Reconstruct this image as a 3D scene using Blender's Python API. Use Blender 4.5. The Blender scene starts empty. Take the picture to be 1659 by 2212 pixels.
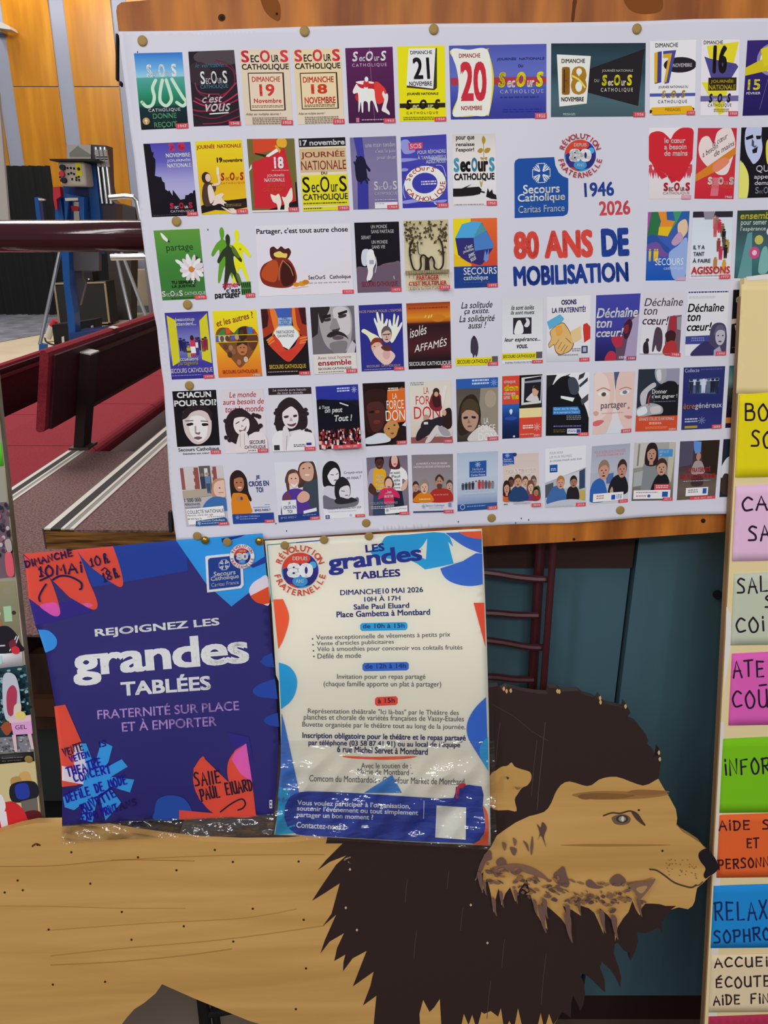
import bpy, bmesh, math, random
from mathutils import Vector
from mathutils.geometry import tessellate_polygon
random.seed(7)
SC = bpy.context.scene
COL = SC.collection
W, H, FPX = 1659, 2212, 1660.0
PITCH = math.radians(20.0)
CAM = Vector((0, 0, 1.55))
# ---------------------------------------------------------------- camera, light, exposure
cd = bpy.data.cameras.new('camera'); cam = bpy.data.objects.new('camera', cd); COL.objects.link(cam)
cd.sensor_fit = 'HORIZONTAL'; cd.sensor_width = 36.0; cd.lens = 36.0 * FPX / W
cd.clip_start = 0.02; cd.clip_end = 100
cam.location = CAM; cam.rotation_euler = (math.pi / 2 - PITCH, 0, 0)
SC.camera = cam
SC.view_settings.view_transform = 'Standard'; SC.view_settings.look = 'None'
SC.view_settings.gamma = 1.0; SC.view_settings.use_curve_mapping = False
SC.view_settings.exposure = 0.0
wd = bpy.data.worlds.new('world'); SC.world = wd; wd.use_nodes = True
wb = wd.node_tree.nodes['Background']
wb.inputs[0].default_value = (0.88, 0.92, 1.0, 1); wb.inputs[1].default_value = 0.23


def area(name, loc, target, sx, sy, power, color=(1, 1, 1)):
    l = bpy.data.lights.new(name, 'AREA'); l.shape = 'RECTANGLE'; l.size = sx; l.size_y = sy
    l.energy = power; l.color = color
    o = bpy.data.objects.new(name, l); COL.objects.link(o); o.location = loc
    d = Vector(target) - Vector(loc); o.rotation_euler = d.to_track_quat('-Z', 'Y').to_euler()
    return o


area('hall_lamp', (0.4, -3.4, 3.6), (0.1, 1.0, 1.0), 3.0, 0.3, 66, (1.0, 0.985, 0.965))
area('hall_lamp', (-1.9, -1.2, 3.6), (-0.4, 1.0, 1.0), 0.35, 2.4, 29, (1.0, 0.985, 0.965))
for tx, ty, tz in ((-0.9, -1.9, 3.7), (1.1, -2.2, 3.8), (0.0, -4.8, 4.2), (-2.4, -3.4, 4.0)):      # unseen tubes, added to put glints on the flyer sleeves
    area('glint_tube', (tx, ty, tz), (0.1, 1.0, 1.1), 0.10, 1.6, 10, (1.0, 0.985, 0.965))
area('hall_lamp', (-3.2, 4.5, 5.2), (-2.6, 4.2, 0.0), 3.0, 3.0, 180, (1.0, 0.97, 0.93))
area('hall_lamp', (-5.5, 10.0, 6.5), (-6.0, 13.0, 0.6), 4.0, 2.0, 540, (1.0, 0.96, 0.9))


def spot(name, loc, target, power, size, color=(1, 1, 1)):
    l = bpy.data.lights.new(name, 'SPOT'); l.energy = power; l.spot_size = size; l.spot_blend = 0.8
    l.color = color; l.shadow_soft_size = 0.15
    o = bpy.data.objects.new(name, l); COL.objects.link(o); o.location = loc
    d = Vector(target) - Vector(loc); o.rotation_euler = d.to_track_quat('-Z', 'Y').to_euler()


# ---------------------------------------------------------------- pixel rays and planes
cp, sp = math.cos(PITCH), math.sin(PITCH)


def ray(px, py):
    x = (px - W / 2) / FPX; y = (py - H / 2) / FPX
    return Vector((x, cp - sp * y, -sp - cp * y))


def atY(px, py, Y): r = ray(px, py); return CAM + r * (Y / r.y)
def atZ(px, py, z): r = ray(px, py); return CAM + r * ((z - CAM.z) / r.z)


def camdir(x, y, z):            # camera axes (right, down, forward) to world
    return Vector((x, z * cp - y * sp, -z * sp - y * cp)).normalized()


BO = CAM + Vector((0, cp, -sp)) * 1.05          # where the display board crosses the view axis
BV = camdir(360.5, 7164, 1660)                  # down the board
BU = camdir(0.999, -0.041, 0.032); BU = (BU - BV * BU.dot(BV)).normalized()
BN = BU.cross(BV).normalized()
if BN.y > 0: BN = -BN                           # the board's face looks at us, leaning back


class Surf:
    """a sheet parallel to the leaning board, off metres in front of it"""
    def __init__(s, off, curved=False):
        s.off = off if callable(off) else (lambda x, y, o=off: o)
        s.curved = curved

    def at(s, px, py, h=0.0):
        r = ray(px, py); d = s.off(px, py) + h
        return CAM + r * (((BO - CAM).dot(BN) + d) / r.dot(BN))


# ---------------------------------------------------------------- materials
KINK = 1.30


def lin(c):
    c /= 255.0
    return c / 12.92 if c <= 0.04045 else ((c + 0.055) / 1.055) ** 2.4


def rgb(h, k=KINK):
    return tuple(min(0.93, lin(int(h[i:i + 2], 16)) * k) for i in (0, 2, 4)) + (1.0,)


MATS = {}


def mat(name, hexc=None, rough=0.5, metal=0.0, spec=0.5, k=KINK, bump=None, coat=0.0, col=None):
    if name in MATS: return MATS[name]
    m = bpy.data.materials.new(name); m.use_nodes = True; MATS[name] = m
    nt = m.node_tree; b = nt.nodes['Principled BSDF']
    b.inputs['Base Color'].default_value = col or rgb(hexc, k)
    b.inputs['Roughness'].default_value = rough; b.inputs['Metallic'].default_value = metal
    b.inputs['Specular IOR Level'].default_value = spec; b.inputs['Coat Weight'].default_value = coat
    if bump:
        sc, st = bump
        tc = nt.nodes.new('ShaderNodeTexCoord'); n = nt.nodes.new('ShaderNodeTexNoise'); bp = nt.nodes.new('ShaderNodeBump')
        n.inputs['Scale'].default_value = sc; n.inputs['Detail'].default_value = 4
        bp.inputs['Strength'].default_value = st; bp.inputs['Distance'].default_value = 0.01
        nt.links.new(tc.outputs['Object'], n.inputs['Vector']); nt.links.new(n.outputs['Fac'], bp.inputs['Height'])
        nt.links.new(bp.outputs['Normal'], b.inputs['Normal'])
    return m


def noise_mat(name, c1, c2, scale, stretch=(1, 1, 1), rough=0.5, detail=6, lo=0.35, hi=0.65, spec=0.4, k=KINK,
              c3=None, bump=0.0, distortion=0.0):
    """two or three of the thing's own tones mixed by stretched noise (wood grain, carpet)"""
    if name in MATS: return MATS[name]
    m = bpy.data.materials.new(name); m.use_nodes = True; MATS[name] = m
    nt = m.node_tree; b = nt.nodes['Principled BSDF']; N = nt.nodes.new; L = nt.links.new
    tc = N('ShaderNodeTexCoord'); mp = N('ShaderNodeMapping'); n = N('ShaderNodeTexNoise'); cr = N('ShaderNodeValToRGB')
    mp.inputs['Scale'].default_value = stretch
    n.inputs['Scale'].default_value = scale; n.inputs['Detail'].default_value = detail
    n.inputs['Distortion'].default_value = distortion
    L(tc.outputs['Object'], mp.inputs['Vector']); L(mp.outputs['Vector'], n.inputs['Vector']); L(n.outputs['Fac'], cr.inputs['Fac'])
    e = cr.color_ramp.elements
    e[0].position = lo; e[0].color = rgb(c1, k); e[1].position = hi; e[1].color = rgb(c2, k)
    if c3:
        x = e.new((lo + hi) / 2); x.color = rgb(c3, k)
    L(cr.outputs['Color'], b.inputs['Base Color'])
    b.inputs['Roughness'].default_value = rough; b.inputs['Specular IOR Level'].default_value = spec
    if bump:
        bp = N('ShaderNodeBump'); bp.inputs['Strength'].default_value = bump; bp.inputs['Distance'].default_value = 0.004
        L(n.outputs['Fac'], bp.inputs['Height']); L(bp.outputs['Normal'], b.inputs['Normal'])
    return m


def ink_mat(name, rough, spec):
    m = bpy.data.materials.new(name); m.use_nodes = True; nt = m.node_tree; b = nt.nodes['Principled BSDF']
    a = nt.nodes.new('ShaderNodeAttribute'); a.attribute_name = 'ink'
    nt.links.new(a.outputs['Color'], b.inputs['Base Color'])
    b.inputs['Roughness'].default_value = rough; b.inputs['Specular IOR Level'].default_value = spec
    MATS[name] = m; return m


INK = ink_mat('printed_ink', 0.6, 0.1)
MARKER = ink_mat('marker_ink', 0.7, 0.1)
PAINT = ink_mat('dull_paint', 0.75, 0.2)


def clear_mat(name, base, bump_scale, bump_strength, rough=0.04, tilt=None):
    m = bpy.data.materials.new(name); m.use_nodes = True; MATS[name] = m
    nt = m.node_tree; N = nt.nodes.new; L = nt.links.new
    for n in list(nt.nodes): nt.nodes.remove(n)
    out = N('ShaderNodeOutputMaterial'); mx = N('ShaderNodeMixShader'); tr = N('ShaderNodeBsdfTransparent'); gl = N('ShaderNodeBsdfGlossy')
    fr = N('ShaderNodeFresnel'); ad = N('ShaderNodeMath'); ad.operation = 'ADD'; ad.inputs[1].default_value = base
    tc = N('ShaderNodeTexCoord'); mp = N('ShaderNodeMapping'); n = N('ShaderNodeTexNoise'); bp = N('ShaderNodeBump')
    mp.inputs['Scale'].default_value = (1, 1, 2.2)
    n.inputs['Scale'].default_value = bump_scale; n.inputs['Detail'].default_value = 3
    bp.inputs['Strength'].default_value = bump_strength; bp.inputs['Distance'].default_value = 0.02
    gl.inputs['Roughness'].default_value = rough; fr.inputs['IOR'].default_value = 1.3
    L(tc.outputs['Object'], mp.inputs['Vector']); L(mp.outputs['Vector'], n.inputs['Vector']); L(n.outputs['Fac'], bp.inputs['Height'])
    L(bp.outputs['Normal'], gl.inputs['Normal']); L(fr.outputs['Fac'], ad.inputs[0])
    L(ad.outputs[0], mx.inputs['Fac']); L(tr.outputs[0], mx.inputs[1]); L(gl.outputs[0], mx.inputs[2]); L(mx.outputs[0], out.inputs['Surface'])
    return m


# ---------------------------------------------------------------- objects
def tag(o, label=None, cat=None, group=None, kind=None):
    if label: o['label'] = label
    if cat: o['category'] = cat
    if group: o['group'] = group
    if kind: o['kind'] = kind
    return o


def thing(name, loc, label, cat, group=None):
    o = bpy.data.objects.new(name, None); o.empty_display_size = 0.05; COL.objects.link(o); o.location = loc
    return tag(o, label, cat, group)


def obj(name, verts, faces, m, parent=None, smooth=False, mi=None):
    """one mesh object; world-space vertices, origin moved to its middle bottom"""
    vs = [Vector(v) for v in verts]
    lo = Vector((min(v.x for v in vs), min(v.y for v in vs), min(v.z for v in vs)))
    hi = Vector((max(v.x for v in vs), max(v.y for v in vs), max(v.z for v in vs)))
    c = Vector(((lo.x + hi.x) / 2, (lo.y + hi.y) / 2, lo.z))
    me = bpy.data.meshes.new(name); me.from_pydata([v - c for v in vs], [], faces)
    for x in (m if isinstance(m, (list, tuple)) else [m]): me.materials.append(x)
    if mi: me.polygons.foreach_set('material_index', mi)
    if smooth: me.polygons.foreach_set('use_smooth', [True] * len(me.polygons))
    me.update()
    o = bpy.data.objects.new(name, me); COL.objects.link(o)
    if parent:
        o.parent = parent; o.location = c - abs_loc(parent)
    else: o.location = c
    return o


def abs_loc(o):
    l = Vector(o.location)
    while o.parent: o = o.parent; l += Vector(o.location)
    return l


class MB:
    """collects solids into one mesh"""
    def __init__(s): s.v = []; s.f = []; s.mi = []

    def add(s, v, f, mi=0):
        n = len(s.v); s.v += [Vector(x) for x in v]; s.f += [[n + i for i in q] for q in f]; s.mi += [mi] * len(f)
        return s

    def hexa(s, a, mi=0):       # 8 corners: bottom 4, top 4
        return s.add(a, [(0, 3, 2, 1), (4, 5, 6, 7), (0, 1, 5, 4), (1, 2, 6, 5), (2, 3, 7, 6), (3, 0, 4, 7)], mi)

    def box(s, lo, hi, mi=0):
        x0, y0, z0 = lo; x1, y1, z1 = hi
        return s.hexa([(x0, y0, z0), (x1, y0, z0), (x1, y1, z0), (x0, y1, z0), (x0, y0, z1), (x1, y0, z1), (x1, y1, z1), (x0, y1, z1)], mi)

    def obox(s, o, e1, e2, e3, mi=0):   # corner and three edge vectors
        o, e1, e2, e3 = map(Vector, (o, e1, e2, e3))
        return s.hexa([o, o + e1, o + e1 + e2, o + e2, o + e3, o + e1 + e3, o + e1 + e2 + e3, o + e2 + e3], mi)

    def rbox(s, lo, hi, r, mi=0, seg=3):    # box with rounded edges
        bm = bmesh.new(); bmesh.ops.create_cube(bm, size=1)
        lo, hi = Vector(lo), Vector(hi)
        for v in bm.verts: v.co = Vector([lo[i] + (v.co[i] + 0.5) * (hi[i] - lo[i]) for i in range(3)])
        bmesh.ops.bevel(bm, geom=list(bm.edges), offset=r, segments=seg, affect='EDGES', profile=0.5)
        bm.verts.index_update(); s.add([v.co.copy() for v in bm.verts], [[v.index for v in f.verts] for f in bm.faces], mi); bm.free()
        return s

    def tube(s, pts, r, n=12, mi=0, caps=True):
        pts = [Vector(p) for p in pts]; rs = r if isinstance(r, (list, tuple)) else [r] * len(pts)
        rings = []; up = Vector((0, 0, 1))
        for i, p in enumerate(pts):
            t = (pts[min(i + 1, len(pts) - 1)] - pts[max(i - 1, 0)]).normalized()
            a = t.cross(up)
            if a.length < 0.05: a = t.cross(Vector((1, 0, 0)))
            a.normalize(); b = t.cross(a)
            rings.append([p + (a * math.cos(k * 2 * math.pi / n) + b * math.sin(k * 2 * math.pi / n)) * rs[i] for k in range(n)])
        v = [x for q in rings for x in q]; f = []
        for i in range(len(pts) - 1):
            for k in range(n):
                f.append((i * n + k, i * n + (k + 1) % n, (i + 1) * n + (k + 1) % n, (i + 1) * n + k))
        if caps: f += [tuple(range(n))[::-1], tuple((len(pts) - 1) * n + k for k in range(n))]
        return s.add(v, f, mi)

    def prism(s, outline, off, mi=0):       # closed outline of 3-D points swept by a vector
        n = len(outline); o = [Vector(p) for p in outline]; off = Vector(off)
        tr = tessellate_polygon([o])
        f = [tuple(t) for t in tr] + [tuple(n + i for i in t)[::-1] for t in tr]
        f += [(i, (i + 1) % n, n + (i + 1) % n, n + i) for i in range(n)]
        return s.add(o + [p + off for p in o], f, mi)

    def build(s, name, m, parent=None, smooth=False):
        me = obj(name, s.v, s.f, m, parent, smooth, s.mi if any(s.mi) else None)
        bm = bmesh.new(); bm.from_mesh(me.data); bmesh.ops.recalc_face_normals(bm, faces=bm.faces); bm.to_mesh(me.data); bm.free()
        return me


def sheet(name, surf, outline, m, parent=None, maxlen=26, thick=0.0004, smooth=True):
    """a thin sheet cut to an outline in its own plane, following the surface's bends"""
    bm = bmesh.new(); f = bm.faces.new([bm.verts.new((x, y, 0)) for x, y in outline])
    bmesh.ops.triangulate(bm, faces=[f])
    for _ in range(9):
        es = [e for e in bm.edges if e.calc_length() > maxlen]
        if not es: break
        bmesh.ops.subdivide_edges(bm, edges=es, cuts=1)
        bmesh.ops.triangulate(bm, faces=[q for q in bm.faces if len(q.verts) > 3])
    bmesh.ops.recalc_face_normals(bm, faces=bm.faces)
    bm.verts.index_update()
    vs = [surf.at(v.co.x, v.co.y) for v in bm.verts]; fs = [[v.index for v in q.verts] for q in bm.faces]; bm.free()
    a, b, c = (vs[i] for i in fs[0])
    if (b - a).cross(c - a).dot(CAM - a) < 0: fs = [q[::-1] for q in fs]
    o = obj(name, vs, fs, m, parent, smooth)
    if thick:
        md = o.modifiers.new('thickness', 'SOLIDIFY'); md.thickness = thick; md.offset = -1
    return o


# ---------------------------------------------------------------- print: flat shapes and lettering laid on a sheet
_tx = {}


def text_tris(s, bold=0.0, shear=0.0, space=1.0):
    bold = round(bold * 0.62, 4); key = (s, bold, shear, space)
    if key in _tx: return _tx[key]
    cu = bpy.data.curves.new('t', 'FONT'); cu.body = s; cu.size = 1; cu.shear = shear
    cu.resolution_u = 3; cu.space_character = space
    o = bpy.data.objects.new('t', cu); COL.objects.link(o)
    dg = bpy.context.evaluated_depsgraph_get(); dg.update()
    me = bpy.data.meshes.new_from_object(o.evaluated_get(dg))
    me.calc_loop_triangles()
    v = [(p.co.x, p.co.y) for p in me.vertices]; t = [tuple(q.vertices) for q in me.loop_triangles]
    bpy.data.objects.remove(o); bpy.data.curves.remove(cu); bpy.data.meshes.remove(me)
    if bold > 0 and v:      # heavier weights: the letter laid down again a hair to each side
        n = len(v); ds = [(bold, 0), (-bold, 0), (0, bold * .8), (0, -bold * .8)] if bold < .016 else [(bold, bold * .8), (-bold, bold * .8), (bold, -bold * .8), (-bold, -bold * .8)]
        if bold > .035: ds += [(bold * 1.25, 0), (-bold * 1.25, 0), (0, bold), (0, -bold), (0, 0)]
        v, t = [(p[0] + d[0], p[1] + d[1]) for d in ds for p in v], [tuple(i + k * n for i in q) for k in range(len(ds)) for q in t]
    if v:
        x0 = min(p[0] for p in v); x1 = max(p[0] for p in v); y0 = min(p[1] for p in v); y1 = max(p[1] for p in v)
    else: x0 = y0 = 0; x1 = y1 = 1
    _tx[key] = (v, t, x0, y0, max(x1 - x0, 1e-4), max(y1 - y0, 1e-4))
    return _tx[key]


def spline(pts, n=6, closed=True):
    out = []; m = len(pts)
    rng = range(m) if closed else range(m - 1)
    for i in rng:
        if closed: p = [pts[(i + k - 1) % m] for k in range(4)]
        else: p = [pts[min(max(i + k - 1, 0), m - 1)] for k in range(4)]
        for j in range(n):
            t = j / n
            out.append(tuple(0.5 * (2 * p[1][a] + (p[2][a] - p[0][a]) * t + (2 * p[0][a] - 5 * p[1][a] + 4 * p[2][a] - p[3][a]) * t * t
                             + (3 * p[1][a] - p[0][a] - 3 * p[2][a] + p[3][a]) * t ** 3) for a in (0, 1)))
    if not closed: out.append(tuple(pts[-1]))
    return out


def pts(s):
    if not isinstance(s, str): return list(s)
    return [tuple(float(c) for c in q.split(',')) for q in s.split()]


# single-stroke capitals for felt-pen writing
HAND = {
 'A': '0,0 .45,1 1,0;.15,.4 .85,.4', 'B': '~.1,0 .1,1;~.1,1 .7,.95 .75,.65 .15,.55;~.15,.55 .9,.5 .85,.05 .1,0', 'C': '~.95,.85 .5,1 .05,.55 .3,.05 .95,.12',
 'D': '.15,0 .15,1;~.0,.95 .7,.9 .95,.5 .6,.05 .1,0', 'E': '~.9,.95 .15,.98;.15,1 .12,0 .85,.02;.15,.5 .75,.52', 'F': '.9,1 .15,.97 .1,0;.15,.5 .7,.52',
 'G': '~.9,.85 .45,1 .05,.5 .4,0 .9,.15 .9,.45;.55,.45 .95,.45', 'H': '.1,0 .12,1;.9,0 .88,1;.1,.5 .9,.5', 'I': '.5,0 .5,1', 'i': '.5,0 .5,.68;.5,.9 .53,1',
 'L': '.15,1 .12,0 .85,.03', 'l': '.5,1 .45,0', 'M': '0,0 .15,1 .5,.35 .85,1 1,0', 'N': '.05,0 .1,1 .85,.05 .95,1', 'O': '~.5,1 .05,.6 .25,.03 .75,.05 .95,.5 .5,1',
 'P': '.12,0 .15,1;~.0,.95 .85,.95 .8,.5 .15,.45', 'R': '.1,0 .12,1;~0,.95 .85,.98 .75,.55 .15,.5;.35,.5 .95,0', 'S': '~.9,.9 .45,1 .15,.75 .75,.4 .75,.08 .05,.05',
 'T': '.0,.97 1,1;.5,1 .45,0', 'U': '~.1,1 .1,.2 .45,0 .85,.2 .9,1;.9,1 .92,0', 'V': '.0,1 .45,0 .95,1', 'X': '.05,0 .95,1;.1,1 .9,0', '1': '.1,.7 .55,1 .5,0;.1,0 .9,.03',
 '0': '~.5,1 .1,.6 .25,.03 .75,.05 .9,.55 .5,1', 'h': '~.3,0 .35,.5 .6,1 .35,1.05 .25,.6 .25,.0;~.25,.3 .5,.55 .7,.4 .65,.0 1,.1', '8': '~.5,.5 .15,.75 .5,1 .85,.75 .5,.5 .1,.2 .5,0 .9,.2 .5,.5', '7': '.1,1 .9,1 .4,0;.3,.5 .8,.5',
 'Z': '.1,1 .9,1 .1,0 .95,0', '^': '.2,.4 .5,.8 .8,.4', 'a': '~.9,.6 .3,.7 .1,.2 .6,.05 .9,.6 .9,0', '?': '.5,0 .5,.1', "'": '.5,.8 .5,1', '.': '.45,0 .55,.05', 'É': '~.9,.8 .15,.8;.15,.8 .12,0 .85,.02;.15,.42 .75,.42;.4,.95 .8,1.15',
 'Û': '~.1,1 .1,.2 .45,0 .85,.2 .9,1;.9,1 .92,0;.2,1.25 .9,1.28', 'y': '.1,.6 .5,.1;.9,.6 .2,-.4',
}


class Ink:
    def __init__(s, surf, corners=None, h0=0.00025, dh=0.00004, maxlen=20):
        s.surf = surf; s.c = corners; s.h = h0; s.dh = dh; s.V = []; s.C = []; s.F = []; s.maxlen = maxlen; s.clip = False

    def M(s, x, y):
        if not s.c: return (x, y)
        u, v = x / 100.0, y / 100.0
        (ax, ay), (bx, by), (cx, cy), (dx, dy) = s.c
        return ((ax * (1 - u) + bx * u) * (1 - v) + (dx * (1 - u) + cx * u) * v, (ay * (1 - u) + by * u) * (1 - v) + (dy * (1 - u) + cy * u) * v)

    def _tri(s, p, c, d=0):
        if s.surf.curved and d < 9:
            e = [(p[i][0] - p[(i + 1) % 3][0]) ** 2 + (p[i][1] - p[(i + 1) % 3][1]) ** 2 for i in range(3)]
            k = e.index(max(e))
            if e[k] > s.maxlen ** 2:
                a, b, o = k, (k + 1) % 3, (k + 2) % 3
                m = ((p[a][0] + p[b][0]) / 2, (p[a][1] + p[b][1]) / 2); mc = tuple((c[a][i] + c[b][i]) / 2 for i in range(4))
                s._tri([p[a], m, p[o]], [c[a], mc, c[o]], d + 1); s._tri([m, p[b], p[o]], [mc, c[b], c[o]], d + 1); return
        if (p[1][0] - p[0][0]) * (p[2][1] - p[0][1]) - (p[1][1] - p[0][1]) * (p[2][0] - p[0][0]) > 0: p = [p[0], p[2], p[1]]; c = [c[0], c[2], c[1]]
        n = len(s.V); s.V += [s.surf.at(q[0], q[1], s.h) for q in p]; s.C += c; s.F.append((n, n + 1, n + 2))

    def tris(s, P, T, col):     # local points, index triples, colour or per-vertex colours
        cs = [rgb(col)] * len(P) if isinstance(col, str) else col
        Q = [s.M(*p) for p in P]
        for t in T:
            if s.clip and any(not (-.01 <= P[i][v] <= 100.01) for i in t for v in (0, 1)): s._cut([P[i] for i in t], [cs[i] for i in t])
            else: s._tri([Q[i] for i in t], [cs[i] for i in t])
        s.h += s.dh

    def _cut(s, p, c):      # keep only what lies inside the picture's frame
        q = [(x[0], x[1], k) for x, k in zip(p, c)]
        for ax, lim, sg in ((0, 0, 1), (0, 100, -1), (1, 0, 1), (1, 100, -1)):
            o = []
            for i in range(len(q)):
                u, v = q[i], q[(i + 1) % len(q)]; du, dv = (u[ax] - lim) * sg, (v[ax] - lim) * sg
                if du >= 0: o.append(u)
                if (du >= 0) != (dv >= 0):
                    t = du / (du - dv); o.append((u[0] + (v[0] - u[0]) * t, u[1] + (v[1] - u[1]) * t, tuple(u[2][j] + (v[2][j] - u[2][j]) * t for j in range(4))))
            q = o
            if len(q) < 3: return
        for i in range(1, len(q) - 1): s._tri([s.M(*q[j][:2]) for j in (0, i, i + 1)], [q[j][2] for j in (0, i, i + 1)])

    def P(s, p, col, holes=()):
        loops = [[Vector((x, y, 0)) for x, y in pts(q)] for q in [p] + list(holes)]
        T = tessellate_polygon(loops); P = [(v.x, v.y) for l in loops for v in l]
        s.tris(P, T, col); return s

    def S(s, p, col, n=6): return s.P(spline(pts(p), n), col)
    def R(s, x0, y0, x1, y1, col): return s.P([(x0, y0), (x1, y0), (x1, y1), (x0, y1)], col)

    def G(s, x0, y0, x1, y1, *st):      # vertical run of printed tones: (pos, colour)...
        st = [(i / (len(st) - 1), q) if isinstance(q, str) else q for i, q in enumerate(st)]
        h = s.h
        for (a, c), (b, d) in zip(st[:-1], st[1:]):
            ya, yb = y0 + (y1 - y0) * a, y0 + (y1 - y0) * b; s.h = h
            s.tris([(x0, ya), (x1, ya), (x1, yb), (x0, yb)], [(0, 1, 2), (0, 2, 3)], [rgb(c), rgb(c), rgb(d), rgb(d)])
        return s

    def E(s, cx, cy, rx, ry, col, a0=0, a1=360, n=22, rot=0):
        r = math.radians(rot); q = []
        for i in range(n + (1 if a1 - a0 < 360 else 0)):
            t = math.radians(a0 + (a1 - a0) * i / n); x, y = rx * math.cos(t), ry * math.sin(t)
            q.append((cx + x * math.cos(r) - y * math.sin(r), cy + x * math.sin(r) + y * math.cos(r)))
        return s.P(q, col)

    def L(s, p, w, col, sm=True, asp=1.0):      # a stroke; asp scales its height where units are not square
        p = pts(p)
        if sm and len(p) > 2: p = spline(p, 5, False)
        P = []; T = []
        for i in range(len(p)):
            a, b = p[max(i - 1, 0)], p[min(i + 1, len(p) - 1)]
            dx, dy = b[0] - a[0], (b[1] - a[1]) / asp; l = math.hypot(dx, dy) or 1
            nx, ny = -dy / l * w / 2, dx / l * w / 2 * asp
            P += [(p[i][0] + nx, p[i][1] + ny), (p[i][0] - nx, p[i][1] - ny)]
        for i in range(len(p) - 1): T += [(2 * i, 2 * i + 1, 2 * i + 3), (2 * i, 2 * i + 3, 2 * i + 2)]
        for e in (p[0], p[-1]):
            n = len(P); P += [e] + [(e[0] + w / 2 * math.cos(k * math.pi / 4), e[1] + w / 2 * asp * math.sin(k * math.pi / 4)) for k in range(8)]
            T += [(n, n + 1 + k, n + 1 + (k + 1) % 8) for k in range(8)]
        s.tris(P, T, col); return s

    def T(s, txt, x0, y0, x1, y1, col, b=0.02, i=0.0, sp=1.0):     # lettering fitted to a box
        v, t, a, c, w, h = text_tris(txt, b * 1.3, i, sp)
        s.tris([(x0 + (p[0] - a) / w * (x1 - x0), y1 - (p[1] - c) / h * (y1 - y0)) for p in v], t, col); return s

    def TL(s, txt, x0, y0, x1, y1, ht, col, b=0.02, i=0.0, sp=1.0):    # lettering on a sloping baseline, ht tall
        v, t, a, c, w, h = text_tris(txt, b, i, sp)
        dx, dy = x1 - x0, y1 - y0; l = math.hypot(dx, dy); ux, uy = dy / l * ht, -dx / l * ht
        s.tris([(x0 + (p[0] - a) / w * dx + (p[1] - c) / h * ux, y0 + (p[0] - a) / w * dy + (p[1] - c) / h * uy) for p in v], t, col); return s

    def ARC(s, txt, cx, cy, r, a0, a1, ht, col, b=0.02, flip=False, asp=1.0):   # lettering round a ring, degrees clockwise from the top
        n = len(txt)
        for k, chx in enumerate(txt):
            v, t, a, c, w, h = text_tris(chx, b)
            if not t: continue
            H0 = 0.73; A = math.radians(a0 + (a1 - a0) * (k + 0.5) / n); wd = w / H0 * ht
            P = []
            for p in v:
                x = (p[0] - a - w / 2) / H0 * ht; y = (p[1]) / H0 * ht
                rr = r + y if not flip else r - y
                an = A + (x / (r + ht / 2) if not flip else -x / (r - ht / 2))
                P.append((cx + rr * math.sin(an), cy - rr * math.cos(an) * asp))
            h = s.h; s.tris(P, t, col); s.h = h
        s.h += s.dh; return s

    def HW(s, txt, x0, y0, x1, y1, ht, wd, col, jit=0.06, slant=0.0):     # felt-pen writing on a sloping baseline
        n = len(txt); dx, dy = x1 - x0, y1 - y0; l = math.hypot(dx, dy); ux, uy = dy / l * ht, -dx / l * ht
        rnd = random.Random(txt); hh = s.h
        ws = [0.45 if c in "iIl'.1" else 1.0 for c in txt]; tot = sum(ws); acc = 0
        for k, c in enumerate(txt):
            g = HAND.get(c)
            if g:
                jy = rnd.uniform(-jit, jit); js = 1 + rnd.uniform(-jit, jit)
                for st in g.split(';'):
                    sm = st.startswith('~'); st = st.lstrip('~'); q = []
                    for (x, y) in pts(st):
                        gx = (acc + ws[k] * (0.1 + 0.74 * x) + slant * y * 0.5) / tot; gy = y * js + jy
                        q.append((x0 + gx * dx + gy * ux, y0 + gx * dy + gy * uy))
                    s.h = hh; s.L(q, wd, col, sm)
            acc += ws[k]
        s.h = hh + s.dh; return s

    def build(s, name, parent, label=None, m=None):
        o = obj(name, s.V, s.F, m or INK, parent)
        at = o.data.color_attributes.new('ink', 'FLOAT_COLOR', 'POINT')
        at.data.foreach_set('color', [x for c in s.C for x in c])
        if label: o['label'] = label
        return o

# ================================================================ the setting
M_wood = noise_mat('varnished_plywood', 'bc7614', 'de9a2c', 1.6, (3.0, 1, 0.35), 0.28, 5, 0.3, 0.7, 0.5, 0.85, c3='cc8618')
M_wallgrey = mat('grey_wall_paint', '9499ac', 0.6, k=0.95)
M_concrete = noise_mat('grey_stage_floor', '55575f', '74767f', 3.0, (1, 1, 1), 0.7, 8)
M_beige = noise_mat('beige_floor', 'c9b79c', 'd8c8ae', 1.2, (1, 1, 1), 0.6, 4, k=0.8)
M_dark = mat('matt_black', '0d0b10', 0.8, k=1.0)
M_black_cloth = mat('black_cloth', '0a0a0c', 0.95, k=1.0, bump=(30, 0.3))
M_alu = mat('aluminium', 'd8d4cc', 0.38, 0.35, k=1.1)
M_steel = mat('bright_steel', 'c9c9cc', 0.22, 0.9, k=1.0)
M_blue = mat('blue_enamel', '1458a8', 0.35, k=0.9)
M_red = mat('red_plastic', 'c02838', 0.45, k=0.9)

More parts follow.
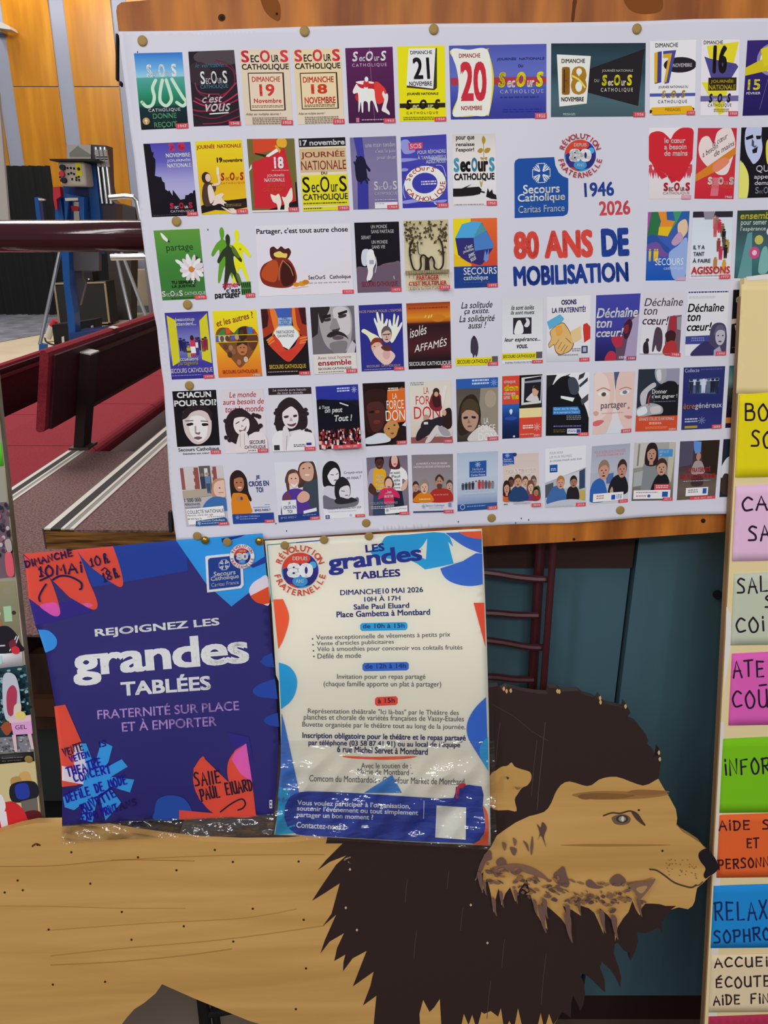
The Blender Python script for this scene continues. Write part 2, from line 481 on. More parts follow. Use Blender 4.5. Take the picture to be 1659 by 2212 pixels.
YW = 17.0
o = obj('floor', [(-12, -1.5, 0), (6, -1.5, 0), (6, YW, 0), (-12, YW, 0)], [(0, 1, 2, 3)],
        noise_mat('hall_floor', '54463a', '6a5a4c', 2.0, (1, 1, 1), 0.6, 8)); tag(o, kind='structure')
x0, x1 = atY(-700, 186, YW).x, 5.5
wall = MB().box((x0, YW, 0), (x1, YW + 0.2, 9)).build('wall_back', M_wallgrey); tag(wall, kind='structure')
zs = atY(70, 188, YW).z
edges = [atY(a, 186, YW).x for a in (29, 124, 160, 261)]
pw = (edges[1] - edges[0] + edges[3] - edges[2]) / 2; pitch = edges[2] - edges[0]
for k in range(-4, 9):
    xa = edges[0] + k * pitch
    MB().box((xa, YW - 0.03, 0.35), (xa + pw, YW, zs - 0.012)).build('wood_panel', M_wood, wall)
    MB().box((xa, YW - 0.03, zs + 0.012), (xa + pw, YW, 8.6)).build('wood_panel', M_wood, wall)
    spot('wall_washer', (xa + pw / 2, YW - 0.7, 6.5), (xa + pw / 2, YW - .05, 5.3), 90, 1.5, (1, 0.93, 0.85))
o = MB().box((x0, YW - 0.06, 0), (x1, YW, 0.2)).build('baseboard_back', M_dark); tag(o, kind='structure')

# stage floor and beige apron in front of it (flat coverings on the hall floor)
a, b, c, d = atZ(-160, 768, 0.02), atZ(140, 712, 0.02), atZ(260, 655, 0.02), atZ(-220, 655, 0.02)
o = MB().prism([a, b, c, d], (0, 0, -0.018)).build('stage_floor', M_concrete); tag(o, kind='structure')
q = [atZ(-200, 900, 0.01), atZ(560, 800, 0.01), atZ(420, 655, 0.01), atZ(255, 655, 0.01), atZ(140, 712, 0.01), atZ(-160, 768, 0.01)]
o = MB().prism(q, (0, 0, -0.009)).build('apron_floor', M_beige); tag(o, kind='structure')


def pxs(mb, s, Y, depth, mi=0):     # an upright piece at distance Y, its outline as seen, with real depth
    return mb.prism([atY(x, y, Y) for x, y in pts(s)], (0, depth, 0), mi)


# black stage curtain, hanging in folds
def curtain(name, pa, pb, ztop, zbot, n, amp):
    v = []; f = []
    for i in range(n + 1):
        p = pa.lerp(pb, i / n); y = amp * math.sin(i * 1.9) + amp * 0.5 * math.sin(i * 0.7)
        v += [(p.x, p.y + y, zbot), (p.x, p.y + y, ztop)]
    for i in range(n): f.append((2 * i, 2 * i + 2, 2 * i + 3, 2 * i + 1))
    return obj(name, v, f, M_black_cloth, smooth=True)


Yc = 15.6
pa, pb = atY(-200, 358, Yc), atY(107, 357, Yc)
o = curtain('stage_curtain', pa, pb, pa.z, 0.03, 60, 0.06)
tag(o, 'tall black stage curtain hanging left of the blue lift', 'curtain')
pa, pb = atY(96, 500, Yc + 0.3), atY(252, 500, Yc + 0.3)
o = curtain('stage_curtain', pa, pb, atY(150, 462, Yc).z, 0.03, 30, 0.05)
tag(o, 'low black curtain on the stage behind the loudspeaker cabinet', 'curtain')

# white screen edge at the far left
mb = MB(); pxs(mb, '-200,200 -3,200 19,478 22,500 -200,500', 9.0, 0.04)
o = mb.build('white_screen', mat('white_panel', 'd9d4cb', 0.7, k=0.9)); tag(o, 'white projection screen, only its slanting edge in view at far left', 'screen')
zz = atY(0, 500, 9.0).z
MB().tube([(atY(-150, 500, 9.0).x, 9.02, 0.0), (atY(-150, 500, 9.0).x, 9.02, zz)], 0.02).build('screen_leg', M_steel, o)

# wall lamp bracket top left
t = thing('wall_lamp', atY(6, 62, YW - 0.3), 'small pale lamp bracket high on the far wall', 'lamp')
mb = MB(); pxs(mb, '-20,46 4,48 20,56 24,64 -20,58', YW - 0.4, 0.3); mb.build('lamp_head', M_alu, t)
mb = MB(); pxs(mb, '-20,58 2,62 2,68 -20,66', YW - 0.3, 0.3); mb.build('bracket', M_steel, t)

# ================================================================ blue material lift
YL = atZ(90, 763, 0.02).y + 0.5
zf = 0.0
t = thing('material_lift', Vector((atY(170, 700, YL).x, YL, 0.02)), 'blue hydraulic lift with silver mast and control box, on the stage', 'lift')
mb = MB()
pxs(mb, '143,313 196,313 196,345 145,345', YL, 0.25); mb.build('mast_head', M_steel, t)
mb = MB(); pxs(mb, '150,330 168,315 196,334 196,338 150,338', YL - 0.012, 0.01); mb.build('mast_plate', mat('darker_steel', '6d7069', 0.4, 0.6), t)  # plate in a darker grey steel than the mast head
mb = MB(); pxs(mb, '192,312 228,314 232,400 238,430 250,440 250,548 206,548', YL + 0.02, 0.28); mb.build('mast', mat('grey_mast', '3d3b48', 0.35, 0.4), t)
for k, xx in enumerate((207, 217, 226)):
    MB().tube([atY(xx, 318, YL - 0.01), atY(xx + 14, 440, YL - 0.01)], 0.022).build('mast_rail', M_steel, t)
for xx in (204, 213, 222):
    mb = MB()
    for k in range(7):
        p = atY(xx + 6 + k * 0.8, 327 + k * 5, YL - 0.03); mb.box((p.x - .02, p.y - .02, p.z - .02), (p.x + .02, p.y + .02, p.z + .02))
    mb.build('chain', M_steel, t)
mb = MB(); pxs(mb, '106,343 204,343 206,348 108,347', YL - 0.36, 0.4); mb.build('box_lid', M_dark, t)
a, b = atY(124, 349, YL - 0.3), atY(188, 402, YL - 0.3)
bx = MB().rbox((a.x, YL - 0.3, b.z), (b.x, YL - 0.02, a.z), 0.03).build('control_box', mat('cream_enamel', 'd0c8bd', 0.5, k=0.9), t, True)
for (x, y, m) in ((137, 362, M_dark), (140, 390, M_dark), (136, 376, M_red)):
    p = atY(x, y, YL - 0.3); MB().tube([p, p - Vector((0, 0.05, 0))], 0.034, 14).build('knob', m, bx)
a, b = atY(162, 352, YL - 0.3), atY(178, 380, YL - 0.3)
st = MB().box((a.x, YL - 0.304, b.z), (b.x, YL - 0.3, a.z)).build('warning_sticker', mat('yellow_sticker', 'e0d81c', 0.5, k=1.0), bx)
p = atY(170, 365, YL - 0.306); MB().tube([p, p - Vector((0, 0.003, 0))], 0.02, 10).build('emblem', M_dark, st)
mb = MB()
for (x, y) in ((146, 363), (153, 363), (160, 364), (148, 376), (154, 374), (160, 376), (156, 387), (165, 384), (170, 382), (165, 389), (171, 389), (130, 383), (132, 390)):
    p = atY(x, y, YL - 0.303); MB().box((p.x - .012, p.y - .003, p.z - .012), (p.x + .012, p.y, p.z + .012)).build('switch_marking', M_dark, bx)
mb = MB(); pxs(mb, '136,402 215,388 222,480 226,548 140,548', YL + 0.01, 0.2); mb.build('column', mat('dark_blue_enamel', '123a78', 0.35, k=0.9), t)
mb = MB(); pxs(mb, '186,350 206,350 218,480 226,548 204,548', YL - 0.02, 0.05); mb.build('column_edge', M_blue, t)
mb = MB(); pxs(mb, '74,427 82,425 88,478 92,500 82,500', YL - 0.2, 0.12)
pxs(mb, '118,425 130,425 139,480 142,500 120,500', YL - 0.2, 0.12); mb.build('fork_arm', M_blue, t)
mb = MB(); pxs(mb, '82,428 96,430 96,433 84,433', YL - 0.22, 0.05); mb.build('arm_pin', M_alu, t)
mb = MB(); pxs(mb, '138,418 182,426 182,480 176,500 170,434 148,430 144,480 140,480', YL - 0.22, 0.12); mb.build('fork_arm', M_blue, t)
mb = MB(); pxs(mb, '140,428 168,427 168,433 141,434', YL - 0.25, 0.03); mb.build('arm_pin', M_alu, t)
mb = MB(); pxs(mb, '114,404 129,403 131,424 122,430 124,452 119,452 115,430', YL - 0.27, 0.1); mb.build('locking_handle', M_red, t)
mb = MB(); pxs(mb, '158,435 170,436 172,480 160,478', YL - 0.12, 0.05); mb.build('hydraulic_ram', M_steel, t)
mb = MB(); pxs(mb, '152,444 172,446 168,456 156,456', YL - 0.14, 0.05); mb.build('pump', M_red, t)
mb = MB(); pxs(mb, '129,500 147,500 151,620 160,675 164,740 150,744 145,680 136,600', YL - 0.25, 0.2); mb.build('front_leg', M_blue, t)
mb = MB(); pxs(mb, '150,540 170,540 178,600 184,612 172,660 158,650', YL + 0.05, 0.08); mb.build('brace', mat('grey_brace', '4c4a56', 0.4, 0.3), t)
for s in ('129,545 86,745', '250,548 283,692', '262,545 316,685'):
    a, b = pts(s); MB().tube([atY(a[0], a[1], YL - 0.1), atY(b[0], b[1], YL - 0.5)], 0.024).build('outrigger', M_steel, t)
mb = MB(); pxs(mb, '84,743 97,745 97,764 84,762', YL - 0.55, 0.1); mb.build('outrigger_foot', M_blue, t)
mb = MB(); pxs(mb, '150,720 330,700 330,724 150,752', YL - 0.3, 0.6); mb.build('base_frame', mat('dark_blue_enamel'), t)
mb = MB(); pxs(mb, '150,540 214,540 214,585 160,585', YL - 0.1, 0.1); mb.build('drive_motor', mat('motor_grey', '4a4a50', 0.5), t)

# loudspeaker and boxes by the lift
YF = atZ(280, 690, 0.02).y
YC = atZ(160, 746, 0.01).y
ya = atZ(182, 702, 0.02).y
t = thing('guitar_amplifier', Vector((atY(175, 700, ya).x, ya, 0.02)), 'black loudspeaker cabinet with beige piping behind the blue lift leg', 'speaker')
mb = MB(); pxs(mb, '115,611 228,608 238,699 128,705', ya, 0.45); mb.build('cabinet', M_dark, t)
mb = MB(); pxs(mb, '120,616 224,613 233,694 131,700', ya - 0.012, 0.012); mb.build('grille_cloth', mat('grille', '1c1a1a', 0.9, k=1.0), t)
mb = MB()
for s in ('115,611 228,608 228,612 115,615', '224,611 228,610 238,699 234,699', '115,612 119,614 131,704 127,705', '127,701 238,695 238,699 128,705'): pxs(mb, s, ya - 0.02, 0.02)
mb.build('piping', mat('beige_piping', '7a6c52', 0.6), t)
mb = MB(); pxs(mb, '165,588 199,587 201,607 167,608', ya, 0.3); o = mb.build('amplifier_head', M_dark); tag(o, 'small black amplifier head on top of the loudspeaker cabinet', 'amplifier')
mb = MB()
for x in (171, 174, 177, 192):
    p = atY(x, 603, ya - 0.01); MB().box((p.x - .012, ya - .02, p.z - .012), (p.x + .012, ya, p.z + .012)).build('indicator_light', M_alu, o)
mb = MB(); pxs(mb, '112,702 165,696 205,690 205,740 118,748', YC, 0.3); o = mb.build('equipment_case', M_dark); tag(o, 'black equipment case at the foot of the blue lift', 'case')
for s in ('133,728 138,726 139,744 134,745', '196,704 201,703 203,718 198,719'): mb = MB(); pxs(mb, s, YC - .02, 0.02); mb.build('latch', M_alu, o)
Vb = atZ(103, 730, 0.07); Vm = atY(113, 705, Vb.y); Vc = atY(120, 692, Vb.y)
t = thing('spray_bottle', atZ(110, 722, 0.02), 'pale bottle with a red cap lying beside the black case', 'bottle')
MB().tube([Vb, Vm], [0.05, 0.055]).build('bottle_body', M_alu, t)
MB().tube([Vm, Vc], [0.05, 0.045]).build('cap', M_red, t)
mb = MB(); mb.tube([atZ(x, y, 0.02) for x, y in spline(pts('97,730 100,738 112,744 124,746 140,750 160,752'), 5, False)], 0.012, 6)
o = mb.build('power_cable', M_dark); tag(o, 'thin black cable looping in front of the black case', 'cable')
mb = MB(); mb.tube([atZ(x, y, 0.04) for x, y in spline(pts('-40,672 20,668 60,676 116,674'), 5, False)], 0.015, 6)
o = mb.build('stage_cable', M_dark); tag(o, 'black cable lying across the grey stage floor', 'cable')
mb = MB(); pxs(mb, '226,432 292,450 294,482 284,545 282,690 240,690', YF, 0.4); o = mb.build('flight_case', mat('dark_brown_panel', '2a2422', 0.7, k=1.0)); tag(o, 'dark brown crate standing right of the lift mast', 'crate')
mb = MB(); pxs(mb, '262,584 460,580 460,668 262,668', 16.2, 0.6); o = mb.build('stage_platform', M_beige); tag(o, 'low pale platform along the far wall beside the steel handrail', 'platform')
MB().box((atY(268, 660, 16.2).x, 16.12, 0), (atY(440, 660, 16.2).x, 16.2, atY(300, 660, 16.2).z)).build('kick_board', M_concrete, o)
mb = MB(); mb.tube([atY(x, y, 9.0) for x, y in ((236, 427), (270, 424), (288, 426), (296, 434), (308, 500), (316, 560))], 0.028, 10)
mb.tube([atY(240, 556, 9.0), atY(330, 554, 9.0)], 0.035, 10)
mb.tube([atY(316, 556, 9.0), Vector((atY(316, 556, 9.0).x, 9.0, 0.0))], 0.028, 10)
o = mb.build('handrail', M_steel); tag(o, 'bright steel handrail between the lift and the banner', 'handrail')

# ================================================================ bleachers
Z1, Z2, Z3 = 0.86, 0.66, 0.55
A = atZ(95, 1145, Z1); B = atZ(357, 925, Z1)
D = (B - A); D.z = 0; D.normalize(); Ex = Vector((D.y, -D.x, 0)); UP = Vector((0, 0, 1))
M_carpet = noise_mat('mauve_carpet', '63484a', '8c6e68', 160, (1, 1, 1), 0.95, 6, 0.38, 0.62, 0.1, k=1.2)
M_ply = noise_mat('plywood_edge', '3a2412', '9a6a30', 3.0, (3, 3, 60), 0.5, 5, 0.35, 0.65)
M_brown = noise_mat('dark_brown_wood', '24140e', '4a2c1e', 4, (4, 4, 1), 0.55, 5, k=1.0)
M_strip = mat('black_grip', '3a3636', 0.85, k=1.0)
M_grip2 = mat('grey_grip', '9a968e', 0.7, k=1.0)


def nosing(parent, o, length, wid, thick):
    for a, b, m, dz, nm in ((0, .22, M_alu, .004, 'nosing'), (.22, .56, M_strip, .003, 'grip_strip'), (.56, .68, M_alu, .004, 'nosing'),
                            (.68, .86, M_grip2, .003, 'grip_strip'), (.86, 1, M_alu, .004, 'nosing')):
        MB().obox(o + Ex * wid * a, Ex * wid * (b - a), D * length, UP * dz).build(nm, m, parent)
    MB().obox(o - Ex * 0.004 - UP * thick, Ex * 0.004, D * length, UP * (thick + .004)).build('nosing_lip', mat('dark_lip', '4a443e', 0.5, 0.3), parent)


t = thing('bleacher_step', A - UP * 0.045, 'upper carpeted bleacher step whose wooden end shows beside the banner', 'step')
MB().obox(A - UP * 0.05, Ex * 1.2, D * 5.0, UP * 0.045).build('tread_board', M_ply, t)
MB().obox(A - UP * 0.005 + Ex * 0.075, Ex * 1.125, D * 5.0, UP * 0.006).build('carpet', M_carpet, t)
nosing(t, A.copy(), 5.0, 0.075, 0.05)
MB().obox(A + D * 0.6 - UP * 0.86 + Ex * 0.15, Ex * 0.06, D * 0.06, UP * 0.81).build('support_post', M_dark, t)
MB().obox(A + D * 0.06 - UP * 0.2 + Ex * 0.02, Ex * 0.02, D * 4.9, UP * 0.15).build('riser', M_carpet, t)

C2 = atZ(147, 975, Z2); near = atZ(60, 1372, Z2)
ln = (C2 - near).dot(D); O2 = C2 - D * ln
Wd = (A - C2).dot(Ex)
t = thing('bleacher_step', O2 - UP * 0.04, 'lower carpeted bleacher step beside the red bench', 'step')
MB().obox(O2 - UP * 0.05, Ex * (Wd + .0), D * ln, UP * 0.045).build('tread_board', M_brown, t)  # dark brown stands in for the shade on this board's near end
MB().obox(O2 - UP * 0.005 + Ex * 0.075, Ex * (Wd - .035), D * ln, UP * 0.006).build('carpet', M_carpet, t)
nosing(t, O2.copy(), ln, 0.075, 0.05)
zlo = atY(100, 1570, O2.y).z
MB().obox(O2 - UP * (Z2 - zlo) - Ex * 0.1, Ex * (Wd + .3), D * 0.03, UP * (Z2 - zlo - 0.05)).build('front_panel', M_brown, t)
MB().obox(O2 - UP * (Z2 - zlo) + UP * 0.05 - D * 0.02 - Ex * 0.1, Ex * (Wd + .3), D * 0.02, UP * 0.05).build('rail', mat('brown_rail', '4a2a16', 0.5), t)
MB().obox(O2 + D * 0.8 - UP * Z2 + Ex * 0.1, Ex * 0.06, D * 0.06, UP * (Z2 - 0.05)).build('support_post', M_dark, t)
# far floor level of the walkway beyond the lower step
o = MB().obox(C2 + D * 0.02 - UP * 0.16, Ex * (Wd + .02), D * 5, UP * 0.03).build('bleacher_walkway', mat('dark_carpet', '3a2a2a', 0.95)); tag(o, 'dark carpeted walkway beyond the lower step', 'step')
MB().obox(C2 + D * 0.3 - UP * Z2 + Ex * 0.1, Ex * 0.06, D * 0.06, UP * (Z2 - 0.16)).build('support_post', M_dark, o)

M_seat = noise_mat('red_upholstery', '8e2c38', 'a83c46', 220, (1, 1, 1), 0.9, 3, spec=0.15, k=0.88)
M_seatdk = noise_mat('maroon_back', '3c1018', '481620', 60, (1, 1, 1), 0.6, 3, spec=0.3, k=1.0)


def bench(label, near0, length, zseat, depth, sh, s0, s1, posts, ncush=7):
    """near0: rear edge of the seat at its near end; seats face left; sh shifts the measured backrest"""
    t = thing('bleacher_bench', near0.copy(), label, 'bench', 'red upholstered bleacher benches')
    R3 = 0.05; n = 5; cl = length / ncush
    for k in range(ncush):
        o0 = near0 + D * (k * cl)
        prof = []
        for j in range(n + 1):      # rounded rear edge, then flat top, rounded front
            a = math.pi / 2 * j / n; prof.append((-R3 + R3 * math.cos(a), zseat - R3 + R3 * math.sin(a)))
        for j in range(n + 1):
            a = math.pi / 2 * (1 + j / n); prof.append((-depth + R3 + R3 * math.cos(a), zseat - R3 + R3 * math.sin(a)))
        prof += [(-depth, zseat - 0.14), (0, zseat - 0.14)]
        MB().prism([o0 + D * 0.004 + Ex * x + UP * (z - o0.z) for x, z in prof], D * (cl - 0.008)).build('seat_cushion', M_seat, t)
    MB().obox(near0 + Ex * (-depth) + UP * (0.02 - near0.z), Ex * (depth - .08), D * length, UP * (zseat - 0.17)).build('seat_base', M_dark, t)
    up = (TOP - BOT); hgt = up.length; up = up.normalized(); bk = (Ex - up * Ex.dot(up)).normalized()   # the backrest leans away from the sitter
    o0 = BOT + sh + D * s0; th = 0.034; L1 = s1 - s0
    rd = [(0, .02), (.006, .006), (.02, 0), (th - .012, 0), (th - .003, .004), (th, .012)]
    q = [(-x, y) for x, y in rd] + [(-x, hgt - y) for x, y in rd[::-1]]
    MB().prism([o0 + bk * x + up * y for x, y in q], D * L1).build('backrest', M_seat, t)
    MB().obox(o0 + D * 0.035 + up * .012 - bk * .004, bk * .016, D * (L1 - .07), up * (hgt - .03)).build('back_shell', M_seatdk, t)
    for y in (hgt - .065, .02):
        MB().obox(o0 + D * 0.42 + up * y + bk * .012, bk * 0.02, D * (L1 - .42), up * 0.018).build('back_rail', mat('maroon_gloss', '3a1016', 0.25), t)
    for s in (.72, 1.7):
        MB().obox(o0 + D * s - bk * 0.030 + up * hgt, bk * 0.03, D * 0.06, up * 0.003).build('seat_number_plate', M_alu, t)
    for q in posts:
        a = BOT + sh + D * q + bk * .012; f = (a.z - (Z2 + sh.z)) / up.z; a = a - up * f
        MB().obox(a, bk * 0.042, D * 0.09, up * (f + hgt - .045)).build('post', mat('dark_maroon_post', '24100f', 0.5, k=1.0), t)
        MB().obox(a + up * (f + hgt - .045) - D * .003, bk * 0.046, D * 0.096, up * 0.006).build('post_cap', M_alu, t)
        MB().obox(a - D * .01 - Ex * .015 + UP * .001, Ex * 0.085, D * 0.11, UP * 0.01).build('foot_plate', mat('dark_lip'), t)
    return t


nr = atZ(278, 915, Z3); nr = nr - D * (nr.dot(D) - O2.dot(D) - 0.1)
PF = atZ(179, 972, Z2)
BOT, TOP = atY(157, 902, PF.y), atY(168, 738, PF.y)
s0 = 0.0
for k in range(300):        # where the near end of the backrest comes into view
    r = TOP - D * (k * 0.01) - Ex * .045 - CAM
    if W / 2 + FPX * r.x / (r.y * cp - r.z * sp) < 82: s0 = -k * 0.01; break
bench('red upholstered bleacher bench nearest the banner, its dark backrest on a post', nr, 7.0, Z3, 0.62, Vector((0, 0, 0)), s0, 5.0, (0.0, 2.4))
dn = -Ex * 0.98 - UP * 0.30
bench('red upholstered bleacher bench in the row below, at the left picture edge', nr + dn, 7.0, Z3 - 0.30, 0.62, dn, -1.3, 5.0, (2.4,))

# maroon guard rail that the boards lean on
pa, pb = atY(-1200, 510, 1.62), atY(1700, 520, 1.62); pb.z = pa.z
mm = mat('maroon_lacquer', '40101a', 0.12, k=1.0, coat=0.35, spec=0.5, bump=(14, 0.08))
t = thing('guard_rail', Vector((pa.x, 1.62, 0)), 'thick glossy maroon guard rail tube running behind the banner', 'railing')
MB().tube([pa, pb], 0.03, 24).build('top_rail', mm, t, True)
for x in (-2.3, 1.5):
    MB().tube([(x, 1.62, 0), (x, 1.62, pa.z)], 0.022).build('post', mm, t)

# ================================================================ cabinets behind the boards
M_teal = noise_mat('teal_enamel', '415f6b', '496a77', 5, (1, 1, 0.3), 0.5, 4, k=1.0)
YCB = 1.10
t = thing('metal_cabinet', Vector((atY(1345, 1370, YCB).x, YCB, 0)), 'teal metal cupboard behind the lion with two tall doors', 'cabinet')
xl, xs, xr = atY(900, 1370, YCB).x, atY(1347, 1370, YCB).x, atY(1780, 1370, YCB).x
zt, zb = atY(1300, 1120, YCB).z, atY(1300, 2138, YCB).z
MB().box((xl, YCB + .02, zb - .01), (xr, YCB + .4, zt)).build('carcass', M_dark, t)
zband = atY(1200, 1222, YCB).z
MB().box((xl, YCB, zb), (xs - .002, YCB + .02, zband)).build('door', M_teal, t)
dr = MB().box((xs + .002, YCB - .012, zb), (xr, YCB + .02, zt)).build('door', M_teal, t)
p = atY(1549, 1283, YCB - .02); MB().tube([p, p - Vector((0, .006, 0))], 0.007, 12).build('lock', M_dark, dr)
MB().box((xl, YCB - .008, zband), (xs - .002, YCB + .02, zt)).build('top_rail', mat('dark_red_wood', '32160f', 0.6, k=1.0), t)
MB().box((xl, YCB - .016, zt - .028), (xs - .002, YCB - .008, zt - .005)).build('rail_strip', M_brown, t)
MB().box((xl + .02, YCB + .05, 0), (xr, YCB + .38, zb - .01)).build('plinth', mat('dark_red_plinth', '28100e', 0.7, k=1.0), t)

ys = O2.y + 0.06
za = zlo
t = thing('low_cabinet', Vector((-.6, ys, 0)), 'dark slate low cupboard in shade under the bleacher step', 'cabinet')
MB().box((-1.3, ys, 0.12), (0.25, ys + .4, za)).build('carcass', mat('slate_enamel', '2c3534', 0.6, k=1.2), t)
MB().box((-1.28, ys + .05, 0), (0.23, ys + .38, 0.12)).build('plinth', M_dark, t)

# red metal ladder in front of the teal cupboard
mr = mat('dark_red_metal', '4a1e26', 0.35, k=1.0)
YR = 1.04
t = thing('metal_ladder', Vector((atY(1150, 1400, YR).x, YR, 0)), 'narrow dark red metal ladder rack before the teal cupboard', 'rack')


def vtube(xa, ya, xb, yb, r, Y, name):
    a, b = atY(xa, ya, Y), atY(xb, yb, Y); s = (b - a) / (a.z - b.z); a = a - s * 0.06; b = b + s * (b.z)
    MB().tube([a, b], r).build(name, mr, t)


vtube(1196, 1172, 1174, 1480, 0.0055, YR, 'upright')
vtube(1167, 1180, 1150, 1480, 0.008, YR + .03, 'upright')
vtube(900, 1180, 900, 1480, 0.008, YR + .03, 'upright')
for s in ('1194,1251 1160,1251 1110,1246 1060,1238 960,1230 900,1236', '1162,1329 1110,1328 1062,1324 960,1322 900,1324',
          '1182,1398 1140,1397 1062,1384 960,1378 900,1384', '1152,1468 1110,1467 1066,1462 960,1458 900,1462'):
    MB().tube([atY(x, y, YR + .012) for x, y in spline(pts(s), 4, False)], 0.0055, 8).build('rung', mr, t)

# tube legs of something standing behind the lion, seen under its belly
t = thing('stool_frame', atZ(445, 2200, 0.0) + Vector((0, .05, 0)), 'dark tubular stool legs seen under the lion belly', 'stool')
mb = MB(); a = atZ(446, 2235, 0.0); b = Vector((a.x - .015, a.y + .05, .42)); mb.tube([a, b], 0.012); a2 = a + Vector((.02, .012, 0)); mb.tube([a2, b + Vector((.018, 0, 0))], 0.008)
mb.build('leg', M_dark, t)
c = a + Vector((.22, .05, 0)); MB().tube([c, Vector((c.x + .01, c.y, .42))], 0.012).build('leg', M_dark, t)
MB().tube([a.lerp(b, .12), c + Vector((0, 0, .05))], 0.009).build('stretcher', M_dark, t)
MB().rbox((a.x - .04, a.y + .02, .42), (c.x + .04, a.y + .36, .45), 0.012).build('seat', M_brown, t)

# ================================================================ the display board and the banner
M_board = noise_mat('stained_pine', '743a0e', 'b46c22', 2.2, (12, 12, 0.5), 0.5, 6, 0.33, 0.68, 0.3, 1.45, c3='94541a', bump=0.1)
BT = BN * -0.018
S_board = Surf(0.0)
ol = pts('262,5 300,2 800,-60 1900,-90 1900,1122 1577,1148 1361,1163 1053,1180 388,1203 386,1172 378,1040 364,835 352,784 342,675 332,628 322,557 312,480 298,340 288,278 276,190 262,120 251,24 253,12')
ol = [(x, y) for x, y in ol]
t = thing('display_board', S_board.at(377, 1190), 'leaning stained pine board carrying the banner', 'board')
bpanel = MB().prism([S_board.at(x, y) for x, y in ol], BT).build('panel', M_board, t)
for x, y, q, c in ((479, 38, 8, '3a2010'), (1519, 1125, 5, '2a140a'), (1240, 1165, 3, '2a140a'), (598, 30, 3, '2a140a')):
    kk = Ink(S_board, h0=.0003); kk.E(x, y, q, q, c); kk.E(x + 1, y + 1, q * .5, q * .5, '1a0e08'); kk.build('bolt_hole', bpanel, 'dark drilled hole in the pine', PAINT)
for s, cl in (('1238,0 1246,0 1243,20 1240,44 1234,44 1236,20', '5a2e10'), ('560,-30 600,0 606,36 596,44 570,20', '7a4418'), ('1350,-20 1420,-20 1430,20 1390,30 1356,16', '7a4218')):
    kk = Ink(S_board, h0=.0003); kk.S(s, cl); kk.build('wood_knot', bpanel, None, PAINT)
mb = MB()
for s in ((254, 78, 258, 176), (262, 180, 266, 188)):
    mb.obox(S_board.at(s[0], s[3], -.004), S_board.at(s[2], s[3], -.004) - S_board.at(s[0], s[3], -.004), S_board.at(s[0], s[1], -.004) - S_board.at(s[0], s[3], -.004), BN * .008)
mb.build('edge_bracket', M_dark, t)
mb = MB(); mb.obox(S_board.at(369, 1146, -.01), S_board.at(376, 1146, -.01) - S_board.at(369, 1146, -.01), S_board.at(367, 1102, -.01) - S_board.at(369, 1146, -.01), BN * .012)
mb.build('edge_clip', M_dark, t)
for x in (700, 1640):       # legs carry the board down to the floor
    a = S_board.at(x, 1100, -.03); f = -a.z / BV.z; MB().obox(a, BU * .045, BV * f * .985, BN * -.03).build('leg', M_board, t)

S_ban = Surf(lambda x, y: 0.0035 + 0.0022 * math.sin(x / 150.0 + 0.6) * math.sin(y / 260.0 + 0.3) + 0.0012 * math.sin(x / 61.0 + y / 190.0)
             + 0.006 * max(0, (y - 1080) / 90.0) ** 2 * (0.4 + 0.6 * math.sin(x / 120.0 + 1.0) ** 2) + 0.004 * max(0, 1 - (x - 256 - (y - 68) * .115) / 24.0) * (0.5 + 0.5 * math.sin(y / 90.0)), True)
M_paper = mat('white_banner_vinyl', 'cac9d4', 0.55, spec=0.15)
t_ban = sheet('banner', S_ban, pts('256,68 420,66 560,61 650,58 800,54 940,51 1200,49 1380,46 1500,41 1659,39 1780,37 1780,1100 1700,1104 1580,1110 1480,1112 1380,1118 1300,1125 '
    '1230,1130 1175,1131 1100,1133 1048,1136 960,1140 830,1148 700,1157 571,1166 480,1168 381,1167 372,1102 366,1040 359,923 354,834 347,784 339,708 332,675 325,628 314,557 304,480 299,425 290,340 281,278 274,215 264,140'),
    M_paper, maxlen=15)
tag(t_ban, 'large white banner of small campaign posters pinned on the pine board', 'banner')


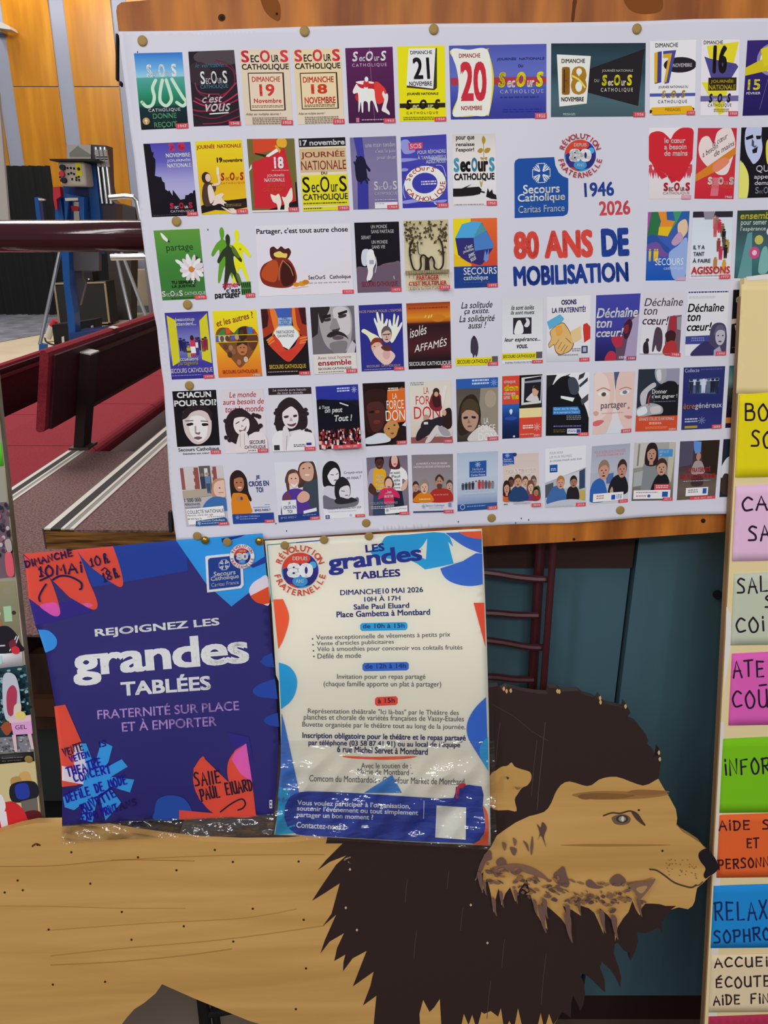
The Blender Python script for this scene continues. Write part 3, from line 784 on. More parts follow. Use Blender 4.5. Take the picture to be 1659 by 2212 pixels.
class Th(Ink):
    def __init__(s, corners, bg=None, h0=0.0003):
        super().__init__(S_ban, [tuple(float(v) for v in c.split(',')) for c in corners.split()], h0); s.clip = True
        if isinstance(bg, str): s.R(0, 0, 100, 100, bg)
        elif bg: s.G(0, 0, 100, 100, *bg)

    def year(s, y, x0=75, y0=94.5, x1=100.5, y1=100.5, col='cf4552'):
        s.clip = False; s.R(x0, y0, x1, y1, col); w = x1 - x0; s.T(y, x0 + w * .18, y0 + 1.4, x1 - w * .14, y1 - 1.4, 'f2e6ea', .03, sp=1.15); return s

    def sos(s, x0, y0, x1, y1, big, sm, b=.02, i=0, low=None, k=.45):
        w = x1 - x0; low = low or ('ec|ur' if i else 'EC|UR'); e, u = low.split('|'); ym = y1 - (y1 - y0) * k
        s.T('S', x0, y0, x0 + w * .17, y1, big, b, i); s.T(e, x0 + w * .2, ym, x0 + w * .38, y1, sm, b * .7, i)
        s.T('O', x0 + w * .4, y0, x0 + w * .61, y1, big, b, i); s.T(u, x0 + w * .64, ym, x0 + w * .8, y1, sm, b * .7, i)
        s.T('S', x0 + w * .83, y0, x1, y1, big, b, i); return s

    def fine(s, x0, y0, x1, y1, col, n=1, seed=0):       # a line of print too small to read: broken grey ticks
        r = random.Random(seed + int(x0 * 7 + y0 * 13)); hh = s.h; dy = (y1 - y0) / n
        for q in range(n):
            x = x0
            while x < x1:
                w = r.uniform(2, 7); s.h = hh; s.R(x, y0 + q * dy, min(x + w, x1), y0 + q * dy + dy * .55, col); x += w + 1.2
        return s

    def face(s, cx, cy, rx, ry, skin, hair, st=0, feat='3a2622', lip=None):
        if st == 1: s.S([(cx - rx * 1.25, cy + ry * 1.3), (cx - rx * 1.35, cy - ry * .3), (cx - rx * .7, cy - ry * 1.3), (cx + rx * .7, cy - ry * 1.3), (cx + rx * 1.35, cy - ry * .3), (cx + rx * 1.25, cy + ry * 1.3)], hair)
        elif st == 2: s.E(cx, cy - ry * .12, rx * 1.7, ry * 1.45, hair)
        elif st == 0: s.E(cx, cy - ry * .22, rx * 1.12, ry * 1.08, hair)
        if st == 1: s.R(cx - rx * .42, cy + ry * .7, cx + rx * .42, cy + ry * 1.32, skin)
        s.E(cx, cy, rx, ry, skin)
        s.S([(cx - rx, cy - ry * .25), (cx - rx * .95, cy - ry * .8), (cx, cy - ry * 1.12), (cx + rx * .95, cy - ry * .8), (cx + rx, cy - ry * .25), (cx + rx * .5, cy - ry * .62), (cx - rx * .3, cy - ry * .6)], hair)
        for d in (-1, 1):
            s.E(cx + d * rx * .4, cy - ry * .08, rx * .16, ry * .07, feat, n=8)
        s.P([(cx - rx * .05, cy + ry * .05), (cx + rx * .14, cy + ry * .3), (cx - rx * .12, cy + ry * .3)], feat)
        s.E(cx, cy + ry * .56, rx * .34, ry * .08, lip or feat, n=10); return s

    def torso(s, cx, y0, w, y1, col, neck=None):
        s.S([(cx - w, y1), (cx - w * .95, y0 + (y1 - y0) * .35), (cx - w * .4, y0 + (y1 - y0) * .06), (cx + w * .4, y0 + (y1 - y0) * .06), (cx + w * .95, y0 + (y1 - y0) * .35), (cx + w, y1)], col); return s

    def cross(s, cx, cy, rx, ry, col):
        for a in range(8):
            t = math.radians(a * 45); s.L([(cx + rx * .2 * math.cos(t), cy + ry * .2 * math.sin(t)), (cx + rx * math.cos(t), cy + ry * math.sin(t))], rx * .16, col, False, ry / rx)
        return s

    def fig(s, x, y0, y1, w, col, skin='7a5a4a'):      # tiny standing figure
        h = y1 - y0; s.E(x, y0 + h * .08, w * .3, h * .08, skin, n=8)
        s.P([(x - w * .4, y0 + h * .18), (x + w * .4, y0 + h * .18), (x + w * .35, y0 + h * .6), (x + w * .3, y1), (x + w * .05, y1), (x, y0 + h * .62), (x - w * .05, y1), (x - w * .3, y1), (x - w * .35, y0 + h * .6)], col); return s

    def out(s, label): return s.build('poster_picture', t_ban, label)

# ---------------------------------------------------------------- the small campaign posters, row by row
WHT, BLK = 'eceaf2', '1a151a'
# row 1
k = Th('289.2,115.1 393.3,112.9 407,275.7 305.3,280.5', ((0, '2f6fc0'), (.2, '63a2d4'), (.31, '8fc0d4'), (.33, '4c9a92'), (.5, '2f8a70'), (.66, '1d6a4c'), (.72, '0e2c30'), (1, '10161c')))
k.sos(23, 15, 85, 32, 'e2ecf4', 'b8d0e2', .03)
for p in ('40,36 32,46 34,58 28,68 16,70 7,64', '54,36 47,52 46,64 57,70 68,64 69,56 62,36', '74,35 84,48 94,60 100,66 92,71 80,66'): k.L(p, 7, 'b9d6bf', asp=.62)
k.T('CATHOLIQUE', 19, 73, 86, 78, 'dfe8e4', .02, sp=1.25); k.T('DONNE', 27, 79.5, 77, 86.5, '5f9e72', .02); k.T("CE QU'IL", 27, 88, 77, 90.5, '3f6e52', .01, .3, 1.3); k.T('REÇOIT', 28, 91, 77, 99.5, '5f9e72', .02)
k.E(12, 89, 7.5, 4.8, 'b08a52'); k.L('12,86 12,92', 1.6, 'f0e6c8', False); k.L('9.5,88.4 14.5,88.4', 1.4, 'f0e6c8', False); k.year('1947', 74, 94, 100, 100.5); k.out('blue and green sea poster with SOS letters and their reflections')
k = Th('406.6,111.5 505.4,107.9 520,270 418.6,273.3', '241c26')
k.E(70, 8, 60, 12, '4a4148'); k.E(20, 30, 26, 16, '33282f')
for a, c, w in (((12, 50, 22, 58, 50, 62, 90, 50, 95, 30, 80, 20, 55, 14), '6e2440', 2.5), ((8, 62, 30, 68, 62, 64, 98, 44), 'a02a48', 3), ((4, 66, 30, 73, 66, 70, 100, 58), 'b82c4c', 3), ((2, 78, 20, 80, 50, 78, 100, 66), '8c2440', 3.5), ((0, 84, 40, 90, 70, 86, 100, 78), '6a2038', 3), ((20, 97, 60, 96, 100, 88), '8c2440', 2.5), ((10, 42, 14, 52, 30, 57, 60, 58), '8c3a54', 2), ((60, 12, 90, 20, 100, 34), '5c3040', 2)):
    k.L([(a[i], a[i + 1]) for i in range(0, len(a), 2)], w, c, asp=.62)
k.T('le véritable...', 12, 16, 82, 22, '3c6a84', 0, .4); k.sos(22, 27, 80, 44, 'f4f0f4', 'e4dee4', .02); k.T('CATHOLIQUE', 21, 45, 80, 51, '4a7a90', .0)
k.T("c'est", 22, 58, 66, 69, 'f2eef2', .01, .35); k.T('vous', 28, 70.5, 82, 81, 'f2eef2', .01, .35); k.L('36,84 76,83', 1.6, 'f2eef2', False); k.year('1948'); k.out('black poster with red swirls reading c est vous')


def calendar(c, day, month, y, lab, tint, upper):
    k = Th(c, tint)
    k.sos(2, 1, 98, 17, 'cc3a4c', '1c1818', .035, k=.6); k.T('CATHOLIQUE', 2, 19, 98, 28, '1c1818', .02)
    if upper: x0, y0, x1, y1 = 13, 33, 87, 79
    else: x0, y0, x1, y1 = 15, 32, 84, 80
    k.R(x0 - 2, y0 - 1.3, x1 + 3, y1 + 1, '3a2418'); k.R(x0, y0, x1, y1, tint[0] if isinstance(tint[0], str) else tint[0][1])
    if upper:
        k.T('DIMANCHE', 17, 37, 82, 45, 'c8402c', .03); k.T(day, 33, 47, 67, 60, 'c8402c', .04); k.T(month, 18, 64, 84, 73, 'c8402c', .03); k.fine(17, 74, 82, 78, '6a4a38', 2)
    else:
        k.T('DIMANCHE', 21, 36, 79, 43, 'c83a34', .02); k.T(day, 35, 46, 66, 62, 'c83a34', .03); k.T(month, 22, 65, 79, 71, 'c83a34', .03, sp=1.1); k.fine(17, 74, 82, 78, '8a6a58', 2)
    k.T('Aidez ses multiples œuvres !', 3, 84, 76 if not upper else 60, 88, '584a44', .0, .3); k.fine(16, 90, 88, 100, '8a7a6c', 4, 3)
    k.year(y, 76, 94); k.out(lab)


calendar('517.5,107.4 623.6,106.2 632.5,269 529.5,270', '19', 'Novembre', '1950', 'cream poster with a boxed red calendar page for the 19th', ('d9c7ae', 'd6c5ac', 'd2c2ae'), False)
calendar('633,106 735.5,104 744,266.5 643,269', '18', 'NOVEMBRE', '1951', 'cream poster with a boxed red calendar page for the 18th', ('dcc8a0', 'd8c39a', 'd3c8b4'), True)
k = Th('745.6,104 848,101 854,264.4 753.5,266.3', ('5a2056', '4c1a48', '3f163c'))
k.sos(14, 5, 86, 18, 'f0e8ee', 'd8ccd6', .03, .2); k.T('CATHOLIQUE', 13, 21, 86, 26, 'cbb2c8', 0, sp=1.4); k.L('51,1 52,40 56,98', .6, '9a7a96', False)
k.S('22,46 34,44 60,46 80,54 84,66 74,74 60,72 40,70 24,72 16,66 22,56', 'b8242c'); k.S('58,50 66,46 82,58 76,72 62,74', 'd23a34')
k.S('12,57 20,48 24,51 32,54 54,55 58,58 59,68 64,84 61,85 54,72 48,72 46,84 43,84 42,73 34,72 32,85 29,85 28,72 24,84 22,84 23,68 22,60 14,61', 'e6dcd6')
k.S('36,52 40,45 46,46 44,54 41,66 37,66', 'e6dcd6'); k.S('20,45 36,44 56,46 55,48 40,47 34,49 22,47', 'e6dcd6'); k.S('36,45 46,45 45,52 36,52', 'c42c34'); k.E(42, 42, 4, 3.4, 'efe6e0')
k.S('74,62 77,58 80,62 86,62 86,70 82,80 88,86 88,90 80,87 72,84 74,78 78,70 76,66', 'e2d6d0'); k.R(16, 93, 23, 99, 'b86a86'); k.fine(28, 95, 75, 98, 'a884a0'); k.year('1953'); k.out('purple poster with a white horse and rider')
k = Th('858,100.5 960,98.4 963.6,261 863.6,262.5', 'e4d410')
k.P('28,4 84,3 82,56 76,59 17,55', '3a3410'); k.P('24,3 81,3 74,57 17,52', 'f2f0f0'); k.T('DIMANCHE', 27, 6, 74, 11, '2a2428', .02, -.1); k.T('21', 32, 15, 68, 44, '1c1820', .03, -.05); k.T('NOVEMBRE', 23, 47, 72, 53, '2a2428', .02, -.1)
k.T('JOURNÉE NATIONALE', 17, 61, 85, 66, '2a2010', .03); k.R(1, 76, 99, 82, '2a2014'); k.sos(14, 71, 88, 84, '2a2014', 'e8dc90', .05, .2); k.T('CATHOLIQUE', 15, 87, 83, 91, '5a4e18', 0, sp=1.4); k.fine(8, 94, 74, 99, '8a7e20', 2); k.year('1954'); k.out('yellow poster with a white calendar page for the 21st')
k = Th('969.7,98.6 1180.4,94.7 1180,255 974,258', ('4a53a4', '5560b0', '5c66b4', '4a54a8', '3a3f94', '343888'))
k.R(1, 44, 100, 54, 'a03448'); k.S('2,6 38,6 40,7 45,35 45,60 40,94 36,95 3,95 8,70 11,50 8,25', 'd8c838'); k.P(spline(pts('2.5,5.5 20,6 38,5.5 43,30 43.5,52 42,75 38,95 20,95 2.5,95.5 7,75 9,52 7,30'), 5), 'e8e0d2')
k.T('DIMANCHE', 10, 11, 32, 17, 'b03440', .03); k.T('20', 11, 22, 38, 76, 'c02c3c', .04); k.T('NOVEMBRE', 11, 82, 33, 88, 'b03440', .03)
k.T('JOURNÉE  NATIONALE', 49, 17, 98, 22, '2c3470', .02); k.T('DU', 71, 27, 76, 31, '2c3470', .02); k.sos(50, 37, 97, 58, 'e4cc18', 'e8c8c0', .05, .15); k.T('CATHOLIQUE', 52, 61, 97, 67, 'd8d8ee', .01, sp=1.5); k.fine(52, 70, 92, 73, '30387c'); k.fine(54, 86, 95, 92, '3038a0', 2); k.year('1955', 88, 93); k.out('wide blue poster with a cream scroll reading 20')
k = Th('1190.7,93.8 1395,92.7 1392.6,251.3 1190,252.7', ('22343e', '2c4450', '2a3c46', '3c5a68', '46606a', '40565e'))
k.P('34,38 99,8 97,24 93,86 36,66', '231e22'); k.P('6,15 42,17.5 38,82 9,86', 'ece6d4'); k.T('DIMANCHE', 11, 21, 36, 27, '3a3028', .03); k.T('1', 11.5, 32, 20, 70, '8a5c18', .05); k.T('8', 21, 31, 38, 70, 'a87a24', .07); k.E(29.5, 59, 3.6, 7, 'ece6d4'); k.E(29.7, 38.5, 3, 4.6, 'ece6d4'); k.L('22,44 30,50 36,60', 2, 'e0c860', asp=1.3); k.L('14,36 14,66', 1.2, '3a2410', False)
k.T('NOVEMBRE', 11, 73, 35, 79, '3a3028', .03); k.T('JOURNÉE NATIONALE', 54, 35, 87, 40, 'd4d2c4', .01); k.T('DU', 46, 49, 51, 53, 'd4d2c4', .01); k.sos(54, 43, 86, 58, 'e0d020', 'd8d4bc', .05, .1); k.T('CATHOLIQUE', 53, 61, 87, 67, 'd4d2c4', 0, sp=1.5); k.T('MESSAGES', 13, 95, 26, 98, 'b8c4c8', 0); k.year('1956', 88, 94); k.out('wide slate poster with a cream page reading 18')
k = Th('1403.7,88.9 1504,86 1501,247.3 1403.7,248.3', 'dcdae6')
k.T('DIMANCHE', 12, 3, 61, 9, '2a2628', .02); k.E(66, 33, 36, 10.5, '241c28'); k.T('NOVEMBRE', 50, 31, 92, 36, 'd8d4d8', .02)
k.P('16,15 26,14 25,56 11,58', '3c3c84'); k.P('10,16 17,15 16,56 10,57', 'd4a41c'); k.P('29,14 57,13 42,57 32,58 44,20 29,20', '44448c'); k.P('29,18 48,17 36,56 31,56 40,23 29,23', 'd0a020')
k.T('JOURNÉE NATIONALE DU', 19, 60, 84, 65, '332c30', .0); k.R(0, 71, 100, 75, '4a52a4'); k.sos(26, 67, 78, 77, 'd0a424', '6a6478', .05, .2); k.T('CATHOLIQUE', 18, 80, 82, 85, '3c3438', 0, sp=1.4); k.P('4,90 92,88 97,94 94,99 8,100 0,95', 'dca418'); k.P('0,93 6,94 4,97 0,98', '2c1c18'); k.P('94,90 99,92 97,95', '2c1c18'); k.T('MESSAGES', 34, 91, 68, 95, '5a4410', 0); k.year('1957', 82, 95); k.out('white poster with 17 in yellow and blue block figures')
k = Th('1515.5,86 1598,85 1594,249 1512.6,250', 'dcd6dc')
k.P('14,8 98,3 60,92 52,94', 'd8cc28'); k.P('8,22 24,25 60,66 92,32 98,36 74,56 28,52', '4a4484'); k.P('2,56 30,56 64,96 50,99', 'd8cc28'); k.T('16', 30, 7, 68, 45, '1c1414', .06, .05); k.E(62, 12, 5, 3, '1c1414'); k.T('DIMANCHE', 6, 1, 56, 6, '3c3430', .01)
k.R(20, 50, 94, 67, '2a2018'); k.T('JOURNÉE', 26, 52, 86, 58, 'c8b01c', .02); k.T('NATIONALE', 22, 59.5, 92, 66, 'c8b01c', .02); k.R(0, 74, 100, 81, '6a6098'); k.sos(22, 71, 80, 83, '28202c', 'c8c0d0', .05, .2); k.T('CATHOLIQUE', 20, 84, 82, 89, '4a4450', 0, sp=1.3); k.fine(36, 91, 76, 96, '9a9050', 2); k.year('1958'); k.out('white poster with yellow triangles and a black 16')
k = Th('1614.7,87.3 1702,85.5 1694,248 1604,250', ('34246c', '2c2064', '221a54'))
k.E(66, 26, 40, 22, '8a80a8'); k.E(66, 26, 32, 17, 'e0d8c8'); k.P('0,36 44,24 60,26 60,40 0,47', 'c8b81c'); k.P('34,12 66,6 70,30 44,36', 'd4c41c'); k.T('15', 8, 52, 38, 66, 'd8d038', .03); k.T('FÉVRIER', 6, 68, 40, 72, 'e0d8ec', 0); k.L('58,48 40,92', .8, '7a6ca0', False); k.sos(62, 78, 100, 88, 'd8c830', 'd0c8d8', .03); k.year('1959'); k.out('violet poster with a yellow hand and a 15')
# row 2
k = Th('309.4,310.6 411,306.3 427,465 328,469', ((0, '4a40a0'), (.25, '5c58ae'), (.5, '9a96c8'), (.68, 'aaa6cc'), (1, '8a86b4')))
k.P('0,0 14,1 16,12 20,12 18,18 22,22 20,34 17,44 26,46 30,46 32,52 36,54 36,63 42,66 44,64 50,72 52,64 56,68 62,74 66,78 76,77 78,72 84,72 90,69 94,70 96,66 100,66 100,100 0,100', '120c18')
k.T('2', 52, 1, 66, 12, 'bf3050', .09); k.T('0', 72, 0, 88, 12, 'bf3050', .1); k.T('NOVEMBRE', 45, 14.5, 97, 20, 'ece6f4', .03); k.T('JOURNÉE', 46, 22, 97, 27, 'ece6f4', .03); k.T('NATIONALE', 46, 28.5, 97, 34, 'ece6f4', .03)
k.sos(42, 82, 91, 90, 'd03050', 'e8d8e4', .06); k.T('CATHOLIQUE', 42, 92, 93, 95.5, 'ddd4e0', .02, sp=1.2); k.fine(3, 97.5, 70, 99, '4c4450'); k.year('1960', 77, 95); k.out('dusk purple poster with a black crowd silhouette')
k = Th('421,305.8 521.8,301.5 534.8,459.9 436,464', ((0, 'dcc824'), (.3, 'dcbc1c'), (.6, 'd8a81c'), (1, 'd8b818')))
k.T('JOURNÉE  NATIONALE', 2, 4, 98, 12, 'b8401c', .03); k.T('19', 43, 23, 55, 30, '2a1810', .05); k.T('novembre', 56, 25, 98, 30, '2a1810', .04); k.sos(48, 44, 98, 55, 'b83a20', 'd08a30', .05, .15); k.T('CATHOLIQUE', 47, 57, 99, 60, '9a6a18', 0, sp=1.4)
k.P('0,88 30,80 56,82 100,80 100,92 60,96 30,94 0,98', '1c1418'); k.S('20,84 30,76 46,72 52,74 48,80 76,96 84,100 76,101 60,94 42,86 28,88', 'dccabe'); k.S('4,76 8,62 16,56 30,58 36,62 34,68 28,72 30,80 22,88 8,88', '4a342c'); k.S('18,64 26,60 32,74 28,82 20,84', 'dccabe'); k.L('30,60 44,58 43,46', 5, 'd8c6b8', asp=.62); k.P('40,46 41,38 43,35 46,38 46,46', 'e6d4c6'); k.E(17, 50, 10, 8, '3a2418'); k.E(21, 50, 6, 5.5, 'd4b8a4'); k.P('50,86 98,84 98,92 52,93', '2a1c14'); k.fine(54, 87, 88, 91, '7a6a40', 2); k.S('44,90 70,98 84,101 78,102 60,98', 'dccabe'); k.year('1961', 76, 94.5); k.out('yellow poster with a seated figure raising one arm')
k = Th('533,300.3 635.6,299 645.3,455.8 545,458.7', '6a6230')
k.P('12,0 62,0 60,16 18,20 12,20', 'c84424'); k.P('8,32 40,24 78,12 96,90 80,98 6,94', 'c02430'); k.P('96,60 99,60 100,98 30,98 96,86', '1a1214'); k.P('36,24 62,13 66,17 44,25', 'e8e2dc'); k.P('14,19 40,22 36,25 16,21', '3a1a14'); k.S('62,5 66,0 80,0 84,6 80,12 70,12 64,10', 'd8a02c'); k.P('57,10 62,9 70,16 67,20 62,14', 'd8a02c'); k.P('0,42 6,34 6,40 0,44', 'dcd8d4')
k.T('18', 54, 25, 74, 41, 'f0e8e8', .04); k.fine(48, 43, 84, 45, 'd89090'); k.T('JOURNÉE', 37, 48, 74, 53, 'efe4e4', .02); k.T('NATIONALE', 31, 54, 74, 59, 'efe4e4', .02); k.T('SECOURS', 37, 62, 74, 66.5, 'd8583c', .02); k.T('CATHOLIQUE', 27, 68, 74, 73, 'd8583c', .02)
k.S('42,76 52,78 60,76 64,88 60,98 66,100 56,100 54,90 46,86', 'dcd2c4'); k.S('86,68 89,72 88,84 80,90 80,100 70,100 70,90 66,80 74,80', 'dcd2c4'); k.R(0, 97.5, 100, 100, 'd8d0d4'); k.year('1962', 78, 94.5); k.out('red poster with a hand and sword above two open palms')
k = Th('644.8,299.4 745.6,296.2 754,452.7 654.6,455.9', 'd9cbb4')
k.R(0, 0, 100, 12, '1c1420'); k.T('17 novembre', 2, 2.5, 98, 10, 'ece8ec', .03); k.R(0, 14, 99, 47, 'c4ab82'); k.T('JOURNÉE', 3, 17, 97, 29, 'a03c34', .02); k.T('NATIONALE', 2, 31, 99, 44, 'a03c34', .01); k.T('DU', 44, 46.5, 57, 50.5, '2c1c1c', .03)
k.R(0, 51, 100, 93, 'd4cc20'); k.sos(2, 53, 98, 75, '241818', '241818', .015, k=.5, low='ec|ur'); k.T('CATHOLIQUE', 2, 77, 99, 87, '241818', .02); k.fine(2, 89, 96, 92, '5a5420'); k.R(0, 95, 76, 100, 'd4cc20'); k.fine(2, 96, 42, 99, '4a4420'); k.year('1963', 76, 94.5); k.out('poster of stacked headline bands, black, tan and yellow')
k = Th('755.4,297.3 855.4,293.6 861,450 763.3,452.7', ('6c6690', '7a7096', '7c7298', '746a92'))
k.P('8,0 27,0 30,30 16,32', '3a3a98'); k.P('12,62 36,58 34,100 10,100', '34348e'); k.S('12,30 22,26 30,30 34,38 42,46 38,48 33,44 34,56 28,60 16,62 10,58 8,40', '161430')
for a in ('12,44 7,34', '16,36 13,26', '30,54 38,60', '28,56 34,64', '22,58 20,64'): k.L(a, 3, '161430', False, .62)
for q, (t0, a, b, y) in enumerate((('une main tendue', 33, 98, 8), ("c'est la joie", 54, 98, 17.5), ('pour deux', 57, 98, 26.5))): k.T(t0, a, y, b, y + 6.5, 'd8d2e2', .01)
k.sos(48, 62, 98, 74, 'eceaf0', 'eceaf0', .02); k.T('CATHOLIQUE', 49, 77, 99, 82, 'd8d2e0', .01, sp=1.1); k.fine(48, 87, 96, 89, 'b4acc4'); k.R(48, 91, 98, 99.5, 'd8d4e0'); k.fine(50, 92.5, 70, 94, '8a84a0'); k.year('1964', 75, 95); k.out('mauve poster with a dark blue outstretched hand')
k = Th('865.4,296.2 964,290 968,446.6 870,449.8', ('3c3c9c', '4444a6', '3a3a9e', '4646a8', '3434a0'))
for a in ('0,6 14,4 22,12 12,18 0,16', '2,14 26,16 30,22 8,24', '0,30 30,31 34,33 2,35', '60,30 98,33 96,36 66,34', '0,90 30,88 40,91 6,94', '60,92 96,90 90,94', '2,44 14,45 12,48 0,48'): k.S(a, '8c90cc')
k.P('16,9 48,9 48,18 18,19', 'c43860'); k.T('SOS', 20, 10.5, 45, 17, 'ecd4e0', .02); k.T('POUR RÉPONDRE', 36, 19, 98, 25.5, 'e4e4f4', .02); k.T("À TANT D'APPELS", 36, 27, 98, 33, 'e4e4f4', .02); k.T('AIDEZ-NOUS', 54, 34, 97, 39, 'e4e4f4', .02)
k.L('8,60 2,74 6,86', 1, 'd0d0e4', asp=.62); k.L('76,42 90,44 97,58', 1, 'd0d0e4', asp=.62)
k.E(51, 67, 46, 25, 'e6dcd4'); k.E(50, 66, 28, 14.5, '3838a0'); k.ARC('SecOurS', 50, 66.5, 33, -80, 38, 13, 'bc3438', .02, asp=.55); k.ARC('CATHOLIQUE', 50, 66.5, 45, 252, 82, 12, 'bc3438', .02, flip=True, asp=.55); k.fine(42, 63, 76, 70, 'c4c4e4', 2); k.L('70,94 74,96', 2, 'c8c8e0', False); k.year('1965', 76, 94.5); k.out('blue sea poster with a white life ring')
k = Th('977.4,290 1070,288 1073,442.6 979,444.5', ('c8c2bc', 'd6d0cc', 'dcd6d4', 'd8d4d6', 'd4d0d2'))
k.T('pour que', 8, 3, 51, 10, '2c2424', .03); k.T('renaisse', 8, 12, 51, 17, '2c2424', .03); k.T("l'espoir!", 8, 19, 50, 26, '2c2424', .03)
k.L('72,10 72,52 66,74', 1.4, 'a08840', False); k.S('72,3 77,9 72,15 68,9', 'a8842c'); k.S('60,22 66,20 71,23 65,27 58,25', 'a8842c'); k.S('74,23 80,20 88,21 84,26 76,27', 'a8842c'); k.S('64,33 71,34 68,37', 'a8842c'); k.S('73,34 80,33 78,37', 'a8842c'); k.S('62,66 68,70 64,74', 'b09a58')
k.T('S', 2, 33, 15, 53, '4a9cbc', .05); k.T('ec', 17, 38, 41, 53, '1c181c', .05); k.T('O', 43, 33, 57, 53, '4a9cbc', .05); k.T('ur', 58, 38, 82, 53, '2a1c14', .05); k.T('S', 84, 33, 97, 53, '4a9cbc', .05); k.T('CATHOLIQUE', 3, 55, 96, 66, '1c181c', .04)
k.P('0,76 20,76 44,70 30,75 60,74 66,78 62,84 46,86 20,87 0,87', '1a1618'); k.P('76,88 80,76 84,82 90,78 92,84 99,86 100,92 88,91', '1a1618'); k.L('60,80 72,82', 3, '1a1618', False, .6); k.fine(3, 98, 70, 99.5, '8a8484'); k.year('1966', 77, 94); k.out('pale poster with a wheat sprig growing from a dark arm')
k = Th('1402,276.5 1499,275.5 1492,429 1401.4,430', ('dcd6da', 'd6d0d4', 'd4cacc'))
for x in (4, 16, 28, 40, 78, 90, 97): k.E(x, 53 + (x % 3), 4, 2.6, 'c43c4c'); k.P([(x - 6, 60), (x - 3, 56), (x + 3, 56), (x + 6, 60), (x + 6, 72), (x + 2, 62), (x, 70), (x - 2, 62), (x - 6, 72)], 'c43c4c')
k.S('0,12 14,5 30,6 42,12 49,16 56,8 70,1 88,0 100,6 100,36 88,54 72,68 60,76 50,70 30,60 10,50 0,42', 'c42430'); k.P('0,40 30,62 60,75 80,62 100,36 100,44 82,68 72,76 62,73 54,78 44,68 30,72 10,54', 'c42430')
for q, (a, b) in enumerate((('le cœur', 82), ('a besoin', 85), ('de mains', 88))): k.T(a, 35, 14 + q * 9, b, 21.5 + q * 9, 'eedce0', .02)
k.sos(35, 77, 97, 89, 'c02c40', '8a5058', .05); k.T('CATHOLIQUE', 34, 90, 97, 94, 'a08084', 0); k.year('1967', 78, 95, col='d88a9c'); k.out('white poster with a big red heart carried by tiny figures')
k = Th('1508,276.5 1592,276.5 1584.5,430 1500,429', ((0, 'bc2838'), (.5, 'bc3440'), (.8, 'c42c38'), (1, 'c02434')))
k.S('4,26 12,14 28,12 42,22 50,6 70,-1 84,0 96,16 97,30 90,48 80,64 60,66 44,60 24,52 8,40', 'dcccca'); k.P('0,66 40,50 100,26 100,36 56,60 0,76', 'cc7a24'); k.S('42,54 60,44 78,42 84,48 66,58 50,62', 'd88060')
k.TL('le cœur', 40, 27, 78, 14, 8, '4a3a3c', .0, .2); k.TL('a besoin', 16, 42, 54, 28, 8, '4a3a3c', 0, .2); k.TL('de mains', 46, 41, 96, 24, 8, '4a3a3c', 0, .2)
k.P('44,70 62,70 60,96 40,96', 'd06878'); k.sos(32, 69, 98, 80, 'ecd8cc', 'd89080', .06); k.T('CATHOLIQUE', 32, 81, 96, 86, 'c85040', 0); k.T('1968', 78, 95.5, 96, 99, 'ecd8dc', .02); k.out('red poster with a pale heart held by a hand')
k = Th('1601.6,275.5 1686,274 1680,426 1595,428', '18141c')
k.S('0,50 10,52 24,70 22,100 0,100', 'd8d46c'); k.S('12,2 24,0 50,-2 52,14 56,30 50,44 36,52 26,46 16,36 10,20', 'b4bcdc'); k.P('12,14 30,10 32,15 14,18', '18141c'); k.P('38,12 52,12 50,17 40,17', '18141c'); k.P('30,32 44,27 42,36 32,37', '18141c'); k.P('28,16 34,20 34,26 42,26 36,29 28,26', '4a4c64'); k.P('0,20 10,24 14,44 6,50 0,44', '18141c')
k.T('QUI', 42, 54, 80, 65, 'd4d0dc', .01); k.T('appelle', 38, 67, 90, 75, 'd4d0dc', .0); k.T('demain', 40, 76, 90, 82, 'd4d0dc', 0); k.sos(42, 85, 96, 94, '9aa0b8', '9aa0b8', .01); k.S('66,20 90,20 94,50 70,52', 'd8c838'); k.out('black poster with a shouting face and yellow paint')
# row 3
k = Th('331.5,498 430.7,494 445.4,644.5 351,649', ('5c9038', '4c8a38', '3c7c34', '3a7434', '3f7238'))
k.S('14,4 20,6 30,15 27,17 18,12', 'e4e0d8'); k.P('27,17 31,13 33,18', '1c3818'); k.T('partage', 23, 22, 82, 33, '1c3018', .0); k.S('84,40 97,46 100,56 96,66 80,72 70,66', '24441c')
for a in range(13):
    t = math.radians(a * 27.7 + 8); k.E(75 + 17 * math.cos(t), 57 + 10.5 * math.sin(t), 11, 4.2, 'e6dde0' if a % 2 else 'd4c6ce', rot=math.degrees(math.atan2(.62 * math.sin(t), math.cos(t))))
k.E(48, 47, 9, 3, 'e6dde0', rot=22); k.E(68, 43, 4.5, 8, 'e6dde0', rot=-6); k.E(73, 57.5, 6, 4.2, 'c87828'); k.T('TU SEMERAS', 25, 73, 80, 77.5, '1a2814', .03); k.T('LA JUSTICE', 25, 79, 78, 83.5, '1a2814', .03)
k.sos(1, 87, 48, 95, 'e8eadc', 'e8eadc', .03, k=.6); k.T('CATHOLIQUE', 52, 89.5, 100, 95, 'e8eadc', .02); k.fine(20, 97, 74, 99, '24421c'); k.year('1970', 74, 95); k.out('green poster with a white daisy')
k = Th('450,492 541,488 550.7,641.2 461,646.6')


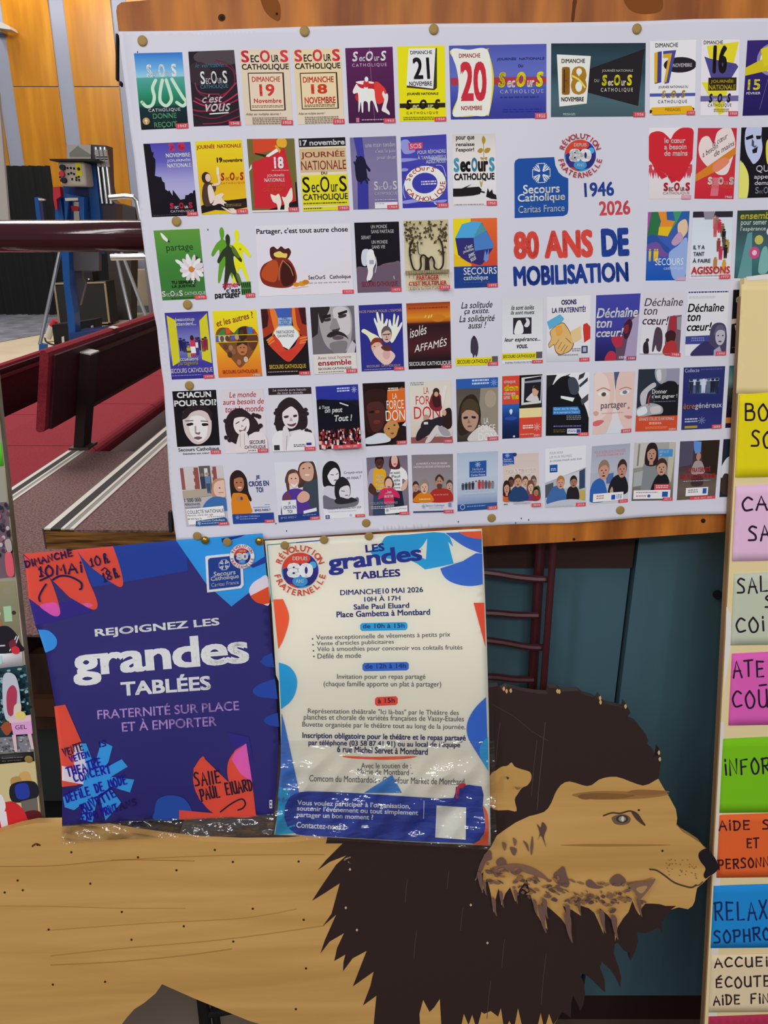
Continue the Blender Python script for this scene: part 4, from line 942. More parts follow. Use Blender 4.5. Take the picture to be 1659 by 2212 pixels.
def paper_man(x, y, c, q=1.0):
    k.S([(x - 5, y), (x, y - 4), (x + 5, y), (x + 5, y + 8), (x + 3, y + 13), (x + 16, y + 19), (x + 30, y + 32), (x + 27, y + 36), (x + 12, y + 27), (x + 12, y + 40), (x + 22, y + 66), (x + 17, y + 68), (x + 3, y + 50), (x - 12, y + 72), (x - 17, y + 70), (x - 10, y + 40), (x - 10, y + 27), (x - 24, y + 36), (x - 28, y + 32), (x - 15, y + 19), (x - 4, y + 13), (x - 5, y + 7)], c)


paper_man(31, 4, '5c9828'); paper_man(66, 8, 'd8d818'); paper_man(44, 14, '2c3420'); k.S('52,26 60,30 70,42 66,44 54,36', '56702c'); k.S('58,68 64,66 70,78 66,82', '56702c'); k.E(72, 32, 3, 1.6, '9a9018')
k.T('aimer', 24, 77, 64, 85, 'c82c50', .03); k.T("c'est", 32, 85, 66, 92, '1c1820', .03); k.T('partager', 4, 91.5, 66, 102, '1c1820', .03); k.R(68, 78, 92, 96, '4a8a44')
for q in range(5): k.S([(69 + q * 4.6, 80), (71.5 + q * 4.6, 79), (72.5 + q * 4.6, 86), (70 + q * 4.6, 86)], '1c3018'); k.S([(69 + q * 4.6, 89), (71.5 + q * 4.6, 88), (72.5 + q * 4.6, 95), (70 + q * 4.6, 95)], '1c3018')
k.fine(26, 102.5, 70, 104, '8a8894'); k.year('1971', 78, 94.5); k.out('white poster with three overlapping green and yellow paper figures')
k = Th('551,488 757,482.4 763.3,633 560,640', ((0, 'd4d0da'), (.7, 'd4ced8'), (1, 'd8d2da')))
k.T("Partager, c'est tout autre chose", 1, 4, 97, 14, '1e1a24', .025); k.S('14,34 18,30 22,34 26,30 30,34 34,33 36,40 30,50 16,48', '4a1c18'); k.S('18,40 24,37 28,40 32,41 30,47 20,45', 'd8c060'); k.S('14,50 22,46 32,48 38,58 41,74 38,84 30,89 16,88 5,82 2,68 6,56', '7c2818'); k.S('12,52 20,50 22,62 18,80 6,76 4,66', 'b04a20'); k.S('28,52 36,58 39,74 35,84 26,86 24,70', '3c1410')
k.L('27,50 23,62 22,78', .8, 'b07a5a', asp=1.35); k.L('27,50 34,60 37,72', .8, 'b07a5a', asp=1.35); k.E(40, 85, 3.5, 3, 'c88420'); k.E(46, 84, 4, 3.5, 'd09028'); k.E(50, 82, 3.5, 3.4, 'c07818'); k.L('36,90 52,88', 1.4, 'd8bcae', False)
k.T('SecOurS   Catholique', 53, 73, 98, 80, '342c38', .01); k.fine(53, 83, 96, 85, 'a09aa8'); k.year('1972', 88.5, 95); k.out('wide white poster with an open leather purse of coins')
k = Th('765,481 861.5,478.5 867,629 772.6,632.3', '14101a')
for a in ('36,5 72,5 76,10', ): pass
for t0, a, b, y in (('UN MONDE', 37, 73, 4), ('SANS PARTAGE', 37, 88, 11), ('SERAIT', 14, 36, 19), ('UN MONDE', 37, 73, 26), ('SANS VIE', 37, 67, 33)): k.T(t0, a, y, b, y + 5, 'e4e0e8', .01)
k.S('0,66 20,64 50,63 62,60 84,58 100,60 100,102 0,102', '6c5868'); k.P('0,66 100,60 100,101 0,101', '665264'); k.S('16,40 24,38 30,40 30,52 22,62 14,60 12,50', 'c4c8d4'); k.S('26,44 36,40 42,46 44,58 38,66 36,76 28,84 22,82 26,70 24,60', 'dcdee6'); k.E(34, 43, 7, 4.6, 'e4e6ee'); k.L('44,50 46,60 42,72', 2.5, 'a8a4b4', asp=.62); k.R(30, 54, 40, 60, '9a9cac'); k.L('26,84 32,84', 2, '2c2430', False); k.L('84,78 85,82', 1.5, 'c8bcc4', False); k.T('SECOURS CATHOLIQUE', 10, 85, 92, 93, '9c2c44', .02); k.year('1973', 76, 94.5); k.out('black poster with an astronaut on the moon')
k = Th('871.5,477 968,474 972,623.8 876.8,627.5', ('b8ac88', 'c4b894', 'cabfa0', 'ccc2a4'))
r = random.Random(5)
for q in range(120):
    x = r.uniform(2, 98); y = r.uniform(2, 34)
    if r.random() < .3: x = r.choice([r.uniform(4, 26), r.uniform(76, 98)]); y = r.uniform(20, 50)
    k.P([(x + 4 * math.cos(a * 1.047 + x) * (1 if a % 2 else .45), y + 2.6 * math.sin(a * 1.047 + x) * (1 if a % 2 else .45)) for a in range(6)], '4a3c28')
k.L('50,76 50,56 42,50 36,54 36,66 30,72 20,70 14,58 12,40 20,28', 4, '2c2018', asp=.62); k.L('50,60 60,53 66,60 66,68 76,72 86,64 86,40 80,28', 4, '2c2018', asp=.62); k.P('46,52 54,54 56,76 44,76', '2c2018'); k.L('30,30 32,48 44,50', 2, '3a2e20', asp=.62)
k.R(0, 72, 100, 76, '9a8c68')
for a in range(24): k.L([(2 + a * 4.1, 72), (2 + a * 4.1 + r.uniform(-2, 2), r.uniform(76, 84))], .8, '5c5034', False)
k.T('PARTAGER', 25, 79, 76, 86, 'b4342c', .04); k.T("C'EST MULTIPLIER", 7, 87.5, 93, 94, 'b4342c', .04); k.T('Aidez le Secours Cath', 8, 96, 74, 101, '4c4234', 0); k.year('1974', 76, 94.5); k.out('sepia poster with a twisted vine tree')
k = Th('978.7,472.4 1073.6,470.5 1075,619.5 981.6,623', ((0, 'd8662c'), (.6, 'c8482c'), (1, 'c04430')))
k.P('0,0 40,0 40,30 0,70', 'dcc81c'); k.P('0,50 40,66 40,70 0,70', 'd8b01c'); k.R(0, 69, 100, 100, '1c3c80'); k.P('4,28 20,8 46,4 66,7 92,38 90,44 66,66 60,68 30,62 10,52', '2e2a6c'); k.P('4,28 20,8 46,4 64,6 46,28', '4a9cd0'); k.P('64,6 92,38 90,44 48,47 46,28', '4478b8'); k.P('64,6 76,18 50,26 46,28', '4a8c98'); k.P('68,60 72,46 76,54 80,44 80,60 74,64', '6888c8')
for q, t0 in enumerate(("c'est", 'possible', 'avec', 'vous')): k.TL(t0, 18 + q * 4.5 + (8 if q != 1 else 0), 45 + q * 6.2, 44 + q * 2.5, 41 + q * 6, 5.5, 'e8e8f0', .03)
k.T('SECOURS', 22, 71, 98, 81, 'dce4f0', .0); k.T('catholique', 22, 82, 78, 91, 'd0d8e8', .0); k.fine(22, 92, 84, 94, '3c5898'); k.year('1975', 76, 94.5); k.out('orange poster with a blue faceted polyhedron')
k = Th('1400,458 1489.8,456 1480.6,605 1394.7,606', ((0, '245a9c'), (.4, '3c58a4'), (.7, '2c58b0'), (1, '1450a8')))
k.P('0,0 8,0 6,28 0,34', 'a04a9c'); k.P('8,0 26,0 30,16 24,40 0,34', '2c6c44'); k.S('0,36 20,34 40,46 56,54 50,60 36,54 16,44 0,46', '2a4c94'); k.P('24,0 44,0 46,12 66,14 58,28 46,36 26,32 32,14', 'd8842c'); k.P('28,22 60,22 50,36 26,34', 'd8b01c'); k.P('50,36 72,14 82,0 60,0 66,14', '3c8c64'); k.S('74,18 92,12 98,28 84,40 76,34', 'd4b898'); k.S('60,44 78,30 88,40 70,50', 'b490b0'); k.S('0,50 24,44 42,56 54,64 36,66 20,56 0,56', '6c4c94'); k.S('56,60 76,50 98,40 98,96 70,98 58,76', '8ca4d4')
for x in (8, 20, 26): k.fig(x, 54, 72, 8, 'd8b42c', 'd8b42c')
k.T('SECOURS', 22, 68, 92, 78, 'd4dcf0', .0); k.T('catholique', 44, 80, 94, 86, 'b8c8e8', 0); k.year('1976', 76, 95, col='b898b8'); k.out('abstract multicolour poster on blue')
k = Th('1497.4,457 1583.3,456 1577,600.8 1488.8,602.6', ('c8ccd8', 'ccd4dc', 'd0d6de', 'd8d4dc'))
k.R(0, 0, 100, 9, '2c2832'); k.P('26,0 56,0 50,12 30,12', '8a8490')
for x, y, c in ((56, 10, 'b86a74'), (62, 12, '8a6a5c'), (68, 16, 'c02c44'), (58, 22, 'c44c54'), (76, 22, '7a5c3c'), (80, 30, '1c1c28'), (82, 42, '5a4a3c'), (68, 44, '8a3c3c'), (90, 46, 'a08844'), (74, 56, 'c42c50'), (86, 54, '241c24'), (62, 72, 'b07a3c'), (84, 76, 'c8942c')): k.fig(x, y - 4, y + 16, 12, c, c)
k.T('IL Y A', 6, 50, 34, 56, '4a4c5c', .03); k.T('TANT', 7, 60, 34, 66, '4a4c5c', .03); k.T('À FAIRE', 6, 69, 50, 76, '4a4c5c', .02); k.T('AGISSONS', 4, 82, 99, 93, 'c83c38', .03); k.fine(4, 95, 74, 97, '9a98a4'); k.year('1977', 74, 94.5); k.out('pale poster with a falling chain of tiny people')
k = Th('1593.3,455 1678,453 1672,599 1586,601', ((0, '2c3c2c'), (.3, '3a4c50'), (.7, '3c6c70'), (1, '32585c')))
k.T('ensemble', 8, 3, 100, 13, 'c8b828', .02, .1); k.T('pour semer', 10, 16, 76, 24, 'c8d0cc', 0); k.T("l'espérance", 10, 24, 74, 32, 'c8d0cc', 0); k.P('28,34 40,32 44,100 8,100', '5c8c90'); k.E(58, 44, 11, 7, 'b8b058'); k.E(48, 63, 13, 9, 'c04878'); k.E(48, 63, 6, 4, 'd8b8cc'); k.E(84, 32, 8, 6, 'c4c8d4'); k.S('66,60 80,56 84,90 60,92', '74a4a0'); k.year('1978'); k.out('dark green poster with round flowers of light')
# row 4
k = Th('355.4,676 449,672 462.6,816 371,820', ((0, '38308c'), (.2, '4c489c'), (.5, '8084bc'), (.62, '6464a8'), (.75, '40389a'), (1, '342c88')))
k.P('4,4 24,12 24,74 6,80', 'c8c028'); k.P('97,3 78,14 76,72 98,78', 'c8c028'); k.T('beaucoup', 23, 8, 67, 15, 'e0e0ec', .02); k.T('attendent...', 22, 14.5, 70, 20, 'e0e0ec', .02)
for x, y, c in ((30, 40, '1c1c50'), (38, 42, '24245c'), (72, 40, '2c2458'), (82, 42, '8c2c44'), (46, 46, '30307c'), (88, 40, '7c2438')): k.fig(x, y - 2, y + 18, 12, c, '2c2040')
k.fig(58, 36, 66, 15, 'c4344c', 'c89a8c'); k.P('51,52 64,52 66,62 50,62', 'e6e2ec'); k.E(57, 39, 4.5, 4, '2a1c24'); k.fig(67, 38, 65, 11, '3c3480', '4a2c30'); k.R(64, 46, 70, 54, 'd8d0c4'); k.fig(47, 50, 68, 12, 'b8a83c', 'a87a5c'); k.R(42, 58, 52, 61, '4a4420')
k.T('accueillons', 20, 67, 67, 73, 'dcdcec', .02); k.T('partageons', 19, 74, 66, 81, 'a8a04c', .02); k.T('SECOURS CATHOLIQUE', -1, 84, 98, 92, 'dcd8ec', .02); k.fine(2, 94, 72, 96, '8a84bc'); k.year('1979', 75, 95); k.out('violet poster with yellow shutters opening on a family')
k = Th('459,672 553.3,669 566.7,812.6 472.3,816', ((0, 'dcd01c'), (.4, 'dcbc1c'), (.7, 'd88c20'), (1, 'd06424')))
k.TL('et les autres ?', 7, 24, 92, 12, 10, '9a4a1c', .03)
k.S('2,38 8,28 20,25 34,28 46,34 58,26 72,24 88,28 96,38 97,48 88,60 72,74 52,86 40,78 24,64 8,50', '7a4a28')
k.P('46,36 58,26 74,24 74,42 62,46', '3c2418'); k.P('8,34 24,26 24,36 6,38', '3c7c3c'); k.P('26,25 34,26 38,34 26,35', 'c8502c'); k.P('44,34 56,26 54,36 42,38', '3c6c40'); k.P('78,25 88,26 86,36 76,36', '3c68b8'); k.P('90,27 99,38 90,38', 'b8402c'); k.P('2,38 8,38 6,48 1,46', '3c60b4'); k.P('38,37 44,36 44,44 36,44', '3c60b4'); k.P('8,37 34,37 30,47 8,46', 'cac0b0')
for x, y, c in ((16, 42, '6a4c3c'), (28, 42, '5a3a2c'), (34, 56, 'a07050'), (22, 54, '5c3c2c'), (40, 62, '8a5a40'), (50, 40, 'b89070'), (62, 34, '4a3024'), (88, 44, '5a3828'), (80, 56, '7a4c38'), (50, 78, 'a86a54'), (66, 74, 'c0b0a0'), (30, 66, '4a342c')): k.E(x, y, 5, 4.4, c)
k.S('74,38 96,38 96,50 84,60 76,52', '5c3424'); k.E(60, 57, 12, 11, 'b06c44'); k.P('48,54 50,46 60,44 72,48 72,54 62,50', '3a2016'); k.E(56, 56, 1.6, .8, '2c1810'); k.E(64, 56, 1.6, .8, '2c1810'); k.E(60, 63, 4, 1, '6a2c20')
for y in (36.5, 47): k.R(2, y, 96, y + .9, 'd8c01c')
k.T('SECOURS CATHOLIQUE', 10, 89, 90, 95, 'b04c1c', .02); k.T('1980', 80, 96, 96, 99.5, 'f0dcc8', .03); k.out('yellow poster with a heart made of faces')
k = Th('563,667.7 659.6,664 669.8,808.7 576,812', '1c1418')
k.P('30,0 70,0 66,22 36,22', '3c58a8'); k.P('36,14 68,14 66,30 36,30', '8ca8d0'); k.S('0,14 10,0 28,0 34,10 34,22 24,34 4,42 0,40', 'a03420'); k.S('68,0 90,0 100,10 100,42 78,36 70,22', 'a03420'); k.S('20,0 30,0 36,12 36,24 28,34', 'd8742c'); k.S('70,0 76,0 78,24 84,34 70,26', 'd8742c'); k.P('0,0 14,0 16,12 12,26 0,30', '3a1418'); k.P('84,0 100,0 100,26 90,24', '3a1418'); k.P('24,36 34,27 68,27 80,36 82,42 56,62 40,56', 'e6e4ec'); k.L('34,27 24,36 22,44', 2.5, 'd8a02c', asp=.65); k.L('68,27 80,36 82,44', 2.5, 'd8a02c', asp=.65)
k.S('10,52 14,44 24,40 36,48 46,60 56,62 70,56 80,44 92,42 98,46 92,56 70,72 52,80 30,68', 'c8402c'); k.P('30,66 52,80 76,66 60,62', 'c43828')
for d in ((10, 50, 22, 44), (8, 47, 20, 42), (12, 53, 24, 48), (98, 44, 84, 46), (98, 48, 84, 50), (94, 52, 82, 53)): k.L([(d[0], d[1]), (d[2], d[3])], 3.4, 'dc7c3c', False, .65)
for q, t0 in enumerate(('DES', 'PAUVRES', 'PLUS', 'NOMBREUX')): k.T(t0, 46 - q * 1.5 - (4 if q % 2 else 0), 14 + q * 3, 58 + q * 1.5 + (4 if q % 2 else 0), 16.2 + q * 3, '30488c', 0)
k.T('PARTAGEONS', 31, 33, 71, 37.5, '5c6070', 0); k.T('DAVANTAGE', 33, 39, 69, 43, '5c6070', 0); k.T('SECOURS CATHOLIQUE', 8, 84, 92, 91, 'd8b83c', .03); k.fine(4, 94, 72, 96, 'a89890'); k.year('1981', 75, 95); k.out('black poster with glowing hands holding a loaf of light')
k = Th('669.7,664 764.6,660 771.3,804 679,808.6', '6a646c')
k.P('0,0 20,0 14,40 0,46', '2c2428'); k.S('20,4 40,0 80,0 92,10 94,30 88,56 80,66 60,72 44,66 30,56 22,40 18,20', 'a09a9c'); k.S('52,4 80,2 90,16 88,40 70,44 58,30', 'c4bec0'); k.S('18,0 44,0 36,14 24,24', '2c2428'); k.P('26,14 46,11 46,16 28,18', '241c20'); k.P('62,10 84,6 84,10 64,14', '241c20'); k.S('30,19 44,17 44,21 32,22', '3a3034'); k.S('64,14 80,12 80,16 66,18', '3a3034'); k.P('50,18 58,18 66,34 46,36 42,32', '8a8488'); k.P('46,35 66,33 62,37 50,38', '3c3238'); k.S('34,44 44,38 60,37 76,42 84,50 76,46 60,43 44,46', '2a2226'); k.E(60, 47, 13, 3, '5c4c54'); k.S('40,56 60,52 80,54 74,68 60,74 46,68', '7a7478'); k.S('0,58 20,50 44,70 60,76 84,68 96,52 100,56 100,72 0,72', '342c32'); k.P('80,66 92,52 100,58 96,72 76,72', 'b8b4bc')
k.R(0, 70.5, 100, 100, 'd4cec8'); k.T('Avec tout homme', 10, 73.5, 88, 78.5, '8c3440', .0); k.T('ensemble', 10, 79.5, 88, 88, 'b02c3c', .03); k.T('SECOURS CATHOLIQUE', 10, 91, 88, 95, '342830', .02); k.fine(10, 97, 70, 99, '6c646c'); k.year('1982', 75, 94.5); k.out('grey portrait poster of a moustached man')
k = Th('774.5,659.6 868,655.4 872.9,798.6 781.4,802.5', '2c2c84')
k.T('NOS MAINS POUR L’ESPOIR', 1, 8, 99, 12, 'c8a890', .02); k.S('4,40 10,36 26,42 44,50 46,66 74,80 56,92 30,74 24,56 16,46', 'ece0bc')
k.S('40,36 34,24 36,20 42,28 40,14 44,12 50,26 52,14 56,16 56,30 64,22 66,26 60,40 58,50 46,50', 'ece6d0'); k.S('66,44 68,26 72,24 76,34 80,16 84,18 82,32 90,18 92,22 88,36 98,28 98,34 88,46 76,58 70,56', 'ece6d0')
k.face(62, 47, 11, 11, 'c8a898', '5c5458', 0, '4a3438'); k.L('53,46 71,45', 1.2, '3c3438', False); k.face(38, 64, 13, 11, 'd0a894', '7c3424', 0, '5a2c24'); k.S('30,74 46,62 70,70 80,80 58,92', 'd8b8b0'); k.E(60, 76, 9, 7, 'c8a098'); k.S('48,64 66,62 72,70 56,70', '5a2c28'); k.T('SECOURS  CATHOLIQUE', 12, 91, 92, 95, 'c8b0a4', .02); k.fine(6, 97, 70, 99, '9088b0'); k.year('1983', 76, 95); k.out('blue poster with a dove made of hands and faces')
k = Th('877.4,655.4 972,651.4 975,794.6 882.7,798', ((0, '8c3a1c'), (.1, 'b8581c'), (.22, 'd0841c'), (.28, 'b4601c'), (.31, '4c1c18'), (.34, '2a1418'), (.5, '3a1a20'), (.7, '4a1c24'), (.85, '241218'), (1, '1c1018')))
k.fine(4, 7, 96, 11, '8c3418'); k.E(72, 24, 16, 6, 'c0741c'); k.L('42,22 44,20', 2, 'ecd870', False); k.L('50,23 52,20', 2, 'ecd870', False); k.L('56,22 58,19', 2, 'ecd870', False)
k.TL('isolés', 6, 53, 46, 47, 15, 'ecdcd4', -.005, .35); k.TL('AFFAMÉS', 15, 75, 92, 66, 14, 'ecdcd4', -.005, .25); k.T('SECOURS CATHOLIQUE', 2, 89, 99, 96, 'ece8ec', .03); k.year('1984', 77, 95); k.out('dark red sunset poster with scratched white lettering')
k = Th('982,652 1075,648 1075.5,788.8 984.8,792')
for q, (t0, a, b, i) in enumerate((('La solitude', 15, 88, 0), ('ça existe.', 22, 80, 0), ('La solidarité', 10, 93, 0), ('aussi !', 31, 73, 0))): k.T(t0, a, 1 + q * 10.4, b, 11 + q * 10.4, '1c181c', .005, .3)
k.S('38,58 44,55 50,58 54,70 52,82 48,86 46,82 42,88 40,82 36,78 36,66', '3c3444'); k.E(44, 56, 3.5, 2.5, '2c2430'); k.R(0, 87, 86, 99, 'dccc1c'); k.R(86, 86, 100, 95, '5a545c'); k.T('SECOURS CATHOLIQUE', 3, 90, 84, 97, '4c4420', .02, .2); k.year('1985', 76, 94.5); k.out('white poster with a lone dark figure')
k = Th('1084.6,645 1173.3,642.5 1172,783.3 1084.6,786.4', ('c8ccce', 'd0d2d6', 'd6d6dc', 'd8d8de'))
k.T('ils sont isolés', 22, 11, 78, 18, '241e22', .02, .25); k.T('ils sont muets', 21, 19, 79, 25, '241e22', .02, .25); k.R(27, 30, 72, 55, '2a242c'); k.S('30,54 34,40 40,34 48,36 52,46 50,54', 'dcdce2'); k.E(60, 38, 8, 7, 'cfcfd6'); k.P('44,32 56,30 60,36 52,44', '2a242c'); k.T('leur espérance...', 6, 60, 94, 68, '241e22', .02, .25); k.T('vous.', 36, 71, 63, 77, '241e22', .02, .25); k.R(0, 84, 84, 94, 'd8c81c'); k.R(84, 83, 99, 93, '5a545c'); k.T('SECOURS CATHOLIQUE', 2, 86.5, 82, 92, '4c4420', .02, .2); k.T('ENSEMBLE POURSUIVONS NOTRE', 8, 97, 74, 99.5, '5a545c', 0); k.year('1986', 74, 95.5); k.out('pale grey poster with a small dark photograph')
k = Th('1181.3,642 1275.8,637.8 1274.8,779.2 1181,782.3', ((0, 'd8d6da'), (.8, 'd6d4d8'), (1, 'bcc0c6')))
k.T('OSONS', 33, 5, 68, 13, '38306c', .05); k.T('LA FRATERNITÉ!', 12, 15, 89, 25, '38306c', .04); k.P('0,38 30,27 40,34 32,42 6,50', '5ca4cc'); k.P('84,44 92,42 100,48 100,66 86,72 82,58', 'c0342c'); k.P('72,48 82,44 86,72 76,70', 'd8d4d4')
k.S('8,52 34,40 46,46 58,62 62,74 54,84 40,88 30,90 20,84 16,74 6,78 4,72 10,64', '6a4c2c'); k.S('9.5,52 34,41 45,47 57,62 60,74 53,83 40,87 30,88 21,83 17,73 6,77 5.5,72 11,64', 'd4ac6c'); k.P('54,54 78,46 80,66 60,72', 'd8bc88'); k.S('20,46 32,44 36,56 24,60', 'd89c4c')
for a in ('20,74 28,66', '26,80 34,70', '32,84 42,74', '38,86 48,76', '44,64 56,72'): k.L(a, .9, '6a4c2c', False)
k.fine(58, 80, 78, 86, '8a8a94', 2); k.R(80, 77, 94, 88, '34345c'); k.R(83, 79, 91, 86, 'a4a4b8'); k.fine(26, 89, 72, 92, '8a8a94'); k.year('1987', 75, 95, 98); k.out('white cartoon poster of a handshake')
DC = 'Déchaîne', 'ton', 'cœur!'
k = Th('1288,637.8 1383.8,633.7 1373.6,777.2 1285,780', ((0, '40409a'), (.5, '3c3c94'), (.75, '28286c'), (1, '1c1c4c')))
k.S('70,40 86,34 100,30 104,102 40,102 50,88 44,70 56,64 66,60', '5c4458'); k.P('84,40 100,30 100,100 70,100 76,70', '9c90b0'); k.S('66,48 78,38 86,46 78,66 68,66', '3a1c30'); k.S('38,66 54,62 66,66 64,78 48,80', 'a82c44'); k.S('24,96 34,86 48,88 50,100 28,102', 'b02c44'); k.S('66,50 76,46 78,56 70,60', '7c2438')
k.T(DC[0], 2, 20, 97, 35, 'ececf4', .02, .2); k.T(DC[1], 2, 38, 38, 50, 'ececf4', .02, .2); k.T(DC[2], 2, 51, 66, 64, 'ececf4', .02, .2); k.fine(58, 94, 76, 98, 'd8c8dc', 2); k.year('1988', 77, 94.5, col='9c3c5c'); k.out('blue Déchaîne ton cœur poster with blurred red shapes')
k = Th('1392.2,632.5 1477.5,629.8 1469.4,770 1381.3,764.5', ('ccc6d0', 'd0ccd4', 'd4d2d8'))
k.T(DC[0], 2, 9, 99, 22, '5c4a5c', .01, .2); k.T(DC[1], 2, 25, 36, 36, '5c4a5c', .01, .2); k.T(DC[2], 1, 38, 66, 52, '4c2c3c', .01, .2); k.P('68,38 98,36 98,100 64,96 60,80', '6c5460'); k.S('68,42 84,38 86,60 72,64', '9c2c3c'); k.P('86,40 98,38 98,60 88,58', '8c9098'); k.S('60,66 74,60 86,66 80,82 66,80', '3a1c20'); k.S('60,84 76,76 90,82 88,100 58,98', 'a83434'); k.S('34,60 44,56 52,64 54,82 50,94 42,92 38,84 34,94 30,92', '4a3a48'); k.S('8,84 16,78 20,84 22,98 10,98', '2c2028'); k.E(17, 77, 4, 3, '3a2830'); k.L('0,100 74,97', .8, '8a8890', False); k.year('1989', 76, 94.5); k.out('pale Déchaîne ton cœur poster with street figures')
k = Th('1485.7,628 1575.2,626 1568,766.8 1479.3,769', 'd4d4da')
k.fine(2, 1.5, 99, 5.5, '3c3c84'); k.fine(4, 9, 68, 13, 'b4b4c0', 2); k.T(DC[0], 2, 20, 90, 33, '18141c', .02, .2); k.T(DC[1], 2, 36, 34, 47, '18141c', .02, .2); k.T(DC[2], 2, 49, 62, 62, '18141c', .02, .2); k.P('0,70 60,69 56,82 0,82', '3c4488'); k.fine(14, 72, 46, 79, '7880b4', 2)
k.S('56,98 58,72 62,56 76,50 94,54 100,72 100,98', '44405c'); k.E(84, 71, 12, 14, 'b0acb8'); k.S('68,70 74,56 88,54 98,66 90,62 78,62', '5c5870'); k.E(79, 70, 2, 1, '242030'); k.E(90, 70, 2, 1, '242030'); k.E(84, 79, 4, 1.2, '5c4c60'); k.S('16,100 26,88 50,78 66,86 76,92 74,100', '34305c'); k.P('70,92 84,86 92,100 70,100', '9c98ac'); k.year('1990', 75, 94.5); k.out('white Déchaîne ton cœur poster with a long haired girl')
k = Th('1584.2,626 1670,624 1663,761 1577,763.6', '1c1218')
k.T("C'EST", 8, 10, 60, 22, 'c8b8b4', 0); k.T('MIEUX', 12, 24, 80, 36, 'c8b8b4', 0); k.P('0,46 40,44 40,50 0,54', 'c8b0a0'); k.P('8,56 30,52 32,72 14,72', 'd0b8a8'); k.P('14,54 26,60 24,70 12,66', '6c3c34'); k.fine(4, 90, 60, 92, '5a4a4a'); k.out('near black poster half hidden by the notice panel')
# row 5
k = Th('372,845.4 466.5,842 476.6,979.3 384.4,983.5')
k.R(0, 0, 100, 87, '161016'); k.T('CHACUN', 10, 2, 88, 11, 'f0ecf0', .04); k.T('POUR SOI?', 2, 14.5, 99, 24, 'f0ecf0', .04); k.S('20,34 40,27 66,26 82,36 84,56 78,72 62,82 46,84 32,78 20,62', 'c8b8b8'); k.S('36,42 60,40 74,50 70,72 54,80 42,76 32,62', 'e4d8d8'); k.S('16,44 24,30 44,24 70,24 86,34 84,48 76,36 60,31 40,34 28,42', '2a1e22'); k.S('26,52 38,50 42,53 30,55', '241a1c'); k.S('62,52 74,52 76,55 64,56', '241a1c'); k.L('24,47 42,47', 1.4, '5c4a4c'); k.L('60,48 76,49', 1.4, '5c4a4c'); k.S('44,64 50,66 56,65 54,69 46,68', '7a6466'); k.P('44,56 48,55 47,66 44,66', 'a08c8c'); k.S('40,74 50,72 60,74 50,77', '6a4c52'); k.T('Secours Catholique', 2, 89, 97, 96, '241e24', .01); k.T('Déchaîne ton cœur', 12, 97, 74, 99.5, '4a444c', .02); k.year('1992', 77, 94.5); k.out('black and white close-up of a child under bold white lettering')
k = Th('475.5,842 568.8,839 579,976 487,979.7', ('ccc4ca', 'd2cad0', 'd4ccd2'))
k.T('Le monde', 20, 4, 82, 13, 'c02c48', .01, .2); k.T('aura besoin de', 4, 15, 99, 24, 'c02c48', .01, .2); k.T('tout le monde', 8, 26, 97, 36, 'c02c48', .01, .2)
r = random.Random(3)
k.S('8,46 22,34 44,30 66,40 80,52 84,66 70,70 60,72 30,86 10,76 4,60', '2c2024')
for q in range(22): k.E(r.uniform(4, 22) if q % 2 else r.uniform(66, 88), r.uniform(40, 82), 5, 3.4, '2c2024')
k.E(43, 55, 19, 17, 'dcd2d4', rot=-10); k.S('22,46 36,36 54,38 64,48 50,44 36,44', '2c2024'); k.L('30,54 38,51', 1.6, '4a3a3e'); k.L('46,50 54,46', 1.6, '4a3a3e'); k.P('42,56 48,58 42,60', 'a89a9c'); k.S('36,64 46,64 54,58 50,66 40,68', '7a5c62'); k.S('24,100 36,70 50,66 56,76 50,100', 'd8ced0'); k.S('56,78 74,68 96,74 100,100 54,100', 'dad0d4'); k.L('38,70 36,90', .8, '8a7a7e'); k.L('48,70 46,88', .8, '8a7a7e'); k.T('SECOURS', 58, 81, 95, 87, '241e24', .02, .15); k.T('CATHOLIQUE', 46, 89, 96, 95, '241e24', .02, .15); k.fine(54, 96, 72, 99, '7a747c'); k.year('1993', 76, 94.5); k.out('pale poster of a curly haired girl under red lettering')
k = Th('579.3,838.4 672,835.9 681.2,972 589,975.7', ('ccc8d0', 'd0ccd4', 'd4d0d6'))
k.R(0, 0, 100, 11, '2a2228'); k.T('Le monde aura besoin', 10, 1.5, 88, 5.5, 'dcd6dc', .01, .2); k.T('de tout le monde', 20, 6.5, 80, 10, 'dcd6dc', .01, .2); k.S('12,44 22,26 42,16 60,18 76,30 86,46 84,62 70,66 20,70 10,58', '2a2024')
for q in range(24): k.E(r.uniform(6, 24) if q % 2 else r.uniform(70, 92), r.uniform(34, 72), 5, 3.2, '2a2024')
k.E(47, 46, 19, 19, 'd8d0d4'); k.S('26,40 34,26 56,24 66,38 52,30 38,34', '2a2024'); k.S('32,45 42,44 42,47 34,48', '3c2e34'); k.S('54,44 62,43 62,46 55,47', '3c2e34'); k.P('48,46 52,53 44,53', 'a89ca2'); k.S('38,57 48,58 60,56 54,61 44,61', '6a3c48'); k.S('0,102 8,72 30,68 40,78 60,70 92,72 100,82 100,102', 'dcd8de'); k.S('26,70 32,60 40,66 42,80 30,98 24,96', 'd4ccd2'); k.L('36,76 32,98', 1, '7a6c74'); k.R(4, 90, 17, 98, '342c38'); k.fine(50, 90, 78, 95, '5c5468', 2); k.R(80, 88, 92, 92, '2c2c7c'); k.year('1994', 75, 94.5); k.out('grey poster of a curly haired child under a black title strip')
k = Th('681.5,835 773.3,830 780.5,966.3 690.3,971.4', ((0, '2c3494'), (.22, '2a3090'), (.26, '14142c'), (.65, '14101c'), (1, '24141c')))
